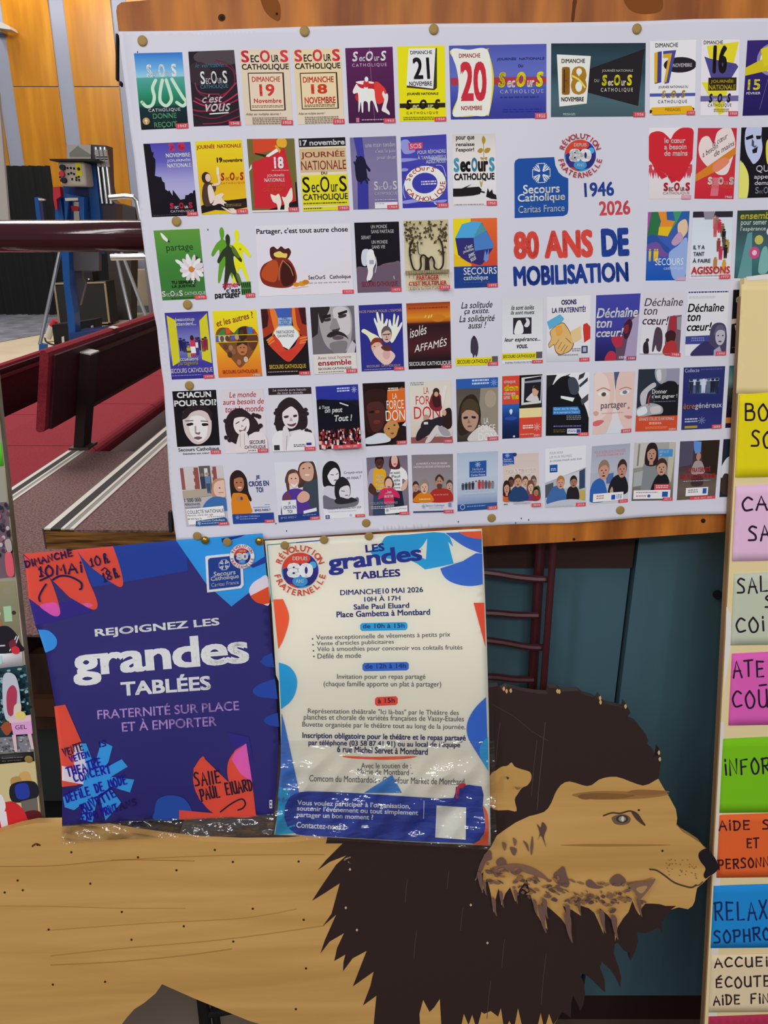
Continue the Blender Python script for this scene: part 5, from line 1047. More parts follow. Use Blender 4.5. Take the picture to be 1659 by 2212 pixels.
k.S('-2,24 30,22 70,26 100,38 102,60 60,60 -2,60', '10101c'); k.L('55,28 74,33', 2, 'c8c8d8', False); k.fine(50, 4, 80, 12, 'b8c0dc', 2); k.cross(90, 8, 6, 5, 'b8c0dc'); k.T('à Tous', 5, 31, 30, 36, 'ecebf2', .03, .2); k.T('on peut', 18, 36, 60, 45, 'ecebf2', .03, .2); k.T('Tout !', 40, 47, 82, 57, 'ecebf2', .03, .2)
for q in range(190):
    y = r.uniform(69, 99); s = 1 + (y - 68) * .06; x = r.uniform(1, 99)
    k.R(x - s, y - s * 1.2, x + s, y + s * 1.2, r.choice(['8c3038', 'c04848', 'd8b0a8', 'e0d4d0', '5c2028', '3c1820', 'b03038']))
k.year('1995 / 1996 / 1997', 33, 94.5); k.out('night blue poster with a crowd and a shooting star')
k = Th('783,828.3 874.2,824.4 878.3,958.5 790,964.2', '1c1010')
k.P('58,12 100,10 100,64 54,66', 'cc6420'); k.S('2,18 40,10 56,20 56,60 46,80 20,82 4,70', '2e1614'); k.S('8,36 36,30 50,40 48,62 36,76 16,74', '4a2420'); k.S('10,46 24,44 22,48', '1a0c0c'); k.E(32, 46, 6, 2.5, '6a3428'); k.E(30, 62, 9, 3, '6a2c28'); k.fine(60, 9, 84, 15, 'e4d0c0', 2); k.cross(92, 12, 5, 4, 'c88a60')
k.T('LA', 70, 18, 81, 27, 'f0e4d8', 0); k.T('FORCE', 55, 29, 96, 43, 'f0e4d8', 0); k.T('du', 76, 43, 83, 46, 'f0e4d8', 0); k.T('DON', 52, 45, 98, 62, 'f0e4d8', .0); k.S('0,88 16,84 34,80 56,84 60,94 30,97 0,96', 'c8ccd4'); k.S('48,70 60,62 78,64 84,76 78,84 66,90 54,86 46,78', 'b8844c'); k.E(58, 74, 2.5, 1.2, '241410'); k.E(72, 69, 2.5, 1.2, '241410'); k.E(66, 82, 4, 1.6, '7c4434'); k.S('84,72 100,66 100,100 60,100 74,88', '241414'); k.P('90,70 100,64 100,72', 'd0ccd0'); k.year('1998', 76, 94.5); k.out('dark poster of an adult and baby beside an orange block')
k = Th('884.4,823.8 973.6,820.7 978,956 888,958', ('d0c8bc', 'd4ccc0', 'ccc2b6', 'c4b4a4'))
k.R(0, 90, 100, 100, '8a5450'); k.fine(2, 2, 34, 8, '7a8494', 2); k.T('LA', 34, 10, 46, 21, 'b83038', 0); k.T('FOR', 14, 24, 48, 38, 'b83038', 0); k.T('DON', 9, 41, 72, 61, 'b83038', 0); k.S('46,38 56,20 72,22 78,34 74,48 56,48', '7c242c'); k.S('54,26 70,24 74,40 58,42', '3a1c20'); k.E(64, 18, 8, 6, '3a2420'); k.E(64, 22, 5, 4, 'c49878'); k.S('76,24 84,10 90,12 86,24 78,44', 'd8d0cc'); k.S('76,62 82,48 98,46 100,70 92,78 78,76', '2c1c1c'); k.E(82, 52, 5, 5, 'c89c80'); k.E(38, 60, 7, 6, 'b08870'); k.S('28,66 44,62 60,66 54,78 26,78', '2c2430'); k.S('20,78 40,66 74,58 80,68 60,80 34,90 16,96 12,90', '28202a'); k.S('34,98 56,76 66,72 82,80 98,78 96,90 74,90 62,86 46,98', 'c8c0c0'); k.S('66,74 84,76 96,88 76,88', '9c949c'); k.R(32, 66, 42, 70, 'd0c8cc'); k.year('1999', 78, 94.5); k.out('cream La Force du Don poster with young people sitting')
k = Th('985,819.3 1075.8,814.8 1075.8,950 987.7,954.8', ((0, '4a443c'), (.4, '5c544a'), (.7, '544a44'), (1, '342c2c')))
k.R(0, 0, 100, 16, '2c58a4'); k.fine(38, 2, 78, 12, 'b8c8e4', 2); k.cross(90, 8, 8, 5.5, '8ca8d4'); k.P('58,16 100,16 100,90 64,96 54,50', '8c8274'); k.E(82, 34, 14, 14, 'a09480'); k.S('4,60 10,40 24,28 42,26 54,40 58,64 44,78 12,90 2,80', '2e241c'); k.S('12,58 20,50 40,50 52,58 50,72 38,84 24,82 14,72', 'b08c78'); k.S('10,56 16,38 34,32 52,42 52,58 42,52 24,50', '4a3a2c'); k.S('16,61 26,60 26,63 18,64', '2a1e1c'); k.S('36,60 46,61 45,64 37,63', '2a1e1c'); k.P('28,64 33,71 26,71', '8a6858'); k.E(31, 76, 6, 1.4, '7a4a44'); k.S('26,94 44,82 64,76 88,82 100,98 60,102 30,100', 'c8c4c0'); k.T('LA', 66, 64, 77, 73, 'e8e4dc', 0); k.T('FORCE', 52, 75, 93, 86, 'e8e4dc', 0); k.T('DON', 52, 88, 94, 100, 'e8e4dc', 0); k.year('2000', 74, 94.5); k.out('dim poster of a fair haired child resting its chin')
k = Th('1085,812.8 1171.5,808.3 1169.7,943.5 1085,948', '1c1818')
k.R(0, 0, 43, 45, 'cc4430'); k.G(0, 45, 43, 100, '2c60b0', '1c3c80', '142450', '101c3c'); k.E(22, 68, 16, 3, '2c4c98'); k.S('18,56 22,53 26,56 22,62', 'c8d4ec'); k.T('chaque', 4, 6, 33, 13, 'ece0dc', .02); k.T('don', 4, 14, 40, 24, 'd8c41c', .06); k.T('change', 4, 25, 33, 32, 'ece0dc', .02); k.T('une', 4, 32, 19, 37, 'ece0dc', .02); k.T('vie', 23, 29, 41, 38, 'd8c41c', .04)
k.P('48,4 100,2 98,46 48,48', 'c8c8c8'); k.P('56,6 98,3 96,42 54,44', '1c1a28'); k.P('56,10 98,8 98,12 56,13', '8a8a90'); k.S('60,40 66,34 78,28 86,32 92,42 76,43', 'c8c4c4'); k.E(83, 26, 8, 9, 'c49c84'); k.S('76,22 84,16 92,20 90,26 82,22', '2c1c18'); k.P('43,48 100,46 100,54 43,52', '2a2420'); k.R(43, 53, 100, 68, 'dccc94'); k.R(43, 68, 100, 100, 'cc4434'); k.fine(52, 80, 78, 87, 'ecd8d4', 2); k.cross(88, 84, 9, 6, 'e0b0a8'); k.fine(46, 94, 80, 96, 'e8b0a8'); k.E(30, 97, 3, 1.6, 'b8c4dc'); k.T('2001', 80, 95.5, 96, 99, 'ece0dc', .02); k.out('red and blue split poster with a child at a window')
k = Th('1180.7,808 1273.6,803.6 1271,940.5 1178.9,941.3', 'd8d8dc')
k.P('0,2 24,2 10,24 0,34', '242428'); k.S('0,40 16,18 34,6 52,5 66,14 76,34 84,44 98,68 102,102 0,102', '14141a'); k.S('0,30 10,18 24,20 30,30 6,60 -2,60', '14141a'); k.S('50,10 66,8 76,22 72,34 56,32', '3c4450'); k.P('34,36 66,40 62,46 34,40', 'd8dce4'); k.P('76,4 90,0 86,8 74,12', '34343c'); k.P('76,20 96,8 96,14 78,24', '34343c'); k.P('80,44 98,34 98,44 84,52', '44444c'); k.P('44,4 56,1 50,5', '44444c')
k.P('16,54 74,54 80,61 80,66 16,66', '2c7cc4'); k.T('Quel est le visage', 18, 55, 74, 59.5, 'e8f0f8', .02); k.T('de la pauvreté en France ?', 18, 61, 78, 65, 'e0ecf8', .02); k.fine(48, 68, 82, 76, '7a7a84', 3); k.fine(18, 84, 82, 87, '7074b4'); k.fine(18, 90, 46, 96, '5c4c2c', 2); k.R(50, 89, 82, 97, 'd0d4e0'); k.R(72, 90, 81, 96, '34448c'); k.fine(52, 91, 70, 95, '5c64a0', 2); k.year('2002', 76, 95); k.out('black poster of a hooded dark figure with a blue caption')
k = Th('1284,805.7 1371.8,801.4 1363,933 1280.4,939', ('d4c8c8', 'd8ccca', 'd6cccc', 'c8d0d8'))
k.S('-2,4 30,0 48,4 52,40 50,66 44,84 30,102 -2,102', 'd4b8b0'); k.S('0,6 26,4 40,30 34,66 8,80 -2,76', 'e0c6be'); k.S('60,0 102,0 102,102 84,96 66,74 56,50 54,20', 'd6b8b0'); k.P('48,0 62,0 56,14 54,30 52,20', '4c547c'); k.S('10,34 26,30 38,36 26,38 16,38', 'e8e0de'); k.E(25, 35.5, 6, 3.4, '5c4438'); k.S('66,34 78,30 90,33 80,38 68,38', 'dcd8dc'); k.E(78, 34, 6, 3.2, '6c7484'); k.L('8,29 24,25 40,30', 1.4, '9c7464'); k.L('64,29 80,26 94,29', 1.4, 'a07c70'); k.S('0,80 14,77 28,79 14,86 0,85', 'c46468'); k.S('80,73 94,73 104,75 92,78', 'bc7878'); k.S('0,64 8,62 14,66 6,70', 'c49c90'); k.E(90, 60, 3, 2, 'b08478'); k.T('partager', 19, 50, 84, 62, '4a444c', .0); k.fine(22, 66, 76, 68, 'b09c9c'); k.year('2003', 74, 94.5); k.out('pale poster of two faces side by side reading partager')
k = Th('1379.5,797.8 1468.5,795.4 1462,929.5 1372.3,932', ((0, '28303c'), (.5, '2a2e38'), (1, '24242c')))
k.P('40,0 100,0 100,26 72,30', '8c8ca0'); k.S('40,2 48,-1 66,0 68,14 60,24 50,22 42,14', '9c9ca4'); k.S('44,4 54,2 56,18 48,18', 'c8c8cc'); k.S('48,30 62,24 76,20 96,26 102,60 98,78 40,78 44,50', '18181e'); k.S('8,40 24,28 40,22 44,28 26,38 20,60 10,56', 'b4b4ba'); k.S('0,64 24,56 44,56 62,62 62,72 40,74 4,76', '9c9ca4'); k.S('2,66 20,60 26,70 6,75', 'd4d4dc'); k.S('34,62 56,60 58,70 38,72', 'c0b8bc'); k.T('Donner', 36, 33, 72, 40, 'dcdce2', 0); k.T("c'est gagner !", 36, 41, 97, 49, 'dcdce2', .0); k.L('32,42 28,50 30,58', 2.4, 'b84034', asp=.65); k.fine(40, 52, 94, 55, '5c5c68'); k.R(0, 76, 100, 100, 'c4492c'); k.T('GRANDE COLLECTE NATIONALE', 7, 78, 92, 83, 'ecd8d0', .02); k.fine(32, 86, 62, 90, 'e0b8a8', 2); k.fine(24, 93, 76, 97, 'd08468', 2); k.T('2004', 80, 96, 97, 99.5, 'ecd8d0', .02); k.out('dark poster of a handshake over an orange band')
k = Th('1477,794 1566.6,790.8 1558,924.7 1471.6,928.8', ((0, '2c3068'), (.5, '242a64'), (1, '2c3270')))
k.T('Collecte', 3, 2, 38, 8, 'a8acc8', 0); k.fine(42, 3, 94, 7, '4c5088'); k.P('14,19 88,18 88,32 80,44 16,42 14,30', '4c5c84'); k.R(16, 20, 86, 29, 'b8c0d4')
for x, c in ((20, '242838'), (36, '2c3444'), (50, 'c4c8d4'), (62, '5c6478'), (72, '1c2030'), (82, '242840')): k.fig(x, 19, 42, 14, c, c)
k.T('être', 3, 58, 31, 67, 'd07c2c', .01); k.T('généreux', 32, 58, 98, 69, 'e8e8f0', .01); k.fine(8, 82, 40, 90, 'b0b4d4', 2); k.cross(50, 86, 9, 6, '8088b8'); k.R(8, 94, 40, 98, 'a88c2c'); k.year('2005', 76, 94); k.out('navy être généreux poster with small workers')
k = Th('1575.8,790 1660,787 1652,921 1566.6,924.3', ((0, '2c6470'), (.25, '6c8c88'), (.38, '3c4438'), (.6, '1c1820'), (.83, '1c1424'), (.84, 'b46c24'), (.92, 'b46c24'), (.93, '241434'), (1, '241434')))
k.fine(10, 64, 60, 70, '44404c', 2); k.fine(10, 36, 90, 42, '24241c'); k.out('teal to black landscape poster half hidden by the notice panel')
# row 6
k = Th('388,1008.9 480.4,1004.6 493.9,1133 402.7,1138', ((0, 'c4bcc0'), (.35, 'c4b8b4'), (.5, 'b4aca8'), (.7, 'b8b0b8'), (1, 'b4acb8')))
for x, w in ((0, 8), (32, 10), (76, 8)):
    for q in range(6): k.R(x - (2 if q % 2 else 0), 2 + q * 6, x + w, 8 + q * 6, '8c4c48' if x else '8c5450')
k.P('44,0 70,0 70,40 46,42', '5c5450'); k.R(56, 4, 64, 18, 'c8ccd0'); k.fig(50, 12, 46, 14, '34384c', '8a6a5c'); k.fig(62, 11, 46, 16, '5c7c9c', 'a88474'); k.P('0,40 60,38 66,50 0,54', 'a89c8c')
k.fig(62, 26, 46, 12, '3c4c6c', '5c7c9c'); k.S('70,52 70,34 78,24 92,22 104,26 104,52', 'b08468'); k.S('74,46 76,32 88,26 104,28 104,50 86,54', 'd8b4a4'); k.S('44,68 56,58 76,52 104,58 104,76 42,74', '3c68a4'); k.L('84,46 96,46', 1.2, 'b06a64'); k.E(88, 38, 2, 1, '4a3434')
k.T('1 500 000', 2, 53, 41, 59, '4c5474', .01); k.T('PERSONNES', 2, 61, 38, 65, '5c6480', .01); k.T('ACCOMPAGNÉES', 2, 66.5, 38, 69.5, '5c6480', .01); k.P('4,71 92,68 94,90 18,94 6,97', 'e4e2ea'); k.R(6, 88, 24, 97, 'e4e2ea'); k.T('COLLECTE NATIONALE', 6, 73, 92, 79, '3c3c64', .01); k.T('Partout, votre don agit', 6, 80, 66, 84, '9c3450', .01); k.T('BP 455 Paris 7e', 6, 86, 38, 89, '4c4c6c', .01); k.fine(52, 85, 92, 87, '7c7c94'); k.P('24,91 92,87 97,90 99,100 22,100', '2c5088'); k.T('Secours Catholique', 37, 90, 92, 94, 'dce4f0', .02); k.fine(37, 95.5, 86, 97.5, 'a8b8d4'); k.cross(31, 95, 5, 4, 'b8c8e0'); k.year('2007', 76, 95.5); k.out('collection poster with a blond woman before a brick house')
k = Th('491.8,1008.9 583,1004 592.6,1128 503.6,1131.9')
k.S('2,60 2,22 14,8 30,8 42,22 44,44 50,58 46,62 38,56 8,60', '2c1e1c'); k.E(23, 29, 12, 15, 'a86c4c'); k.S('10,22 22,13 36,22 28,19 18,20', '2c1e1c'); k.E(18, 28, 2, 1, '2c1a18'); k.E(28, 28, 2, 1, '2c1a18'); k.E(24, 37, 5, 1.6, 'd8c0b8'); k.S('4,50 16,46 32,48 40,52 46,70 46,82 2,84', 'd07c1c'); k.E(22, 56, 9, 5, 'b07850'); k.E(26, 56, 3, 3, '6a3c2c')
k.T('JE', 64, 17, 74, 25, '24347c', .03); k.T('CROIS EN', 46, 27, 94, 36, '24347c', .03); k.T('TOI', 62, 38, 79, 47, '24347c', .03); k.fine(80, 68, 92, 70, '8c94b4'); k.fine(52, 72, 92, 75, '8c94b4'); k.T('BP455 PARIS 7', 55, 76, 93, 80, '34407c', .02); k.R(0, 83, 100, 100, '24408c'); k.T('Secours Catholique', 18, 86, 66, 90, 'c4d0e8', .01); k.fine(18, 91.5, 60, 93.5, '8ca0cc'); k.cross(12, 89, 5, 3.6, '8ca0cc'); k.year('2008', 77, 95); k.out('white poster of a girl in orange pointing')
k = Th('592.6,999.4 684,996.2 690.3,1121 602,1128.5', ('d0d2dc', 'd4d4de', 'd0d0dc', 'd0d0d8'))
k.S('52,40 56,10 68,0 90,0 98,16 100,40 92,36 60,44', '4a342c'); k.S('58,14 66,4 84,2 92,14 88,30 76,34 62,28', 'c89c88'); k.E(68, 12, 2.5, 1, '3c2824'); k.E(82, 11, 2.5, 1, '3c2824'); k.E(76, 23, 6, 1.6, 'e0ccc4'); k.S('64,44 82,34 104,38 104,102 60,102', '3c4450'); k.S('24,36 28,18 42,12 56,18 60,36', '5c3c34'); k.S('28,58 24,36 28,26 32,40 30,60', '5c3c34'); k.E(43, 30, 13, 14, 'd8ac9c'); k.S('30,24 42,15 56,24 48,19 36,20', '5c3c34'); k.E(38, 28, 2, 1, '3c2824'); k.E(48, 28, 2, 1, '3c2824'); k.S('36,36 44,39 52,35 46,42 40,42', 'ecdcd8'); k.S('12,66 16,54 34,46 56,46 70,56 76,92 12,92', '50348c'); k.S('14,62 26,50 34,60 20,72', '6a3c50'); k.S('50,58 64,50 78,56 76,66 60,70 50,66', 'd0a090'); k.R(10, 64, 46, 88, 'd8d8e4'); k.T('JE', 26, 67, 32, 72, '2c3c7c', .02); k.T('CROIS EN', 14, 73.5, 44, 79, '2c3c7c', .02); k.T('TOI', 23, 80.5, 35, 86, '2c3c7c', .02); k.R(0, 88, 100, 100, '24387c'); k.T('BP455 PARIS 7', 6, 91, 44, 95, 'a8b4d4', .01); k.P('62,84 94,80 94,86 62,89', 'd8d8e4'); k.fine(60, 91, 92, 93, '8c98c4'); k.year('2009', 77, 95); k.out('poster of a laughing girl in purple with a woman behind')
k = Th('692.8,995 783,989 787.7,1115.9 700,1121', ((0, 'cccad4'), (.78, 'd4d2da'), (1, 'd8d8e0')))
k.S('2,40 4,14 20,2 38,6 46,20 44,36 34,44 10,46', '1c1a1e'); k.S('14,28 20,14 36,14 42,26 36,40 24,42', 'd8d4da'); k.S('10,30 14,10 30,8 44,22 34,14 22,18', '1c1a1e'); k.L('22,25 29,26', 1.2, '3a363c'); k.L('35,25 40,24', 1.2, '3a363c'); k.E(33, 35, 4, 1.2, '6c646c'); k.S('2,52 12,44 32,48 38,62 32,78 2,80', 'c4c2cc'); k.S('0,82 2,60 22,66 60,74 84,66 86,76 70,82', '6c6a74'); k.S('30,62 32,40 48,30 62,36 68,48 64,64 40,68', '241e24'); k.S('40,56 46,48 64,46 66,60 56,68 44,66', 'd0ccd2'); k.L('46,54 54,55', 1.2, '3a363c'); k.E(58, 62, 4, 1, '7c747c'); k.S('28,70 40,64 60,68 70,66 84,72 60,76 36,76', '2c282e')
k.T('Croyez-vous', 54, 21, 98, 27, '5c5c68', 0); k.T('en nous ?', 60, 29, 94, 35, '5c5c68', .0); k.T('COLLECTE NATIONALE NOV 2010', 10, 81.5, 92, 85, '4c4c58', 0); k.fine(12, 88, 80, 90, 'b4b4c0'); k.R(4, 94, 14, 100, '24305c'); k.cross(9, 97, 4, 2.6, 'd0d4e0'); k.E(66, 96, 3, 2, 'a8b0c4'); k.year('2010', 77, 95.5); k.out('monochrome poster of a woman hugging a child')
k = Th('791.6,988.8 879.9,983 884,1110.7 797,1114.4', ('6c6474', '787080', '746c7c', '6a6272'))
k.S('2,60 4,26 20,18 36,20 44,28 42,60', '9c94a8'); k.S('16,24 24,20 38,21 46,28 42,60 16,58', 'd8a01c'); k.S('58,24 66,18 80,18 96,28 98,44 86,40 84,60 62,60 52,44', 'e4e2ea'); k.face(31, 10, 10, 11, '4a2c24', '1c1416', 0, '1a1010', '8a5048'); k.S('56,20 58,2 74,0 80,10 80,22', '4c2024'); k.E(68, 8, 8, 11, 'd0a898'); k.E(69, 14, 4, 1.2, 'b84c50'); k.P('14,56 44,58 42,100 10,100', '34405c'); k.P('60,58 84,60 90,98 66,100', '1c2438'); k.S('8,44 2,58 20,66 24,60', '4a2c24'); k.S('98,40 96,54 86,60 82,54', 'd0a898')
for q, t0 in enumerate(('Aidons', 'nous', 'les', 'uns')): k.T(t0, 21, 30 + q * 8, 40, 36 + q * 8, 'f0e4c8', .02)
for q, t0 in enumerate(('et aussi', 'Paul', 'Leïla', 'Elie', 'Jeanne')): k.T(t0, 60 - (3 if q in (0, 4) else 0), 26 + q * 6.5, 80, 30.5 + q * 6.5, '2c2c3c', 0)
k.S('44,52 42,40 50,34 60,38 64,52', '4a2820'); k.E(52, 47, 9, 9.5, 'd4a898'); k.E(52, 52, 4, 1.2, '9c4c50'); k.S('24,72 34,56 48,54 60,54 74,62 78,72 64,70 62,80 40,80 38,70', 'c42c58'); k.T('...les', 42, 58, 58, 63, 'f0d8e0', .02); k.T('autres', 40, 65, 62, 70, 'f0d8e0', .02); k.T('COLLECTE NATIONALE', 6, 77, 72, 81, 'a09cac', 0); k.fine(6, 84, 64, 90, 'a8a4b4', 2); k.P('40,88 96,85 96,96 40,98', 'dcdce4'); k.T('Secours Catholique', 52, 88, 94, 92, '4c546c', 0); k.cross(46, 92, 5, 3.4, '5c6c94'); k.year('2011', 76, 95.5); k.out('grey poster of two women and a girl in printed T-shirts')
k = Th('889,982.6 978.3,980.6 979.3,1107.3 892.6,1109.7')
k.G(0, 0, 100, 80, '7c7478', '8a8286', '948c8e'); k.T('LA PAUVRETÉ A TOUS LES VISAGES', 11, 13, 86, 17, 'dcd8dc', .0); k.T("L'ACTION DU SECOURS CATHOLIQUE AUSSI.", 4, 19, 94, 23, 'dcd8dc', 0); k.S('-2,80 0,66 10,60 22,64 24,80', '5c2c28'); k.face(8, 55, 7, 8, 'bc8c7c', '3c2420'); k.face(91, 54, 7, 8, 'c09888', '4c3c38'); k.S('84,80 86,64 98,62 102,80', '9c8c84'); k.S('40,80 48,62 68,58 92,62 98,80', 'a82c28'); k.E(66, 47, 9, 11, 'b08068'); k.S('57,40 66,34 76,40 76,46 66,38 58,46', '3c2c28'); k.E(63, 46, 1.5, .8, '2c1c18'); k.E(69, 46, 1.5, .8, '2c1c18'); k.S('60,52 66,50 73,52 70,59 63,59', '5c3c34'); k.S('2,80 8,70 22,64 42,66 50,80', 'd0761c'); k.face(29, 56, 9, 11, 'd0a894', '8c7c74'); k.fine(16, 75, 44, 78, 'f0d0a8'); k.T('les uns les autres', 52, 67, 88, 70, 'd89c98', 0); k.T('Secours Catholique', 32, 85, 78, 89.5, '6c7488', 0); k.fine(40, 90.5, 76, 92, '9ca4b4'); k.cross(26, 88, 5, 4, '8c94ac'); k.R(88, 83, 95, 90, '7c84a4'); k.R(0, 96, 76, 98.5, '34406c'); k.year('2012', 76, 95); k.out('grey poster with a row of four people in red and orange')
k = Th('987.3,978.8 1075.8,974.3 1073.7,1099 988.3,1105', ((0, 'a4b4c8'), (.4, 'b4c0d0'), (.7, 'a8b4c8'), (.88, '7c90b4'), (.89, '2c5490'), (1, '244884')))
k.P('30,16 72,15 72,42 30,43', '245098'); k.cross(51, 21.5, 7, 5, 'b8c8e4'); k.T('Secours', 37, 27, 64, 31, 'd8e2f0', .01); k.T('Catholique', 33, 32, 69, 36.5, 'd8e2f0', .01); k.T('Caritas France', 34, 37.5, 69, 41, 'd8e2f0', 0)
for q, c in enumerate(('3c4458', '2c3040', '54403c', '2a2e48', 'b8b0b0', 'b03038', 'a44a48', '4c5470', '8c4c48', '7c7c8c')): k.fig(14 + q * 8.2, 48 + abs(q - 5) * .8, 64, 9, c, '6c5448')
k.T('ENSEMBLE,', 20, 64, 80, 68, 'c8d0dc', 0); k.T('construisons un monde juste', 14, 69, 94, 74, 'c8d0dc', 0); k.E(13, 93, 6, 4.4, 'b8c8e0'); k.E(13, 93, 4.8, 3.4, '244884'); k.fine(24, 92, 70, 95, '7c98c8'); k.year('2013', 76, 94.5); k.out('pale blue poster with a row of tiny walkers under a blue logo')
k = Th('1085.5,979.5 1166,975.5 1168.5,1098 1087,1102')
k.G(2, 2, 96, 84, 'c8b8b4', 'd0bcb2', 'd0b4a4'); k.P('-3,0 30,-2 31,20 -3,22', '24489c'); k.cross(13, 4, 6, 4, 'b8c8e4'); k.T('Secours', 3, 9, 24, 12.5, 'c8d4ec', 0); k.T('Catholique', 0, 13, 28, 16.5, 'c8d4ec', 0); k.T('Caritas France', 0, 17.5, 27, 20.5, 'c8d4ec', 0); k.E(33, 3, 5, 3.4, '34305c'); k.T("DONNER C'EST", 9, 28, 90, 36, 'ece6e4', .03); k.T('DÉJÀ AGIR', 22, 37, 78, 45, 'ece6e4', .03)
k.face(22, 52, 7, 8, '6a4438', '2c1c18'); k.face(82, 53, 7, 9, '9c8478', '5c4c44'); k.face(60, 52, 7, 8, 'c89c80', '5c3828'); k.S('74,84 76,66 92,60 98,64 98,84', '44543c'); k.S('0,84 2,66 18,64 26,72 26,84', 'c85c24'); k.face(10, 62, 7, 10, 'c09078', '2c1c1c', 1); k.S('58,84 60,70 74,66 88,72 90,84', '7c3464'); k.face(74, 62, 7, 9, 'd0a48c', '6c4838', 1); k.S('16,84 22,66 36,58 50,60 62,68 66,84', '24406c'); k.face(40, 51, 9, 10, 'c09070', '4c3424'); k.S('78,84 82,76 94,74 98,84', '9c2c30'); k.face(88, 71, 6, 7, 'a87860', '241814'); k.fine(2, 89, 12, 92, '4c4c5c'); k.fine(28, 88, 74, 91, 'a8a8b4', 2); k.year('2014', 76, 90.5, 100.5, 97); k.out('pale poster of a family group under white lettering')
k = Th('1177.7,970 1266,962 1264.7,1092.5 1178,1096', 'd6d6dc')
for q, t0 in enumerate(('POUR AIDER', 'LES PLUS PAUVRES', "JE CHOISIS D'AGIR AVEC EUX")): k.T(t0, 11, 6 + q * 7, (44, 65, 90)[q], 10 + q * 7, '8a8c98' if q < 2 else '4c4e5c', .0)
k.R(11, 28, 30, 41, '244c98'); k.fine(14, 34, 27, 39, 'b8c8e4', 2); k.P('0,58 36,50 100,36 100,96 0,96', 'a8acb4'); k.P('84,42 98,38 98,70 84,72', '34405c'); k.P('36,50 84,42 84,66 40,70', 'c0c2c8'); k.P('0,62 20,58 20,80 0,84', '4c5058'); k.S('4,94 14,70 28,64 44,68 56,88 50,94', '3c649c'); k.face(38, 60, 9, 10, 'c49078', 'a8703c'); k.S('54,92 54,74 64,66 80,70 84,88 70,92', '241e24'); k.face(70, 60, 8, 9, '9c6c58', '2c1c1c'); k.R(86, 74, 98, 90, 'b8a04c'); k.S('0,96 30,90 66,88 100,92 100,100 0,100', 'b4b8c0'); k.fine(6, 98, 70, 99.5, 'a0a4b0'); k.year('2015', 76, 94.5); k.out('white poster of two people talking across a table')
k = Th('1278.8,964 1361.5,957.7 1355.5,1084 1273,1090.7', ('9ca0b0', 'a8acb8', 'b4b8c0', 'c0c2c8'))
k.T('POUR AIDER LES PLUS PAUVRES', 9, 9, 88, 14, 'c0687c', 0); k.T("JE CHOISIS D'AGIR AVEC EUX", 13, 15, 84, 20, 'c0687c', 0); k.P('0,46 100,44 100,70 0,70', 'a4aab8'); k.P('40,50 60,48 60,66 42,66', '4c64a0'); k.S('0,94 4,66 22,56 36,62 46,84 40,96', '2c5ca4'); k.face(34, 44, 13, 15, 'c08c78', '8c7060'); k.S('50,86 54,62 72,52 92,58 98,84', '1c1c24'); k.face(82, 44, 11, 14, 'b4806c', '3c2824'); k.S('52,80 58,72 62,86', 'b8907c'); k.R(9, 82, 88, 96, 'dcdce4'); k.fine(18, 85, 38, 93, 'b4707c', 2); k.R(57, 86, 67, 94, '24489c'); k.fine(70, 86, 84, 94, '6c74a0', 3); k.year('2016', 76, 95); k.out('poster of a man in blue and a friend over a white caption box')
k = Th('1371,956.7 1460,954.8 1452.4,1080.6 1364,1082', ((0, 'a09c98'), (.5, '8c8880'), (1, '5c5854')))
k.P('0,0 40,0 36,40 0,44', 'b8b4ac'); k.P('10,2 14,2 12,40 8,40', '7c7870'); k.P('84,0 100,0 94,70 84,60', 'b4b09c'); k.R(58, 12, 94, 25, '4488c0'); k.T('RÉVOLTÉ', 62, 13.5, 84, 18, 'c8dcec', .01); k.T('?', 62, 20, 68, 24, 'c8dcec', .01); k.S('22,90 24,40 38,30 56,40 62,76 50,90', '7c8084'); k.P('2,52 24,48 22,74 2,76', 'a0a4a4'); k.face(43, 20, 11, 14, 'b08470', '2a1c1c', 1); k.S('46,92 52,66 66,54 84,58 90,74 86,92', '1c1a1e'); k.face(69, 44, 12, 13, 'b88c78', '3c2824'); k.R(54, 72, 92, 82, 'c44850'); k.fine(58, 74, 88, 80, 'ecb8bc', 2); k.R(4, 82, 94, 97, 'dcdae0'); k.fine(10, 85, 64, 88, 'a87c8c'); k.fine(10, 91, 36, 94, 'c06070'); k.E(42, 92, 4, 2.6, '44549c'); k.R(74, 85, 88, 94, '24509c'); k.year('2017', 76, 95); k.out('grey kitchen poster of a woman standing behind a boy')
k = Th('1469.7,953.6 1555,950 1544.5,1076 1462,1080.6', ((0, '2c2428'), (.5, '4c3a3c'), (.8, '64564e'), (1, '5c5048')))
k.P('2,0 36,0 34,40 0,44', '4c485c'); k.P('34,0 54,2 54,20 40,22 36,14', '5c84c8'); k.P('54,0 100,0 100,60 62,54', '2a2018'); k.E(49, 27, 6, 7, 'a87c6c'); k.S('34,56 38,38 48,34 60,38 66,56', '9c8c8c'); k.S('38,60 60,60 64,76 36,76', '3c2c30'); k.T('LA FRATERNITÉ', 22, 44, 82, 54, 'a82c34', .04); k.T('RÉVOLUTIONNE', 6, 55, 96, 65, 'a82c34', .04); k.fine(14, 68, 84, 70, 'a8a09c'); k.R(22, 80, 80, 94, 'dcdae0'); k.fine(28, 83, 54, 90, '8c7c88', 2); k.R(66, 82, 76, 91, '2c5098'); k.year('2018  2019  2020', 34, 95.5); k.out('dark alley poster with red slogan lettering')
k = Th('1563,948.8 1648,945.5 1639,1071 1554,1073.9', '1c2434')
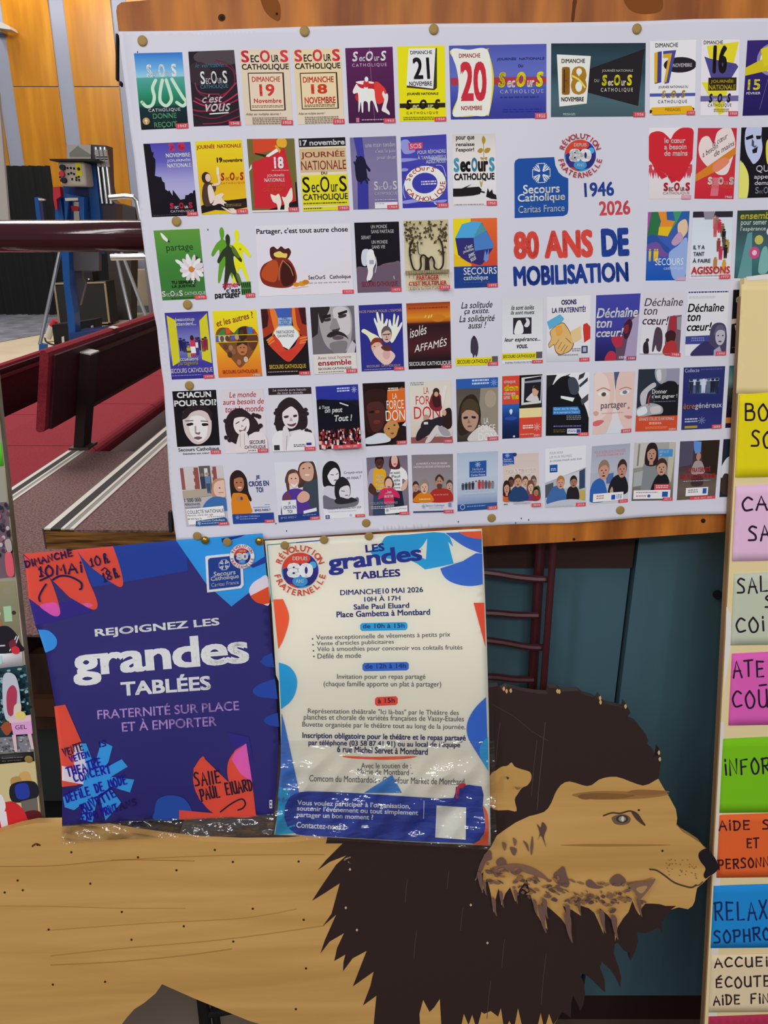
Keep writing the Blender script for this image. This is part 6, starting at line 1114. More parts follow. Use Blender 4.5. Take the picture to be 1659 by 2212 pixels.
k.S('0,66 8,36 34,28 70,36 80,70', 'c8ccd4'); k.E(52, 16, 14, 12, '9c7c70'); k.R(44, 44, 90, 76, 'a83434'); k.S('8,60 2,90 30,96 34,70', '3c2c28'); k.R(50, 80, 96, 94, 'd8d8e0'); k.out('dark poster of a person in white half hidden by the notice panel')


# the heading block: logo, dates and title
def sc_logo(k, q, bg='1c4c98', fg='e6ecf4', frame=None):
    """blue badge with a rayed cross; q maps 0..100 square to the sheet"""
    c0 = k.c; k.c = q
    if frame: k.P(pts('-8,-4 -4,-8 68,-8 72,14 84,26 108,30 108,98 100,107 -7,108'), frame)
    k.P(pts('0,8 2,3 8,0 74,0 76,14 82,26 90,33 100,37 100,90 98,97 91,100 0,100'), bg)
    for a in range(4):
        t = math.radians(a * 90); r2 = lambda x, y: (50 + (x * math.cos(t) - y * math.sin(t)) * .95, 26 + (x * math.sin(t) + y * math.cos(t)) * .95)
        for l in ([(-3, -4), (-7, -17), (7, -17), (3, -4)], [(4, -5), (12, -12)], [(5, -9), (10, -15)], [(9, -5), (15, -10)]): k.L([r2(*p) for p in l], 1.7, fg, False)
    k.T('Secours', 16, 45, 84, 60, fg, .02); k.T('Catholique', 6, 60, 94, 77, fg, .02); k.T('Caritas France', 7, 80, 93, 92, fg, .005); k.c = c0


def rev_logo(k, cx, cy, R, asp=1.0, txt='c04a50', white=None):
    """round anniversary badge: 80 on a patchwork disc inside two arcs of lettering"""
    if white: k.E(cx, cy, R * 1.06, R * 1.06 * asp, white, n=40)
    r = R * .72; E = lambda x, y, a, b, c: k.E(cx + x * r, cy + y * r * asp, a * r, b * r * asp, c)
    k.E(cx, cy, r, r * asp, '2c2c74', n=40); k.E(cx, cy, r, r * asp, 'c84432', 180, 300); k.E(cx, cy, r, r * asp, '2f7cbc', 150, 195); k.E(cx, cy, r, r * asp, '34309c', 300, 372); k.E(cx, cy, r, r * asp, 'c84432', 95, 150); k.E(cx, cy, r, r * asp, '3590c8', 55, 100); k.E(cx, cy, r, r * asp, 'b05070', 75, 88)
    E(0, -.66, .58, .3, 'c84432'); E(.7, -.3, .2, .2, '4aa4cc'); E(-.55, .55, .22, .22, '3c2c7c')
    k.T('DEPUIS', cx - r * .4, cy - r * .78 * asp, cx + r * .4, cy - r * .56 * asp, 'f0dcd8', .02)
    E(0, .62, .42, .3, '3c8cc4'); k.T('80', cx - r * .72, cy - r * .42 * asp, cx + r * .72, cy + r * .42 * asp, 'f0eef4', .06); k.T('ANS', cx - r * .22, cy + r * .5 * asp, cx + r * .22, cy + r * .7 * asp, 'dceaf4', .01)
    k.ARC('RÉVOLUTION', cx, cy, R * .78, -72, 72, R * .25, txt, .03, asp=asp); k.ARC('FRATERNELLE', cx, cy, R * 1.03, 262, 98, R * .25, txt, .03, flip=True, asp=asp)


k = Ink(S_ban, h0=.0003)
sc_logo(k, [(1111, 343), (1227.5, 338), (1227.6, 466), (1111.7, 471)]); k.build('badge_logo', t_ban, 'blue square badge with a white rayed cross')
k = Ink(S_ban, h0=.0006); rev_logo(k, 1253.4, 335.5, 47); k.build('anniversary_logo', t_ban, 'round red and blue badge reading 80')
k = Ink(S_ban, h0=.0003)
k.TL('1946', 1263, 426, 1327, 422.5, 31, '26408c', .04); k.TL('2026', 1295, 466, 1362, 463, 31, 'c4484e', .04); k.build('date_lettering', t_ban, 'blue 1946 and red 2026')
k = Ink(S_ban, h0=.0003)
k.TL('80 ANS', 1110, 561, 1282, 556, 61, 'd0463c', .07); k.TL('DE', 1300, 555, 1360, 552.5, 61, '203c8c', .08); k.TL('MOBILISATION', 1110, 619, 1358.5, 608.5, 43.5, '203c8c', .06); k.build('title_lettering', t_ban, 'large red and blue title 80 ANS DE MOBILISATION')
k = Ink(S_ban, h0=.0003)
for x, y in ((619, 1147), (596, 1131), (1126, 1120), (1142, 1123), (1114, 1130), (990, 1127), (297, 112), (449, 496)): k.E(x, y, 1.3, 2, '4a444c', n=8)
k.build('ink_specks', t_ban)

# ================================================================ drawing pins
M_brass = mat('dull_brass', '96793f', 0.6, 0.15, k=1.25)
M_brass2 = mat('bright_brass', 'c8a040', 0.12, 0.95, k=1.1)


def pin(surf, x, y, label, h=0.0012, dome=False, group='brass drawing pins'):
    c = surf.at(x, y, h); e1 = BU; e2 = BV; n = 18; v = []; f = []
    prof = [(.0, .0035), (.0022, .0033), (.0042, .0024), (.0055, .0008), (.0056, 0)] if dome else [(0, .0012), (.0040, .0011), (.0054, .0007), (.0058, .0002), (.0058, 0)]
    prof += [(.0006, -.0002), (.0005, -.007), (0, -.009)]
    for r, z in prof: v += [c + e1 * (r * math.cos(2 * math.pi * q / n)) + e2 * (r * math.sin(2 * math.pi * q / n)) + BN * z for q in range(n)]
    for a in range(len(prof) - 1):
        for q in range(n): f.append((a * n + q, a * n + (q + 1) % n, (a + 1) * n + (q + 1) % n, (a + 1) * n + q))
    mb = MB().add(v, f); o = mb.build('drawing_pin', M_brass2 if dome else M_brass, smooth=dome)
    return tag(o, label, 'pin', group)


for x, y, l in ((307.5, 88, 'flat brass drawing pin at the top left corner of the banner'), (658, 67, 'flat brass drawing pin on the banner edge above the 18 calendar poster'),
                (937, 63, 'flat brass drawing pin on the banner edge above the yellow 21 poster'), (1376, 62, 'brown drawing pin on the banner edge above the wide 18 poster'),
                (381, 478, 'brass drawing pin on the banner above the green daisy poster'), (405, 658, 'brass drawing pin on the banner below the green daisy poster'),
                (409, 833, 'brass drawing pin on the banner above the child close-up poster'), (791, 1130, 'brass drawing pin in the bottom of the banner above the cream flyer'),
                (1062, 1119, 'brown drawing pin in the bottom of the banner right of the cream flyer'), (1340, 1102, 'drawing pin in the bottom of the banner near the notice panel')):
    pin(S_ban, x, y, l)

# ================================================================ the wooden lion
S_lion = Surf(0.036)


def floor_y(surf, x, z=0.003):
    a, b = 1500.0, 4200.0
    for _ in range(50):
        m = (a + b) / 2
        if surf.at(x, m).z > z: a = m
        else: b = m
    return a


fy = floor_y(S_lion, 600)
M_lion = noise_mat('pale_varnished_plywood', 'ae8547', 'c2985a', 2.6, (0.7, 2, 9), 0.5, 7, 0.32, 0.68, 0.35, 1.38, c3='b88d50', distortion=0.6)
head_top = '1062,1484 1076,1482 1082,1490 1096,1484 1108,1487 1130,1493 1160,1498 1184,1499 1186,1486 1205,1486 1214,1494 1232,1493 1250,1492 1262,1501 1284,1507 1290,1512 1296,1502 1302,1519 1326,1524 1348,1530 1351,1518 1358,1532 1362,1540 1352,1552 1376,1562 1396,1588 1400,1600 1398,1612 1412,1622 1414,1630 1408,1640 1421,1636 1424,1617 1428,1640 1425,1668 1422,1682'
profile = '1432,1700 1446,1722 1460,1748 1463,1768 1461,1782 1476,1798 1496,1810 1514,1822 1526,1836 1540,1850 1549,1862 1552,1872 1546,1884 1532,1894 1518,1908 1506,1918 1503,1932 1501,1946 1496,1957 1486,1964 1466,1960'
beard = '1449,1965 1440,1976 1430,1992 1431,2016 1422,2004 1409,2010 1394,2016 1376,2014 1378,2034 1372,2056 1362,2076 1360,2058 1348,2054 1334,2036 1328,2040 1326,2060 1336,2088 1342,2112 1340,2134 1330,2112 1318,2094 1300,2078 1296,2090 1306,2116 1307,2144 1292,2130 1274,2112 1262,2104 1252,2104 1262,2126 1264,2148 1260,2170 1254,2184 1246,2166 1238,2150 1234,2168 1233,2199 1222,2190 1214,2186 1208,2196'
back = '-230,1930 -120,1850 -50,1815 0,1797 40,1785 75,1778 130,1777 200,1784 280,1798 350,1808 430,1817 520,1821 620,1820 700,1812 722,1740 770,1640 840,1560 930,1505 1010,1488'
legs = '1196,2214 1192,2300 1188,2600 1215,%d 1000,%d 1002,2600 960,2340 905,2290 700,2252 540,2206 420,2157 350,2126 336,2146 312,2166 290,2180 274,2198 262,2214 244,2300 236,2600 262,%d -60,%d -80,2500 -170,2200' % (fy, fy, fy, fy)
t_lion = thing('wooden_lion', S_lion.at(500, fy), 'large plywood lion cut-out with dark painted mane standing under the flyers', 'cut-out')
lo = pts(' '.join((back, head_top, profile, beard, legs)))
mb = MB().prism([S_lion.at(x, y) for x, y in lo], BN * -0.012)
n0, n1, n2, n3 = len(pts(back)), len(pts(head_top)), len(pts(profile)), len(pts(beard))
for q in list(range(n0 - 6, n0 + n1)) + list(range(n0 + n1 + n2 - 1, n0 + n1 + n2 + n3)): mb.mi[len(mb.mi) - len(lo) + q] = 1     # the sawn edge is painted along with the mane
lbody = mb.build('body', [M_lion, mat('mane_edge_paint', '3c3230', 0.7)], t_lion)
MB().obox(S_lion.at(60, fy, -.012) + Vector((0, 0.0, -.003)), BU * .1, Vector((0, .22, 0)), Vector((0, 0, .02))).build('foot_block', M_lion, t_lion)
MB().obox(S_lion.at(1060, fy, -.012) + Vector((0, 0.0, -.003)), BU * .1, Vector((0, .22, 0)), Vector((0, 0, .02))).build('foot_block', M_lion, t_lion)

MANE, MANE2 = '30221f', '46342f'
left = '1195,2214 1186,2190 1176,2225 1168,2188 1160,2222 1152,2226 1130,2226 1119,2178 1110,2224 1100,2205 1090,2230 1082,2178 1076,2196 1060,2184 1046,2190 1040,2186 1030,2224 1020,2192 1012,2214 1002,2190 994,2226 954,2226 950,2158 938,2176 928,2186 914,2160 906,2190 908,2226 806,2226 813,2151 784,2172 800,2130 807,2099 762,2131 778,2090 792,2054 762,2070 741,2098 742,2078 746,2062 722,2076 728,2048 743,2016 712,2034 692,2060 702,2030 726,1976 697,2001 716,1974 734,1908 700,1930 674,1946 692,1918 726,1868 748,1848 712,1862 686,1880 704,1858 740,1822 704,1822 722,1740 770,1640 840,1560 930,1505 1010,1488'
hair = '1401,1694 1389,1697 1377,1694 1361,1688 1346,1682 1332,1678 1318,1678 1306,1680 1294,1684 1278,1696 1268,1698 1258,1696 1243,1691 1230,1688 1220,1690 1211,1696 1204,1705 1199,1714 1191,1734 1184,1746 1175,1754 1160,1759 1143,1763 1115,1776 1091,1792 1073,1805 1060,1830 1046,1846 1036,1868 1026,1903 1044,1884 1041,1930 1052,1898 1060,1930 1066,1973 1070,1945 1077,1919 1083,1956 1092,1930 1102,1917 1113,1948 1122,1922 1138,1900 1146,1934 1157,1970 1168,1990 1183,2009 1178,1978 1171,1949 1192,1966 1212,1984 1226,2004 1236,2034 1230,1990 1216,1957 1236,1966 1254,1978 1250,1955 1272,1962 1284,1972 1292,1990 1304,2018 1302,1984 1295,1962 1312,1976 1326,1994 1329,2034 1334,2004 1346,1984 1358,1970 1366,1946 1374,1966 1382,1978 1386,1962 1394,1952 1408,1952 1424,1953 1438,1957 1461,1957'
ear = spline(pts('1058,1676 1072,1664 1084,1656 1096,1654 1105,1647 1112,1656 1128,1662 1145,1668 1148,1682 1140,1696 1128,1702 1118,1716 1112,1728 1116,1752 1098,1750 1066,1748 1050,1720'), 3)
mane_loop = pts(head_top) + pts(hair) + pts(beard) + pts(left)
k = Ink(S_lion, h0=.0003); k.P(mane_loop, MANE, holes=[ear])
r = random.Random(11)
for x, y, l in ((1160, 1600, 120), (1080, 1560, 90), (900, 2010, 60), (1000, 1960, 50), (1180, 2060, 110), (1060, 2120, 80), (880, 1900, 50), (970, 1880, 40), (1090, 2030, 60)):
    k.L([(x, y), (x - l * .06, y + l * .5), (x - l * .1, y + l)], 1.2, '4c3c3c')
k.L('1064,1522 1110,1548 1150,1580 1184,1600', 1.0, '4c3c3a'); k.L('1178,1560 1172,1620 1166,1680 1160,1750', 1.5, '54423c')
for x, y in ((1053, 2037), (747, 1961), (771, 2009), (1017, 1955), (756, 1878), (1050, 1480)): k.S([(x - 2.5, y), (x, y - 3), (x + 2.5, y), (x, y + 3)], 'c0a088')
k.build('mane', t_lion, 'dark brown painted mane', PAINT)
k = Ink(S_lion, h0=.00035)     # bare wood showing through chips in the mane, and painted ear shading
for x, y in ((1088, 1488), (1094, 1493), (1103, 1492), (1204, 1493), (1208, 1494), (1296, 1508), (1297, 1517), (1351, 1526), (1425, 1640), (1423, 1626)): k.S([(x - 2.5, y - 1), (x + 1, y - 5), (x + 3, y + 1), (x, y + 5)], 'c49c6c')
k.build('paint_chips', t_lion, None, PAINT)
k = Ink(S_lion, h0=.0006)
B1, B2, B3 = '6c5048', '7c5c4a', '5a423e'
k.L('1304,1762 1322,1756 1340,1757 1360,1752 1376,1758 1388,1775 1393,1782', 3, '3c2e2a'); k.S('1322,1766 1336,1760 1352,1760 1362,1768 1358,1778 1344,1782 1330,1780 1324,1774', '685444'); k.E(1344, 1769, 13, 8.5, '3a302a'); k.E(1344, 1769, 8, 6, '8c8274'); k.E(1345, 1769, 3, 6, 'cdc2b0'); k.S('1364,1754 1380,1762 1394,1784 1376,1772', '4a3830')
k.S('1525,1833 1534,1840 1545,1854 1552,1872 1546,1884 1532,1893 1524,1898 1520,1890 1524,1876 1514,1862 1509,1850 1512,1840', '1e181c'); k.L('1404,1878 1418,1880 1434,1890 1456,1906 1478,1914 1494,1917 1504,1912', 3.4, '4a382e'); k.L('1502,1913 1510,1912 1518,1905', 2, '4a382e')
for q in range(34):
    x, y = r.uniform(1440, 1505), r.uniform(1856, 1898); k.E(x, y, 1.2, 1.2, '7c5c40', n=6)
k.S('1160,1780 1166,1800 1162,1815 1168,1805 1174,1816 1180,1830 1175,1808 1181,1788 1172,1776 1168,1788', B3)
k.S('1150,1806 1152,1826 1148,1848 1146,1830', B1); k.S('1130,1816 1140,1824 1142,1840 1136,1828', B1); k.S('1102,1830 1116,1834 1112,1848 1106,1844', B1); k.S('1108,1810 1116,1816 1112,1828', B2); k.S('1085,1820 1094,1824 1090,1838', B2)
k.S('1072,1862 1084,1852 1094,1862 1090,1876 1080,1878', B1); k.S('1196,1890 1206,1880 1218,1872 1224,1890 1230,1910 1214,1912 1200,1906', B1); k.S('1266,1906 1276,1900 1290,1912 1304,1916 1290,1920 1270,1916', B1); k.S('1318,1900 1336,1888 1352,1902 1340,1914 1322,1912', B1)
k.S('1050,1842 1060,1838 1062,1856 1050,1862 1040,1884 1028,1900 1036,1868', B1); k.S('1060,1876 1110,1866 1150,1874 1178,1892 1180,1900 1150,1890 1110,1880 1076,1886', B2)
for q in range(150):
    t = r.random(); x = 1048 + t * 350; y = 1878 + 40 * math.sin(t * 2.6) + r.gauss(0, 15) + t * 28
    if not (1040 < x < 1395): continue
    w, h = r.uniform(2, 9), r.uniform(1.5, 5); a = r.uniform(-.6, .6)
    k.S([(x - w, y + a * w), (x, y - h), (x + w, y - a * w), (x + w * .3, y + h)], r.choice((B1, B2, '8a6444', B3)), 2)
for x, y, s in ((1036, 1905, 1), (1046, 1918, .7), (1066, 1958, .9), (1082, 1942, .8), (1113, 1936, .7), (1170, 1985, 1.3), (1176, 1962, 1), (1226, 2004, 1.4), (1226, 1976, 1), (1300, 1990, 1.1), (1326, 2002, 1.2), (1380, 1960, .9), (1250, 1962, .7), (1155, 1960, .8)):
    k.S([(x - 5 * s, y - 20 * s), (x + 5 * s, y - 16 * s), (x + 6 * s, y + 8 * s), (x + 8 * s, y + 24 * s), (x, y + 8 * s)], B1)
k.S('1358,1912 1376,1906 1394,1904 1416,1898 1406,1916 1390,1936 1380,1944 1374,1930', B2); k.S('1374,1920 1390,1914 1398,1916 1386,1930', 'a88658')
k.S('1094,1678 1100,1680 1096,1684', '4a3424'); k.S('1112,1700 1120,1702 1128,1700 1118,1706', B2)
k.build('face_painting', t_lion, 'painted eye, nose, mouth and brown fur strokes', PAINT)
k = Ink(S_lion, h0=.0003)
for x, y, w, h, c in ((1340, 1718, 105, 9, '946a3a'), (1310, 1720, 62, 7, '80582f'), (1400, 1712, 46, 6, '8a6036'), (1270, 1721, 22, 6, '7a5430'), (1330, 1826, 120, 2.5, '94703c')): k.S([(x - w, y), (x - w * .5, y - h), (x + w * .4, y - h * .8), (x + w, y - h * .3), (x + w * .5, y + h * .7), (x - w * .4, y + h)], c)
k.build('wood_streak', t_lion, 'dark streak of grain across the brow', PAINT)
k = Ink(S_lion, h0=.0003)
for x, y in ((81, 1825), (154, 1841), (298, 1852), (464, 1836), (381, 1880), (503, 1862), (645, 1861), (195, 1909), (38, 1902), (49, 1923), (10, 1928), (263, 1970), (105, 2008), (397, 2001), (284, 2030), (504, 2034), (546, 1963), (656, 1987), (661, 2092), (114, 2127), (227, 2121), (1380, 1750), (1431, 1838), (639, 2180)):
    k = Ink(S_lion, h0=.0003); k.E(x, y, 2.6, 2.6, '3a2414', n=8); k.build('nail_hole', lbody, None, PAINT)
for s, w, cl in (('70,1828 78,1823 86,1826', 4, '5c3a1c'), ('0,1872 120,1870 260,1858 420,1860', 1.2, '8c6430'), ('0,1957 120,1958 260,1962 400,1962', 1.2, 'a07840'), ('110,2065 250,2050 480,2030 700,2000', 2, 'a57c42'), ('110,2085 250,2078 400,2064 500,2050', 2, 'a0763c'),
                 ('100,2010 330,1994 520,1984 640,1964', 1.6, 'a57c42'), ('240,1858 480,1848 700,1846', 1.2, '9a6e34'), ('756,1852 744,1857 752,1862 758,1866', 3, 'b09080')):
    k = Ink(S_lion, h0=.0003); k.L(s, w, cl); k.build('grain_line', lbody, None, PAINT)
# pale legs painted between the mane spikes are the bare body; small dark floor shadow gaps are left open

# ================================================================ flyers in clear sleeves


def ramp(y, a, b): t = min(1, max(0, (y - a) / (b - a))); return t * t * (3 - 2 * t)


f_blue = lambda x, y: 0.0125 + 0.033 * ramp(y, 1130, 1820) + 0.010 * max(0, (260 - x) / 200.0) ** 2 * math.sin(max(0, min(1, (y - 1180) / 600.0)) * math.pi) + 0.0015 * math.sin(x / 90.0 + y / 140.0)
f_cream = lambda x, y: 0.0155 + 0.031 * ramp(y, 1130, 1500) + 0.004 * ramp(y, 1480, 1840) + 0.0012 * math.sin(x / 80.0 - y / 150.0) + 0.003 * ramp(y, 1640, 1830) * math.sin(x / 46.0 + y / 33.0)
S_bl, S_cr = Surf(f_blue, True), Surf(f_cream, True)
M_fl1 = mat('navy_print_paper', '2a2476', 0.45, k=1.15)
M_fl2 = mat('cream_print_paper', 'dcd8c8', 0.45)
t_bl = thing('flyer', S_bl.at(340, 1784), 'dark blue flyer in a clear sleeve reading grandes tablées', 'flyer')
NAVY = '2a2476'
ol_b = '50,1196 150,1188 260,1178 380,1167 480,1159 567,1152 574,1220 582,1320 590,1420 597,1500 602,1600 598,1700 590,1762 440,1768 300,1774 134,1785 134,1709 131,1615 120,1526 110,1474 99,1410 88,1380 76,1350 62,1292 56,1240'
sheet('paper', S_bl, pts(ol_b), M_fl1, t_bl)
k = Ink(S_bl, h0=.0004, dh=.00002, maxlen=18)
k.P('166,1187 260,1179 380,1167 402,1186 406,1233 300,1252 266,1258 200,1268', '274298'); k.P('62,1292 90,1312 180,1290 198,1322 110,1345 76,1350', '362a84')
RED = 'd8503f'
k.P(pts('50,1196 166,1187') + spline(pts('166,1187 178,1215 192,1255 205,1285 211,1308 204,1317 190,1313'), 4, False) + pts('150,1290 108,1248'), RED)
k.P(pts('52,1200 108,1250') + spline(pts('108,1250 118,1275 127,1305 130,1325 122,1331 108,1326'), 4, False) + pts('62,1292'), RED)
k.P(pts('165,1187 244,1180') + spline(pts('244,1180 254,1208 263,1240 266,1262 258,1268 240,1258'), 4, False) + pts('200,1228 178,1205'), RED)
k.S('86,1309 105,1302 122,1303 129,1318 128,1329 118,1331 104,1324', 'd85ab0'); k.S('178,1304 194,1303 200,1308 190,1312', 'd8609c')
k.P(pts('82,1360') + spline(pts('82,1360 104,1362 120,1376 123,1390 116,1402 98,1410'), 5, False), '3c94dc')
k.P('380,1167 567,1152 577,1250 500,1310 446,1262', '3496da'); k.P('478,1163 530,1155 520,1160 480,1172', '2c2a78'); k.P('540,1222 575,1200 578,1214 546,1227', '2c3c90'); k.S('578,1246 560,1250 544,1262 538,1278 548,1296 566,1304 582,1304', 'e8d4e4'); k.P(pts('580,1267') + pts('541,1287') + spline(pts('541,1287 552,1300 568,1305 583,1303'), 4, False), 'd8502c')
k.P('588,1410 570,1418 562,1430 575,1440 593,1442', '2a4aa0'); k.P(spline(pts('594,1466 560,1478 546,1492 556,1504 580,1508 600,1510'), 5, False), '2a4aa4'); k.P(spline(pts('600,1540 580,1546 570,1556 580,1566 603,1570'), 5, False), '2848a0')
k.TL('REJOIGNEZ LES', 206, 1380, 475, 1355, 21, 'e2e2f0', .045); k.TL('grandes', 160, 1483, 541, 1452, 88, 'e6e6f2', .045, 0, .95); k.TL('TABLÉES', 262, 1504, 456, 1490, 38, 'e6e6f2', .05); k.TL('FRATERNITÉ SUR PLACE', 211, 1554, 517, 1534, 25, 'b893d4', .02); k.TL('ET À EMPORTER', 264, 1581, 468, 1568, 26, 'b893d4', .02)
k.P('117,1526 141,1522 180,1612 200,1690 134,1700 131,1650', RED); k.P('160,1614 176,1606 186,1612 196,1680 193,1697 134,1686 134,1654 160,1662', 'e4d4e8'); k.P('134,1690 168,1696 134,1700', RED)
BLU = '3a9ae0'
for a in ('174,1606 186,1606 204,1654 196,1690', '219,1601 243,1612 234,1647 200,1690 208,1640', '263,1640 276,1656 230,1684 210,1668', '240,1678 290,1684 281,1712 236,1698', '136,1722 180,1697 216,1670 226,1700 160,1750 140,1744', '184,1726 210,1724 200,1776 174,1770', '216,1724 240,1704 262,1734 228,1772'): k.P(a, BLU)
k.S('180,1690 200,1650 226,1656 240,1690 220,1716 190,1722', BLU)
k.S('334,1752 340,1728 364,1718 396,1724 414,1750 410,1768 336,1771', '2a50a4'); k.P('387,1750 456,1756 560,1764 552,1762 388,1771', RED) ; k.P('387,1751 470,1757 560,1762 470,1767 387,1770', RED)
k.P(spline(pts('437,1634 418,1660 418,1690 430,1726 450,1748 470,1762 553,1760 536,1652 530,1608 510,1616 492,1650 494,1690'), 1), RED) ; k.S('438,1634 450,1652 494,1690 552,1760 470,1760 432,1726 418,1692 420,1660', RED); k.P(spline(pts('532,1606 508,1622 492,1650 495,1690 520,1730 553,1762'), 4, False) + pts('546,1700'), RED); k.P('532,1606 508,1624 500,1640 520,1672 545,1690', 'd860b0'); k.P('545,1690 553,1762 548,1762 542,1690', RED)
k.P('490,1582 538,1592 546,1640 532,1606 508,1620', '342c84'); k.R(582, 1728, 588, 1746, 'd8d0e0'); k.R(583.5, 1731, 586.5, 1735, '3a3060'); k.R(583.5, 1739, 586.5, 1743, '3a3060')
k.build('printed_design', t_bl, 'red, blue and white shapes with white and lilac lettering')
k = Ink(S_bl, h0=.0022, maxlen=18)
MK = '241c4c'
k.HW('DiMANCHE', 54, 1226, 160, 1200, 14, 3.4, MK); k.HW('10MAi', 84, 1246, 182, 1234, 21, 4.0, MK); k.L('86,1254 104,1246', 3.6, MK, False); k.L('114,1252 130,1244 152,1246 174,1258 176,1270 172,1273', 4, MK); k.L('99,1262 90,1276 84,1290 86,1299', 3.6, MK); k.HW('10h', 196, 1224, 240, 1214, 19, 3, MK); k.L('219,1232 226,1226 232,1231', 2.8, MK, False); k.HW('18h', 224, 1256, 260, 1245, 20, 3, MK)
k.build('pen_date', t_bl, 'dark felt-pen writing DiMANCHE 10 MAi', MARKER)
k = Ink(S_bl, h0=.0022, maxlen=18); MB2 = '24189c'
k.HW('VENTE', 138, 1634, 182, 1620, 17, 3, '34204c'); k.HW('VÊTEM'.replace('Ê', 'E'), 152, 1648, 194, 1634, 13, 2.8, MB2); k.HW('iS', 214, 1615, 232, 1610, 11, 2.8, '201878'); k.HW('THEATRE', 146, 1678, 222, 1656, 19, 3.2, MB2); k.HW('CONCERT', 160, 1690, 242, 1668, 18, 3.2, MB2); k.HW('DEFiLE DE MODE', 143, 1734, 276, 1692, 19, 3.2, MB2); k.HW('BUVETTE', 180, 1758, 252, 1718, 20, 3.2, MB2); k.HW('EXPO PRiNT', 178, 1776, 256, 1752, 16, 3, MB2); k.HW('ANS', 258, 1750, 298, 1738, 14, 2.6, '2a1a50')
k.build('pen_programme', t_bl, 'blue felt-pen list on the blue star', MARKER)
k = Ink(S_bl, h0=.0022, maxlen=18)
k.HW('SAllE', 420, 1700, 480, 1690, 28, 3.4, '281a30'); k.HW('PAUL ElUARD', 434, 1730, 548, 1706, 25, 3.4, '281a30'); k.L('476,1754 500,1736 522,1726 530,1736 524,1746 514,1750', 3, '281a30')
k.build('pen_place', t_bl, 'dark felt-pen writing SALLE PAUL ELUARD', MARKER)
k = Ink(S_bl, h0=.0019, dh=.00002, maxlen=18); q = [(449, 1206), (518, 1199), (521, 1266), (452, 1274)]
sc_logo(k, q, '24408c', frame='e8ecf6'); k.build('badge_logo', t_bl, 'small blue badge with a rayed cross')
k = Ink(S_bl, h0=.0026, dh=.00002, maxlen=18); rev_logo(k, 523, 1202, 25, white='e4e0ec'); k.build('anniversary_logo', t_bl, 'small round badge reading 80')

clear_mat('clear_sleeve', 0.0, 9, 0.06)
clear_mat('crinkled_sleeve', 0.09, 24, 0.6, 0.03)
clear_mat('crumpled_film', 0.14, 22, 0.8, 0.04)
sl = Surf(lambda x, y: f_blue(x, y) + 0.0034, True)
sheet('clear_sleeve', sl, pts(ol_b), MATS['clear_sleeve'], t_bl, thick=0)
fs = Surf(lambda x, y: f_blue(x, y) + 0.002 + 0.0045 * ramp(y, 1762, 1785) * (math.sin(x / 31.0 + y / 7.0) + .6 * math.sin(x / 13.0 - y / 6.0)), True)
sheet('sleeve_bottom', fs, pts('134,1782 300,1771 440,1765 590,1759 592,1780 587,1803 520,1806 440,1808 368,1809 250,1816 131,1824'), MATS['crumpled_film'], t_bl, maxlen=6, thick=0)

t_cr = thing('flyer', S_cr.at(830, 1825), 'cream programme flyer in a shiny clear sleeve, right of the blue flyer', 'flyer')
ol_c = '569,1165 700,1157 850,1149 1000,1142 1047,1139 1052,1220 1057,1330 1062,1440 1068,1600 1071,1740 1073,1826 1068,1835 1056,1836 950,1829 820,1821 700,1814 587,1809 592,1769 606,1664 604,1560 600,1472 594,1458 585,1310 577,1240'
ol_p = '572,1168 700,1160 850,1152 1000,1144 1041,1142 1046,1240 1052,1400 1056,1540 1058,1700 1060,1827 950,1822 820,1815 700,1808 592,1803 598,1769 608,1664 606,1560 602,1472 596,1458 587,1310 579,1240'
sheet('paper', S_cr, pts(ol_p), M_fl2, t_cr)
k = Ink(S_cr, h0=.0004, dh=.00002, maxlen=18)
CY, BB, OR, NV = '2c98cc', '3a68c0', 'dc5a38', '2c2a74'
k.L('577,1177 640,1172 696,1167', 2, '3c8890', False); k.L('640,1172 696,1167', 2.4, '3c50a0', False); k.L('577,1177 582,1240 588,1300', 1.6, '4c9898', False)
k.P(spline(pts('800,1190 824,1172 836,1158 880,1155 960,1151 980,1186 985,1216'), 3, False) + spline(pts('985,1216 960,1222 930,1228 918,1230'), 1, False) + spline(pts('918,1230 890,1212 850,1208 820,1204 802,1196'), 3, False), CY)
k.P(spline(pts('962,1151 990,1172 1010,1184 1036,1194 1041,1194'), 4, False) + pts('1040,1148'), BB); k.P(pts('990,1149 1040,1147 1041,1164') + spline(pts('1041,1164 1025,1163 1006,1158 990,1149'), 4, False), OR)
k.P(pts('968,1170 980,1217') + spline(pts('980,1217 1000,1210 1016,1202 1030,1194 1000,1190 980,1182 968,1170'), 4, False), 'dcd8c8'); k.P(spline(pts('951,1228 958,1244 972,1256 995,1264 1020,1266 1043,1262'), 4, False) + pts('1042,1196 1028,1195 1000,1212'), BB); k.P('918,1164 924,1170 920,1230 900,1190', CY); k.P(spline(pts('923,1163 912,1180 900,1190 894,1193 910,1204 920,1208'), 4, False), 'dcd8c8')
k.TL('LES', 790, 1194, 831, 1190, 17, NV, .05); k.TL('grandes', 711, 1244, 914, 1221, 46, '2c3488', .045, 0, .95); k.TL('TABLÉES', 764, 1252, 865, 1245, 20, NV, .05)
k.TL('DIMANCHE10 MAI 2026', 735, 1286, 914, 1279, 11.5, NV, .025); k.TL('10H À 17H', 787, 1300, 865, 1297, 13, NV, .025); k.TL('Salle Paul Eluard', 764, 1317, 884, 1313, 11.5, NV, .03); k.TL('Place Gambetta à Montbard', 727, 1334, 929, 1328, 13, NV, .03)
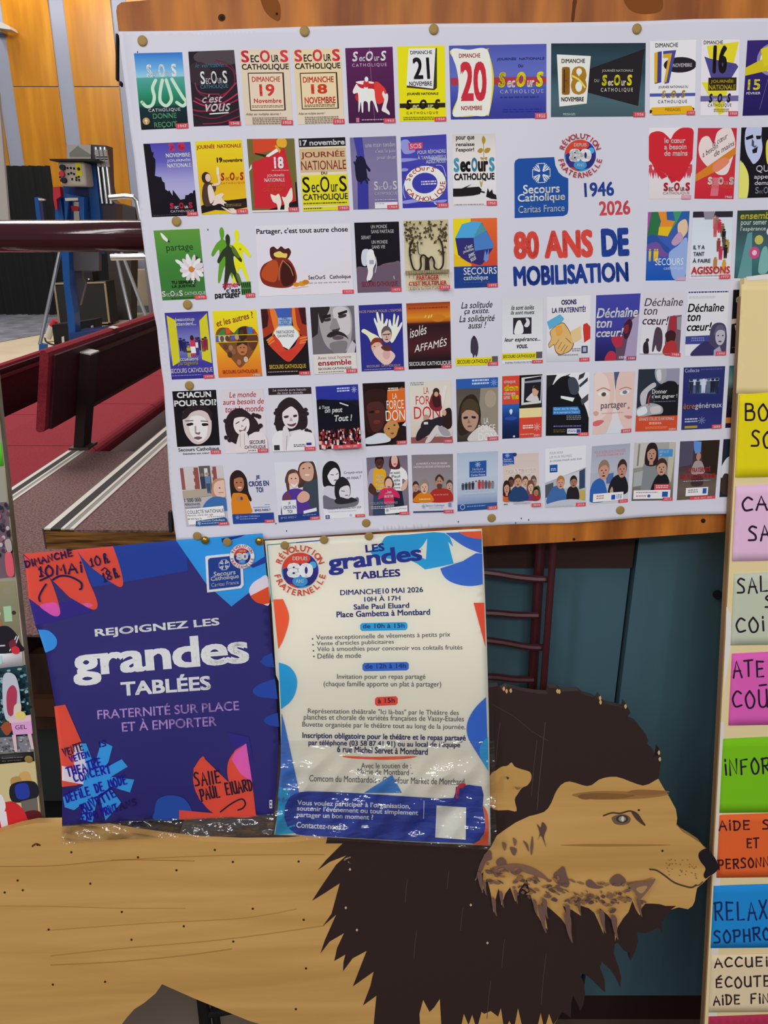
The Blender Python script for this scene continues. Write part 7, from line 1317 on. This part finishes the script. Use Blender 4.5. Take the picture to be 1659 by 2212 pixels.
for x0, y0, x1, y1, c, tx, tc in ((778, 1345, 880, 1361, CY, 'de 10h à 15h', '24407c'), (783, 1431, 883, 1448, BB, 'de 12h à 14h', '2a3c80'), (810, 1505, 859, 1523, 'd8503c', 'à 15h', '5c2c50')):
    k.P([(x0 + 4, y0 + 1), (x1 - 4, y0 - 1), (x1, y0 + 3), (x1, y1 - 4), (x1 - 4, y1), (x0 + 4, y1 + 2), (x0, y1 - 2), (x0, y0 + 5)], c); k.TL(tx, x0 + 6, y1 - 3.5, x1 - 6, y1 - 5, (y1 - y0) * .62, tc, .03)
TXT = '4c4a50'
for tx, x0, y0, x1, y1, h in (('Vente exceptionnelle de vêtements à petits prix', 683, 1385, 973, 1378, 13), ("Vente d'articles publicitaires", 684, 1397, 851, 1393, 12), ('Vélo à smoothies pour concevoir vos coktails fruités', 685, 1410, 999, 1406, 13), ('Défilé de mode', 686, 1423, 780, 1421, 11),
                             ('Invitation pour un repas partagé', 728, 1470, 919, 1470, 14), ('(chaque famille apporte un plat à partager)', 699, 1486, 953, 1487, 15), ('Représentation théâtrale "Ici là-bas" par le Théâtre des', 665, 1544, 991, 1548, 14), ('planches et chorale de variétés françaises de Vassy-Etaules', 656, 1558, 1002, 1562, 15), ('Buvette organisée par le théâtre tout au long de la journée.', 653, 1573, 1005, 1579, 14),
                             ('Avec le soutien de :', 780, 1660, 888, 1660, 12), ('Mairie de Montbard -', 772, 1672, 892, 1675, 12), ('Comcom du Montbardois - Carrefour Market de Montbard', 668, 1688, 1003, 1696, 14)):
    k.TL(tx, x0, y0, x1, y1, h, TXT, .0)
for x, y in ((675, 1381), (676, 1394), (677, 1407), (678, 1419)): k.E(x, y - 1, 1.8, 1.8, TXT, n=8)
for tx, x0, y0, x1, y1, h in (('Inscription obligatoire pour le théâtre et le repas partagé', 653, 1598, 1006, 1604, 16), ('par téléphone (03 58 87 41 91) ou au local de l’équipe', 666, 1613, 994, 1618, 15), ("6 rue Michel Servet à Montbard", 728, 1625, 924, 1631, 14)): k.TL(tx, x0, y0, x1, y1, h, '34346c', .03)
k.P(spline(pts('744,1633 800,1635 860,1634 902,1634 870,1640 820,1641 770,1639 744,1636'), 3), OR)
k.P(pts('590,1295 611,1294') + spline(pts('611,1294 622,1320 624,1340 618,1365 610,1386 601,1402'), 4, False), OR); k.P('1023,1302 1046,1302 1049,1398', 'd84c34'); k.P(pts('602,1431') + spline(pts('602,1431 625,1440 640,1462 640,1490 628,1515 607,1532'), 4, False), CY)
k.P(pts('1050,1506') + spline(pts('1050,1506 1026,1530 1010,1560 1010,1590 1026,1620 1055,1665'), 4, False), BB); k.P(pts('1054,1592') + spline(pts('1054,1592 1040,1606 1036,1622 1040,1640 1055,1666'), 4, False), CY)
k.P('608,1541 616,1570 642,1690 648,1730 604,1740 600,1720 606,1664', '3c6cb8'); k.P('604,1700 624,1705 640,1800 594,1803 598,1769', '2494c0'); k.P('786,1713 847,1674 868,1713', '3c78bc')
k.P(pts('614,1766') + spline(pts('614,1766 616,1740 628,1720 650,1711 690,1710 780,1714 900,1722 980,1724 985,1700 1040,1699 1043,1740 1048,1780 1046,1800 1030,1822'), 2, False) + pts('900,1818 760,1810 660,1805 640,1802 622,1788'), '283c94'); k.S('985,1724 986,1704 996,1692 1006,1694 1000,1702 992,1704 990,1724', 'c83040'); k.P(spline(pts('1044,1740 1054,1760 1056,1800 1054,1825'), 3, False) + pts('1058,1827 1020,1824') + spline(pts('1020,1824 1040,1812 1048,1790 1048,1770'), 3, False), OR)
for tx, x0, y0, x1, y1, h in (('Vous voulez participer à l’organisation,', 642, 1742, 886, 1750, 14), ("soutenir l'événement ou tout simplement", 641, 1754, 903, 1764, 14), ('partager un bon moment ?', 641, 1768, 806, 1774, 14), ('Contactez-nous !', 640, 1788, 744, 1793, 13)): k.TL(tx, x0, y0, x1, y1, h, 'dce0f0', .03)
k.L('916,1730 915,1768', 1.6, 'c0c8e8', False); k.P('943,1740 1007,1744 1006,1814 940,1809', 'd8d6cc')
k.build('printed_programme', t_cr, 'blue, cyan and orange shapes with a printed programme')
k = Ink(S_cr, h0=.0018, dh=.00002, maxlen=18); rev_logo(k, 648, 1232, 55, txt='c85038', asp=.97); k.build('anniversary_logo', t_cr, 'round badge reading 80')
s2 = Surf(lambda x, y: f_cream(x, y) + 0.0032, True)
up = [p for p in pts(ol_c)]
sheet('clear_sleeve', s2, pts('569,1165 700,1157 850,1149 1000,1142 1047,1139 1052,1220 1057,1330 1062,1440 1068,1600 800,1600 604,1600 600,1472 594,1458 585,1310 577,1240'), MATS['clear_sleeve'], t_cr, thick=0)
s3 = Surf(lambda x, y: f_cream(x, y) + 0.0036 + 0.0042 * ramp(y, 1590, 1690) * (.5 + .5 * math.sin(y / 9.5 + 1.3 * math.sin(x / 37.0) + x / 140.0)) * (.55 + .45 * math.sin(x / 26.0 + y / 50.0)) + 0.0012 * ramp(y, 1600, 1700) * math.sin(x / 9.0 + y / 13.0), True)
sheet('sleeve_bottom', s3, pts('604,1600 800,1600 1068,1600 1071,1740 1073,1826 1068,1835 1056,1836 950,1829 820,1821 700,1814 587,1809 592,1769 606,1664'), MATS['crinkled_sleeve'], t_cr, maxlen=6, thick=0)

S_pb, S_pc = Surf(lambda x, y: f_blue(x, y) + .003), Surf(lambda x, y: f_cream(x, y) + .003)
for x, y, l, d in ((426, 1158, 'dull flat drawing pin at the top edge of the blue flyer, furthest left', 0), (443, 1167, 'shiny domed brass pin in the top of the blue flyer, left of two', 1), (491, 1171, 'dull flat drawing pin between the two shiny pins of the blue flyer', 0), (560, 1169, 'shiny domed brass pin at the top right corner of the blue flyer', 1)):
    pin(S_pb, x, y, l, .0005, d)
for x, y, l in ((615, 1178, 'flat brass pin just above the round 80 badge of the cream flyer'), (700, 1166, 'brown flat pin left of the word LES on the cream flyer'), (797, 1158, 'brass pin at the top of the cream flyer above the word LES')): pin(S_pc, x, y, l, .0005)

# ================================================================ notice panel at the right, with taped paper notes
S_pan = Surf(0.020)
fr = floor_y(S_pan, 1560)
edge = lambda y: 1608 - (y - 600) * 0.0533
M_card = mat('cream_card', 'e6c898', 0.75, k=1.3)
t_pan = thing('notice_board', S_pan.at(1600, fr), 'tall cream notice panel with coloured paper notes at the right edge', 'panel')
ot = [(edge(600), 600), (1800, 592), (1800, fr), (edge(fr), fr)]
MB().prism([S_pan.at(x, y) for x, y in ot], BN * -0.011).build('board', M_card, t_pan)
mb = MB(); a, b = S_pan.at(edge(640), 640), S_pan.at(edge(fr), fr); d = b - a
mb.add([a + BN * .0002, b + BN * .0002, b - BN * .0112, a - BN * .0112, a - BU * .002 + BN * .0002, b - BU * .002 + BN * .0002, b - BU * .002 - BN * .0112, a - BU * .002 - BN * .0112], [(0, 3, 2, 1), (4, 5, 6, 7), (0, 1, 5, 4), (1, 2, 6, 5), (2, 3, 7, 6), (3, 0, 4, 7)])
mb.build('edge_tape', mat('brown_edge', '8a6a48', 0.7), t_pan)
k = Ink(S_pan, h0=.0003)
k.P([(edge(1310) - 1, 1310), (edge(1310) + 9, 1325), (edge(1400) + 14, 1395), (edge(1440) + 6, 1460), (edge(1440), 1500)], 'd8d4cc'); k.P([(edge(1560), 1560), (edge(1560) + 8, 1560), (edge(2212) + 26, 2212), (edge(2212) + 8, 2212)], 'd4d0c8')
k.build('torn_white_edge', t_pan, 'white torn paper strip down the edge'); k = Ink(S_pan, h0=.0003)
k.P('1612,598 1640,594 1659,592 1700,590 1700,602 1614,606', 'd8d4d0')
k.build('white_tape', t_pan, 'white strip along the top edge')


def note(y0, y1, x0, col, label, lines, x1=1760, ink='281c30', skew=4, cat='note'):
    sf = Surf(lambda x, y: 0.0206 + 0.0012 * math.sin(x / 60.0 + y0) ** 2)
    t = sheet('paper_note', sf, [(x0, y0 + skew), (1659, y0), (x1, y0 - skew), (x1, y1 - skew), (1659, y1), (x0 - (y1 - y0) * .05, y1 + skew * .3)], mat('note_paper_' + col, col, 0.8, spec=0.2), None)
    tag(t, label, cat, 'handwritten paper notes on the notice panel'); k = Ink(sf, h0=.0004)
    for l in lines: k.HW(l[0], l[1], l[2], l[3], l[4], l[5], l[6] if len(l) > 6 else 4.2, l[7] if len(l) > 7 else ink, .05)
    if lines: k.build('pen_lettering', t, 'felt-pen lettering', MARKER)
    return t


note(614, 850, 1602, 'e8c892', 'blank beige sheet at the top of the notice panel', [], skew=0)
note(848, 1030, 1598, 'eecb12', 'yellow paper note with BO and SO written in felt pen', [('BO', 1606, 906, 1664, 906, 34), ('SO', 1620, 966, 1672, 966, 34)])
note(1046, 1211, 1590, 'e0b4d2', 'pale pink paper note with CA and SA written in felt pen', [('CA', 1600, 1103, 1662, 1103, 30, 4.4), ('SA', 1614, 1170, 1668, 1168, 32, 4.4)])
note(1236, 1393, 1586, 'bac0aa', 'grey green paper note starting SAL and COi', [('SAL', 1590, 1281, 1664, 1278, 32, 4), ('S', 1650, 1314, 1676, 1313, 26, 4), ('COi', 1588, 1366, 1656, 1362, 30, 4)])
note(1408, 1566, 1582, 'd65cae', 'bright magenta paper note with ATE and COU', [('ATE', 1582, 1464, 1656, 1460, 36, 4), ('COÛ', 1580, 1530, 1664, 1526, 36, 4)])
note(1592, 1755, 1562, '74b818', 'lime green paper note starting iNFOR', [('iNFOR', 1564, 1676, 1668, 1668, 33, 4)])
note(1757, 1895, 1555, 'e4602c', 'orange paper note with AiDE, ET and PERSONN', [('AiDE S', 1552, 1795, 1666, 1790, 20, 3.4), ('ET', 1612, 1832, 1642, 1831, 20, 3.4), ('PERSONN', 1550, 1878, 1664, 1872, 20, 3.4)], ink='3a1c24')
note(1910, 2047, 1542, '1c84cc', 'blue paper note with RELAX and SOPHRO', [('RELAX', 1542, 1990, 1662, 1984, 38, 4, '1c2c5c'), ('SOPHRO', 1540, 2038, 1668, 2030, 26, 4, '1c2c5c')])
note(2060, 2186, 1537, 'dcc8a4', 'cream paper note listing ACCUEiL, ÉCOUTE and AiDE FiN', [('ACCUEi', 1542, 2091, 1662, 2086, 20, 3.6), ('ÉCOUTE', 1544, 2134, 1668, 2130, 22, 3.6), ('AiDE FiN', 1540, 2171, 1664, 2166, 20, 3.6)], ink='34242c')
note(2192, 2360, 1531, 'a82c4c', 'crimson paper note at the very bottom of the notice panel', [])

# ================================================================ photo panel at the left
S_lp = Surf(0.018)
fl = floor_y(S_lp, 60)
ledge = lambda y: -4 + (y - 900) * 0.1045
t_lp = thing('photo_board', S_lp.at(0, fl), 'worn panel with pinned photographs at the left picture edge', 'panel')
ol_l = [(-420, 640), (ledge(640), 640), (ledge(fl), fl), (-420, fl)]
MB().prism([S_lp.at(x, y) for x, y in ol_l], BN * -0.013).build('board', mat('grey_card', 'a8a294', 0.8, k=1.0), t_lp)
k = Ink(S_lp, h0=.0002)
rr = random.Random(2)
mb = MB(); a, b = S_lp.at(ledge(640), 640), S_lp.at(ledge(fl), fl)
mb.obox(a + BN * .0002, (b - a), BU * .002, BN * -.0134); mb.build('worn_edge', noise_mat('worn_wood_edge', '7a6a54', 'a89c88', 30, (1, 1, .3), 0.8), t_lp)


def photo(q, bg, label, ops, cat='photo'):
    c = [tuple(float(v) for v in p.split(',')) for p in q.split()]
    t = sheet('photo_print', Surf(0.0185), c, mat('photo_back', 'd0ccc8', 0.5), None, maxlen=400, thick=0.0003)
    tag(t, label, cat, 'pinned photographs on the photo panel'); k = Ink(Surf(0.0185), c, h0=.0002)
    if isinstance(bg, str): k.R(0, 0, 100, 100, bg)
    else: k.G(0, 0, 100, 100, *bg)
    ops(k); k.build('picture', t, None, INK); return t


def o1(k):
    for q in range(70): x, y = rr.uniform(40, 100), rr.uniform(0, 70); k.E(x, y, 4, 3, rr.choice(['2c2c34', '8c5c6c', 'b8a8b0', '5c4450', '3c3c48']))
    k.S('84,70 96,66 100,80 98,98 84,96', 'd05868'); k.S('86,52 98,50 100,64 90,66', 'a89c98')
def o2(k):
    k.R(74, 36, 88, 58, 'a0c4a0'); k.E(84, 14, 8, 5, '8c8870'); k.E(92, 46, 4, 3, '3a3428'); k.S('30,34 46,18 62,22 68,38 60,46', 'c43c30'); k.S('40,44 60,38 68,46 58,54', 'd8d0c8'); k.E(62, 60, 7, 8, '9c6c50')
    k.S('40,100 52,70 76,64 92,76 98,90 100,102', '26202a'); k.L('84,100 96,80', 2, 'd0c8d0', False); k.L('78,100 92,80', 2, 'd0c8d0', False); k.L('58,92 70,92', 2, 'c8c0c8', False); k.S('78,88 88,84 90,94 80,98', '6c2c3c')
def o3(k):
    k.R(0, 0, 100, 100, '24404c')
    for q in range(260): x, y = rr.uniform(0, 100), rr.uniform(4, 74); k.E(x, y, rr.uniform(1.5, 4), rr.uniform(1, 2.6), rr.choice(['14242c', '2c5c68', '6c9ca4', '1c3840', '3c4c44', '88a4a8']))
    k.S('62,12 80,10 86,30 82,60 60,60', 'b8bcc8'); k.S('66,30 76,22 82,30 78,48 70,58 64,52', 'a83c54'); k.S('76,46 86,44 84,56 74,58', 'd0c4b8'); k.S('52,70 62,64 70,72 60,80', '9c4c30'); k.R(0, 82, 100, 100, '7c7c84')
    for q in range(60): k.E(rr.uniform(0, 100), rr.uniform(82, 100), 2.4, 1.2, rr.choice(['5c5c64', 'a09ca0', '44444c']))
    k.P('64,60 100,58 100,66 66,66', 'd8b8c0'); k.P('68,66 100,65 100,80 70,80', 'd49ccc'); k.T('GEL', 74, 69, 92, 74, '5c3c5c', .01); k.P('68,80 74,80 74,100 70,100', 'd4b4bc'); k.P('92,80 98,80 100,98 96,98', 'd4b4bc'); k.E(84, 58, 8, 5, 'd8c470')
def o4(k):
    k.S('74,16 88,14 92,30 80,34 72,30', 'c8a060') ; k.S('60,22 74,20 76,34 62,36', 'b08c50'); k.S('60,30 96,28 98,50 60,54', '24242c'); k.S('66,32 84,30 86,48 68,50', '2c3c9c'); k.P('72,54 98,50 98,74 74,76', '6c6460'); k.S('70,72 100,70 100,100 72,100', '5c1c24')
    k.S('0,34 16,24 34,34 42,52 62,54 78,72 76,100 0,100', 'c82c30'); k.S('30,40 44,44 48,60 40,70 28,64', 'dcd8d8'); k.P('36,66 48,66 50,102 40,102', 'd8d4dc')


photo('-80,1092 15,1084 32,1246 -70,1256', '6c5864', 'dark busy photograph with something pink, uppermost on the photo panel', o1)
photo('-85,1262 32,1254 48,1404 -74,1412', ('8c8a6c', '78745c'), 'photograph of a person in a dark striped jacket', o2)
o = sheet('card', Surf(0.0188), pts('-80,1408 46,1398 50,1438 -76,1452'), mat('white_card', 'd8d4d8', 0.6), None, maxlen=400); tag(o, 'white card strip between two photographs on the photo panel', 'card')
k = Ink(Surf(0.0188), h0=.0005); k.R(-10, 1416, 4, 1434, 'a8d0cc'); k.fine = None; k.build('printed_mark', o, 'pale green printed mark')
photo('-80,1450 56,1436 74,1622 -66,1630', '24404c', 'photograph of a decorated evergreen with a pink stool', o3)
o = sheet('caption_strip', Surf(0.0188), pts('-60,1634 72,1624 74,1644 -58,1656'), mat('black_card', '1c1818', 0.6), None, maxlen=400); tag(o, 'black caption strip under the pink stool photograph', 'caption')
k = Ink(Surf(0.0188), h0=.0005); k.TL('Rassembler le temps', 4, 1640, 50, 1637, 3.5, 'c8c4c0', .01); k.TL('de partage', 4, 1646, 46, 1643, 3, 'a8a4a0', .01); k.build('caption_lettering', o)
photo('-64,1652 76,1645 90,1800 -48,1812', 'c8b888', 'photograph of a red coat with white trim beside toys', o4)


def disc(x, y, r, m, label, h=.001):
    sf = Surf(0.0195); c = sf.at(x, y, 0); n = 20
    o = MB().prism([c + BU * (r * math.cos(2 * math.pi * q / n)) + BV * (r * math.sin(2 * math.pi * q / n)) for q in range(n)], BN * h).build('round_sticker', m)
    return tag(o, label, 'sticker')


disc(34, 1404, .0058, mat('red_sticker', 'c8283c', 0.5), 'round red sticker below the striped jacket photograph')
disc(55, 1614, .0056, mat('green_sticker', '1c9440', 0.5), 'round green sticker on the pink stool photograph')
o = sheet('paper_note', Surf(0.0188), pts('-60,962 2,956 8,1006 -56,1012'), mat('green_note', '5cc82c', 0.7), None, maxlen=400); tag(o, 'small bright green paper just visible at the left picture edge', 'note')
pin(S_lp, 62, 1640, 'tan drawing pin at the end of the black caption strip', .0012)
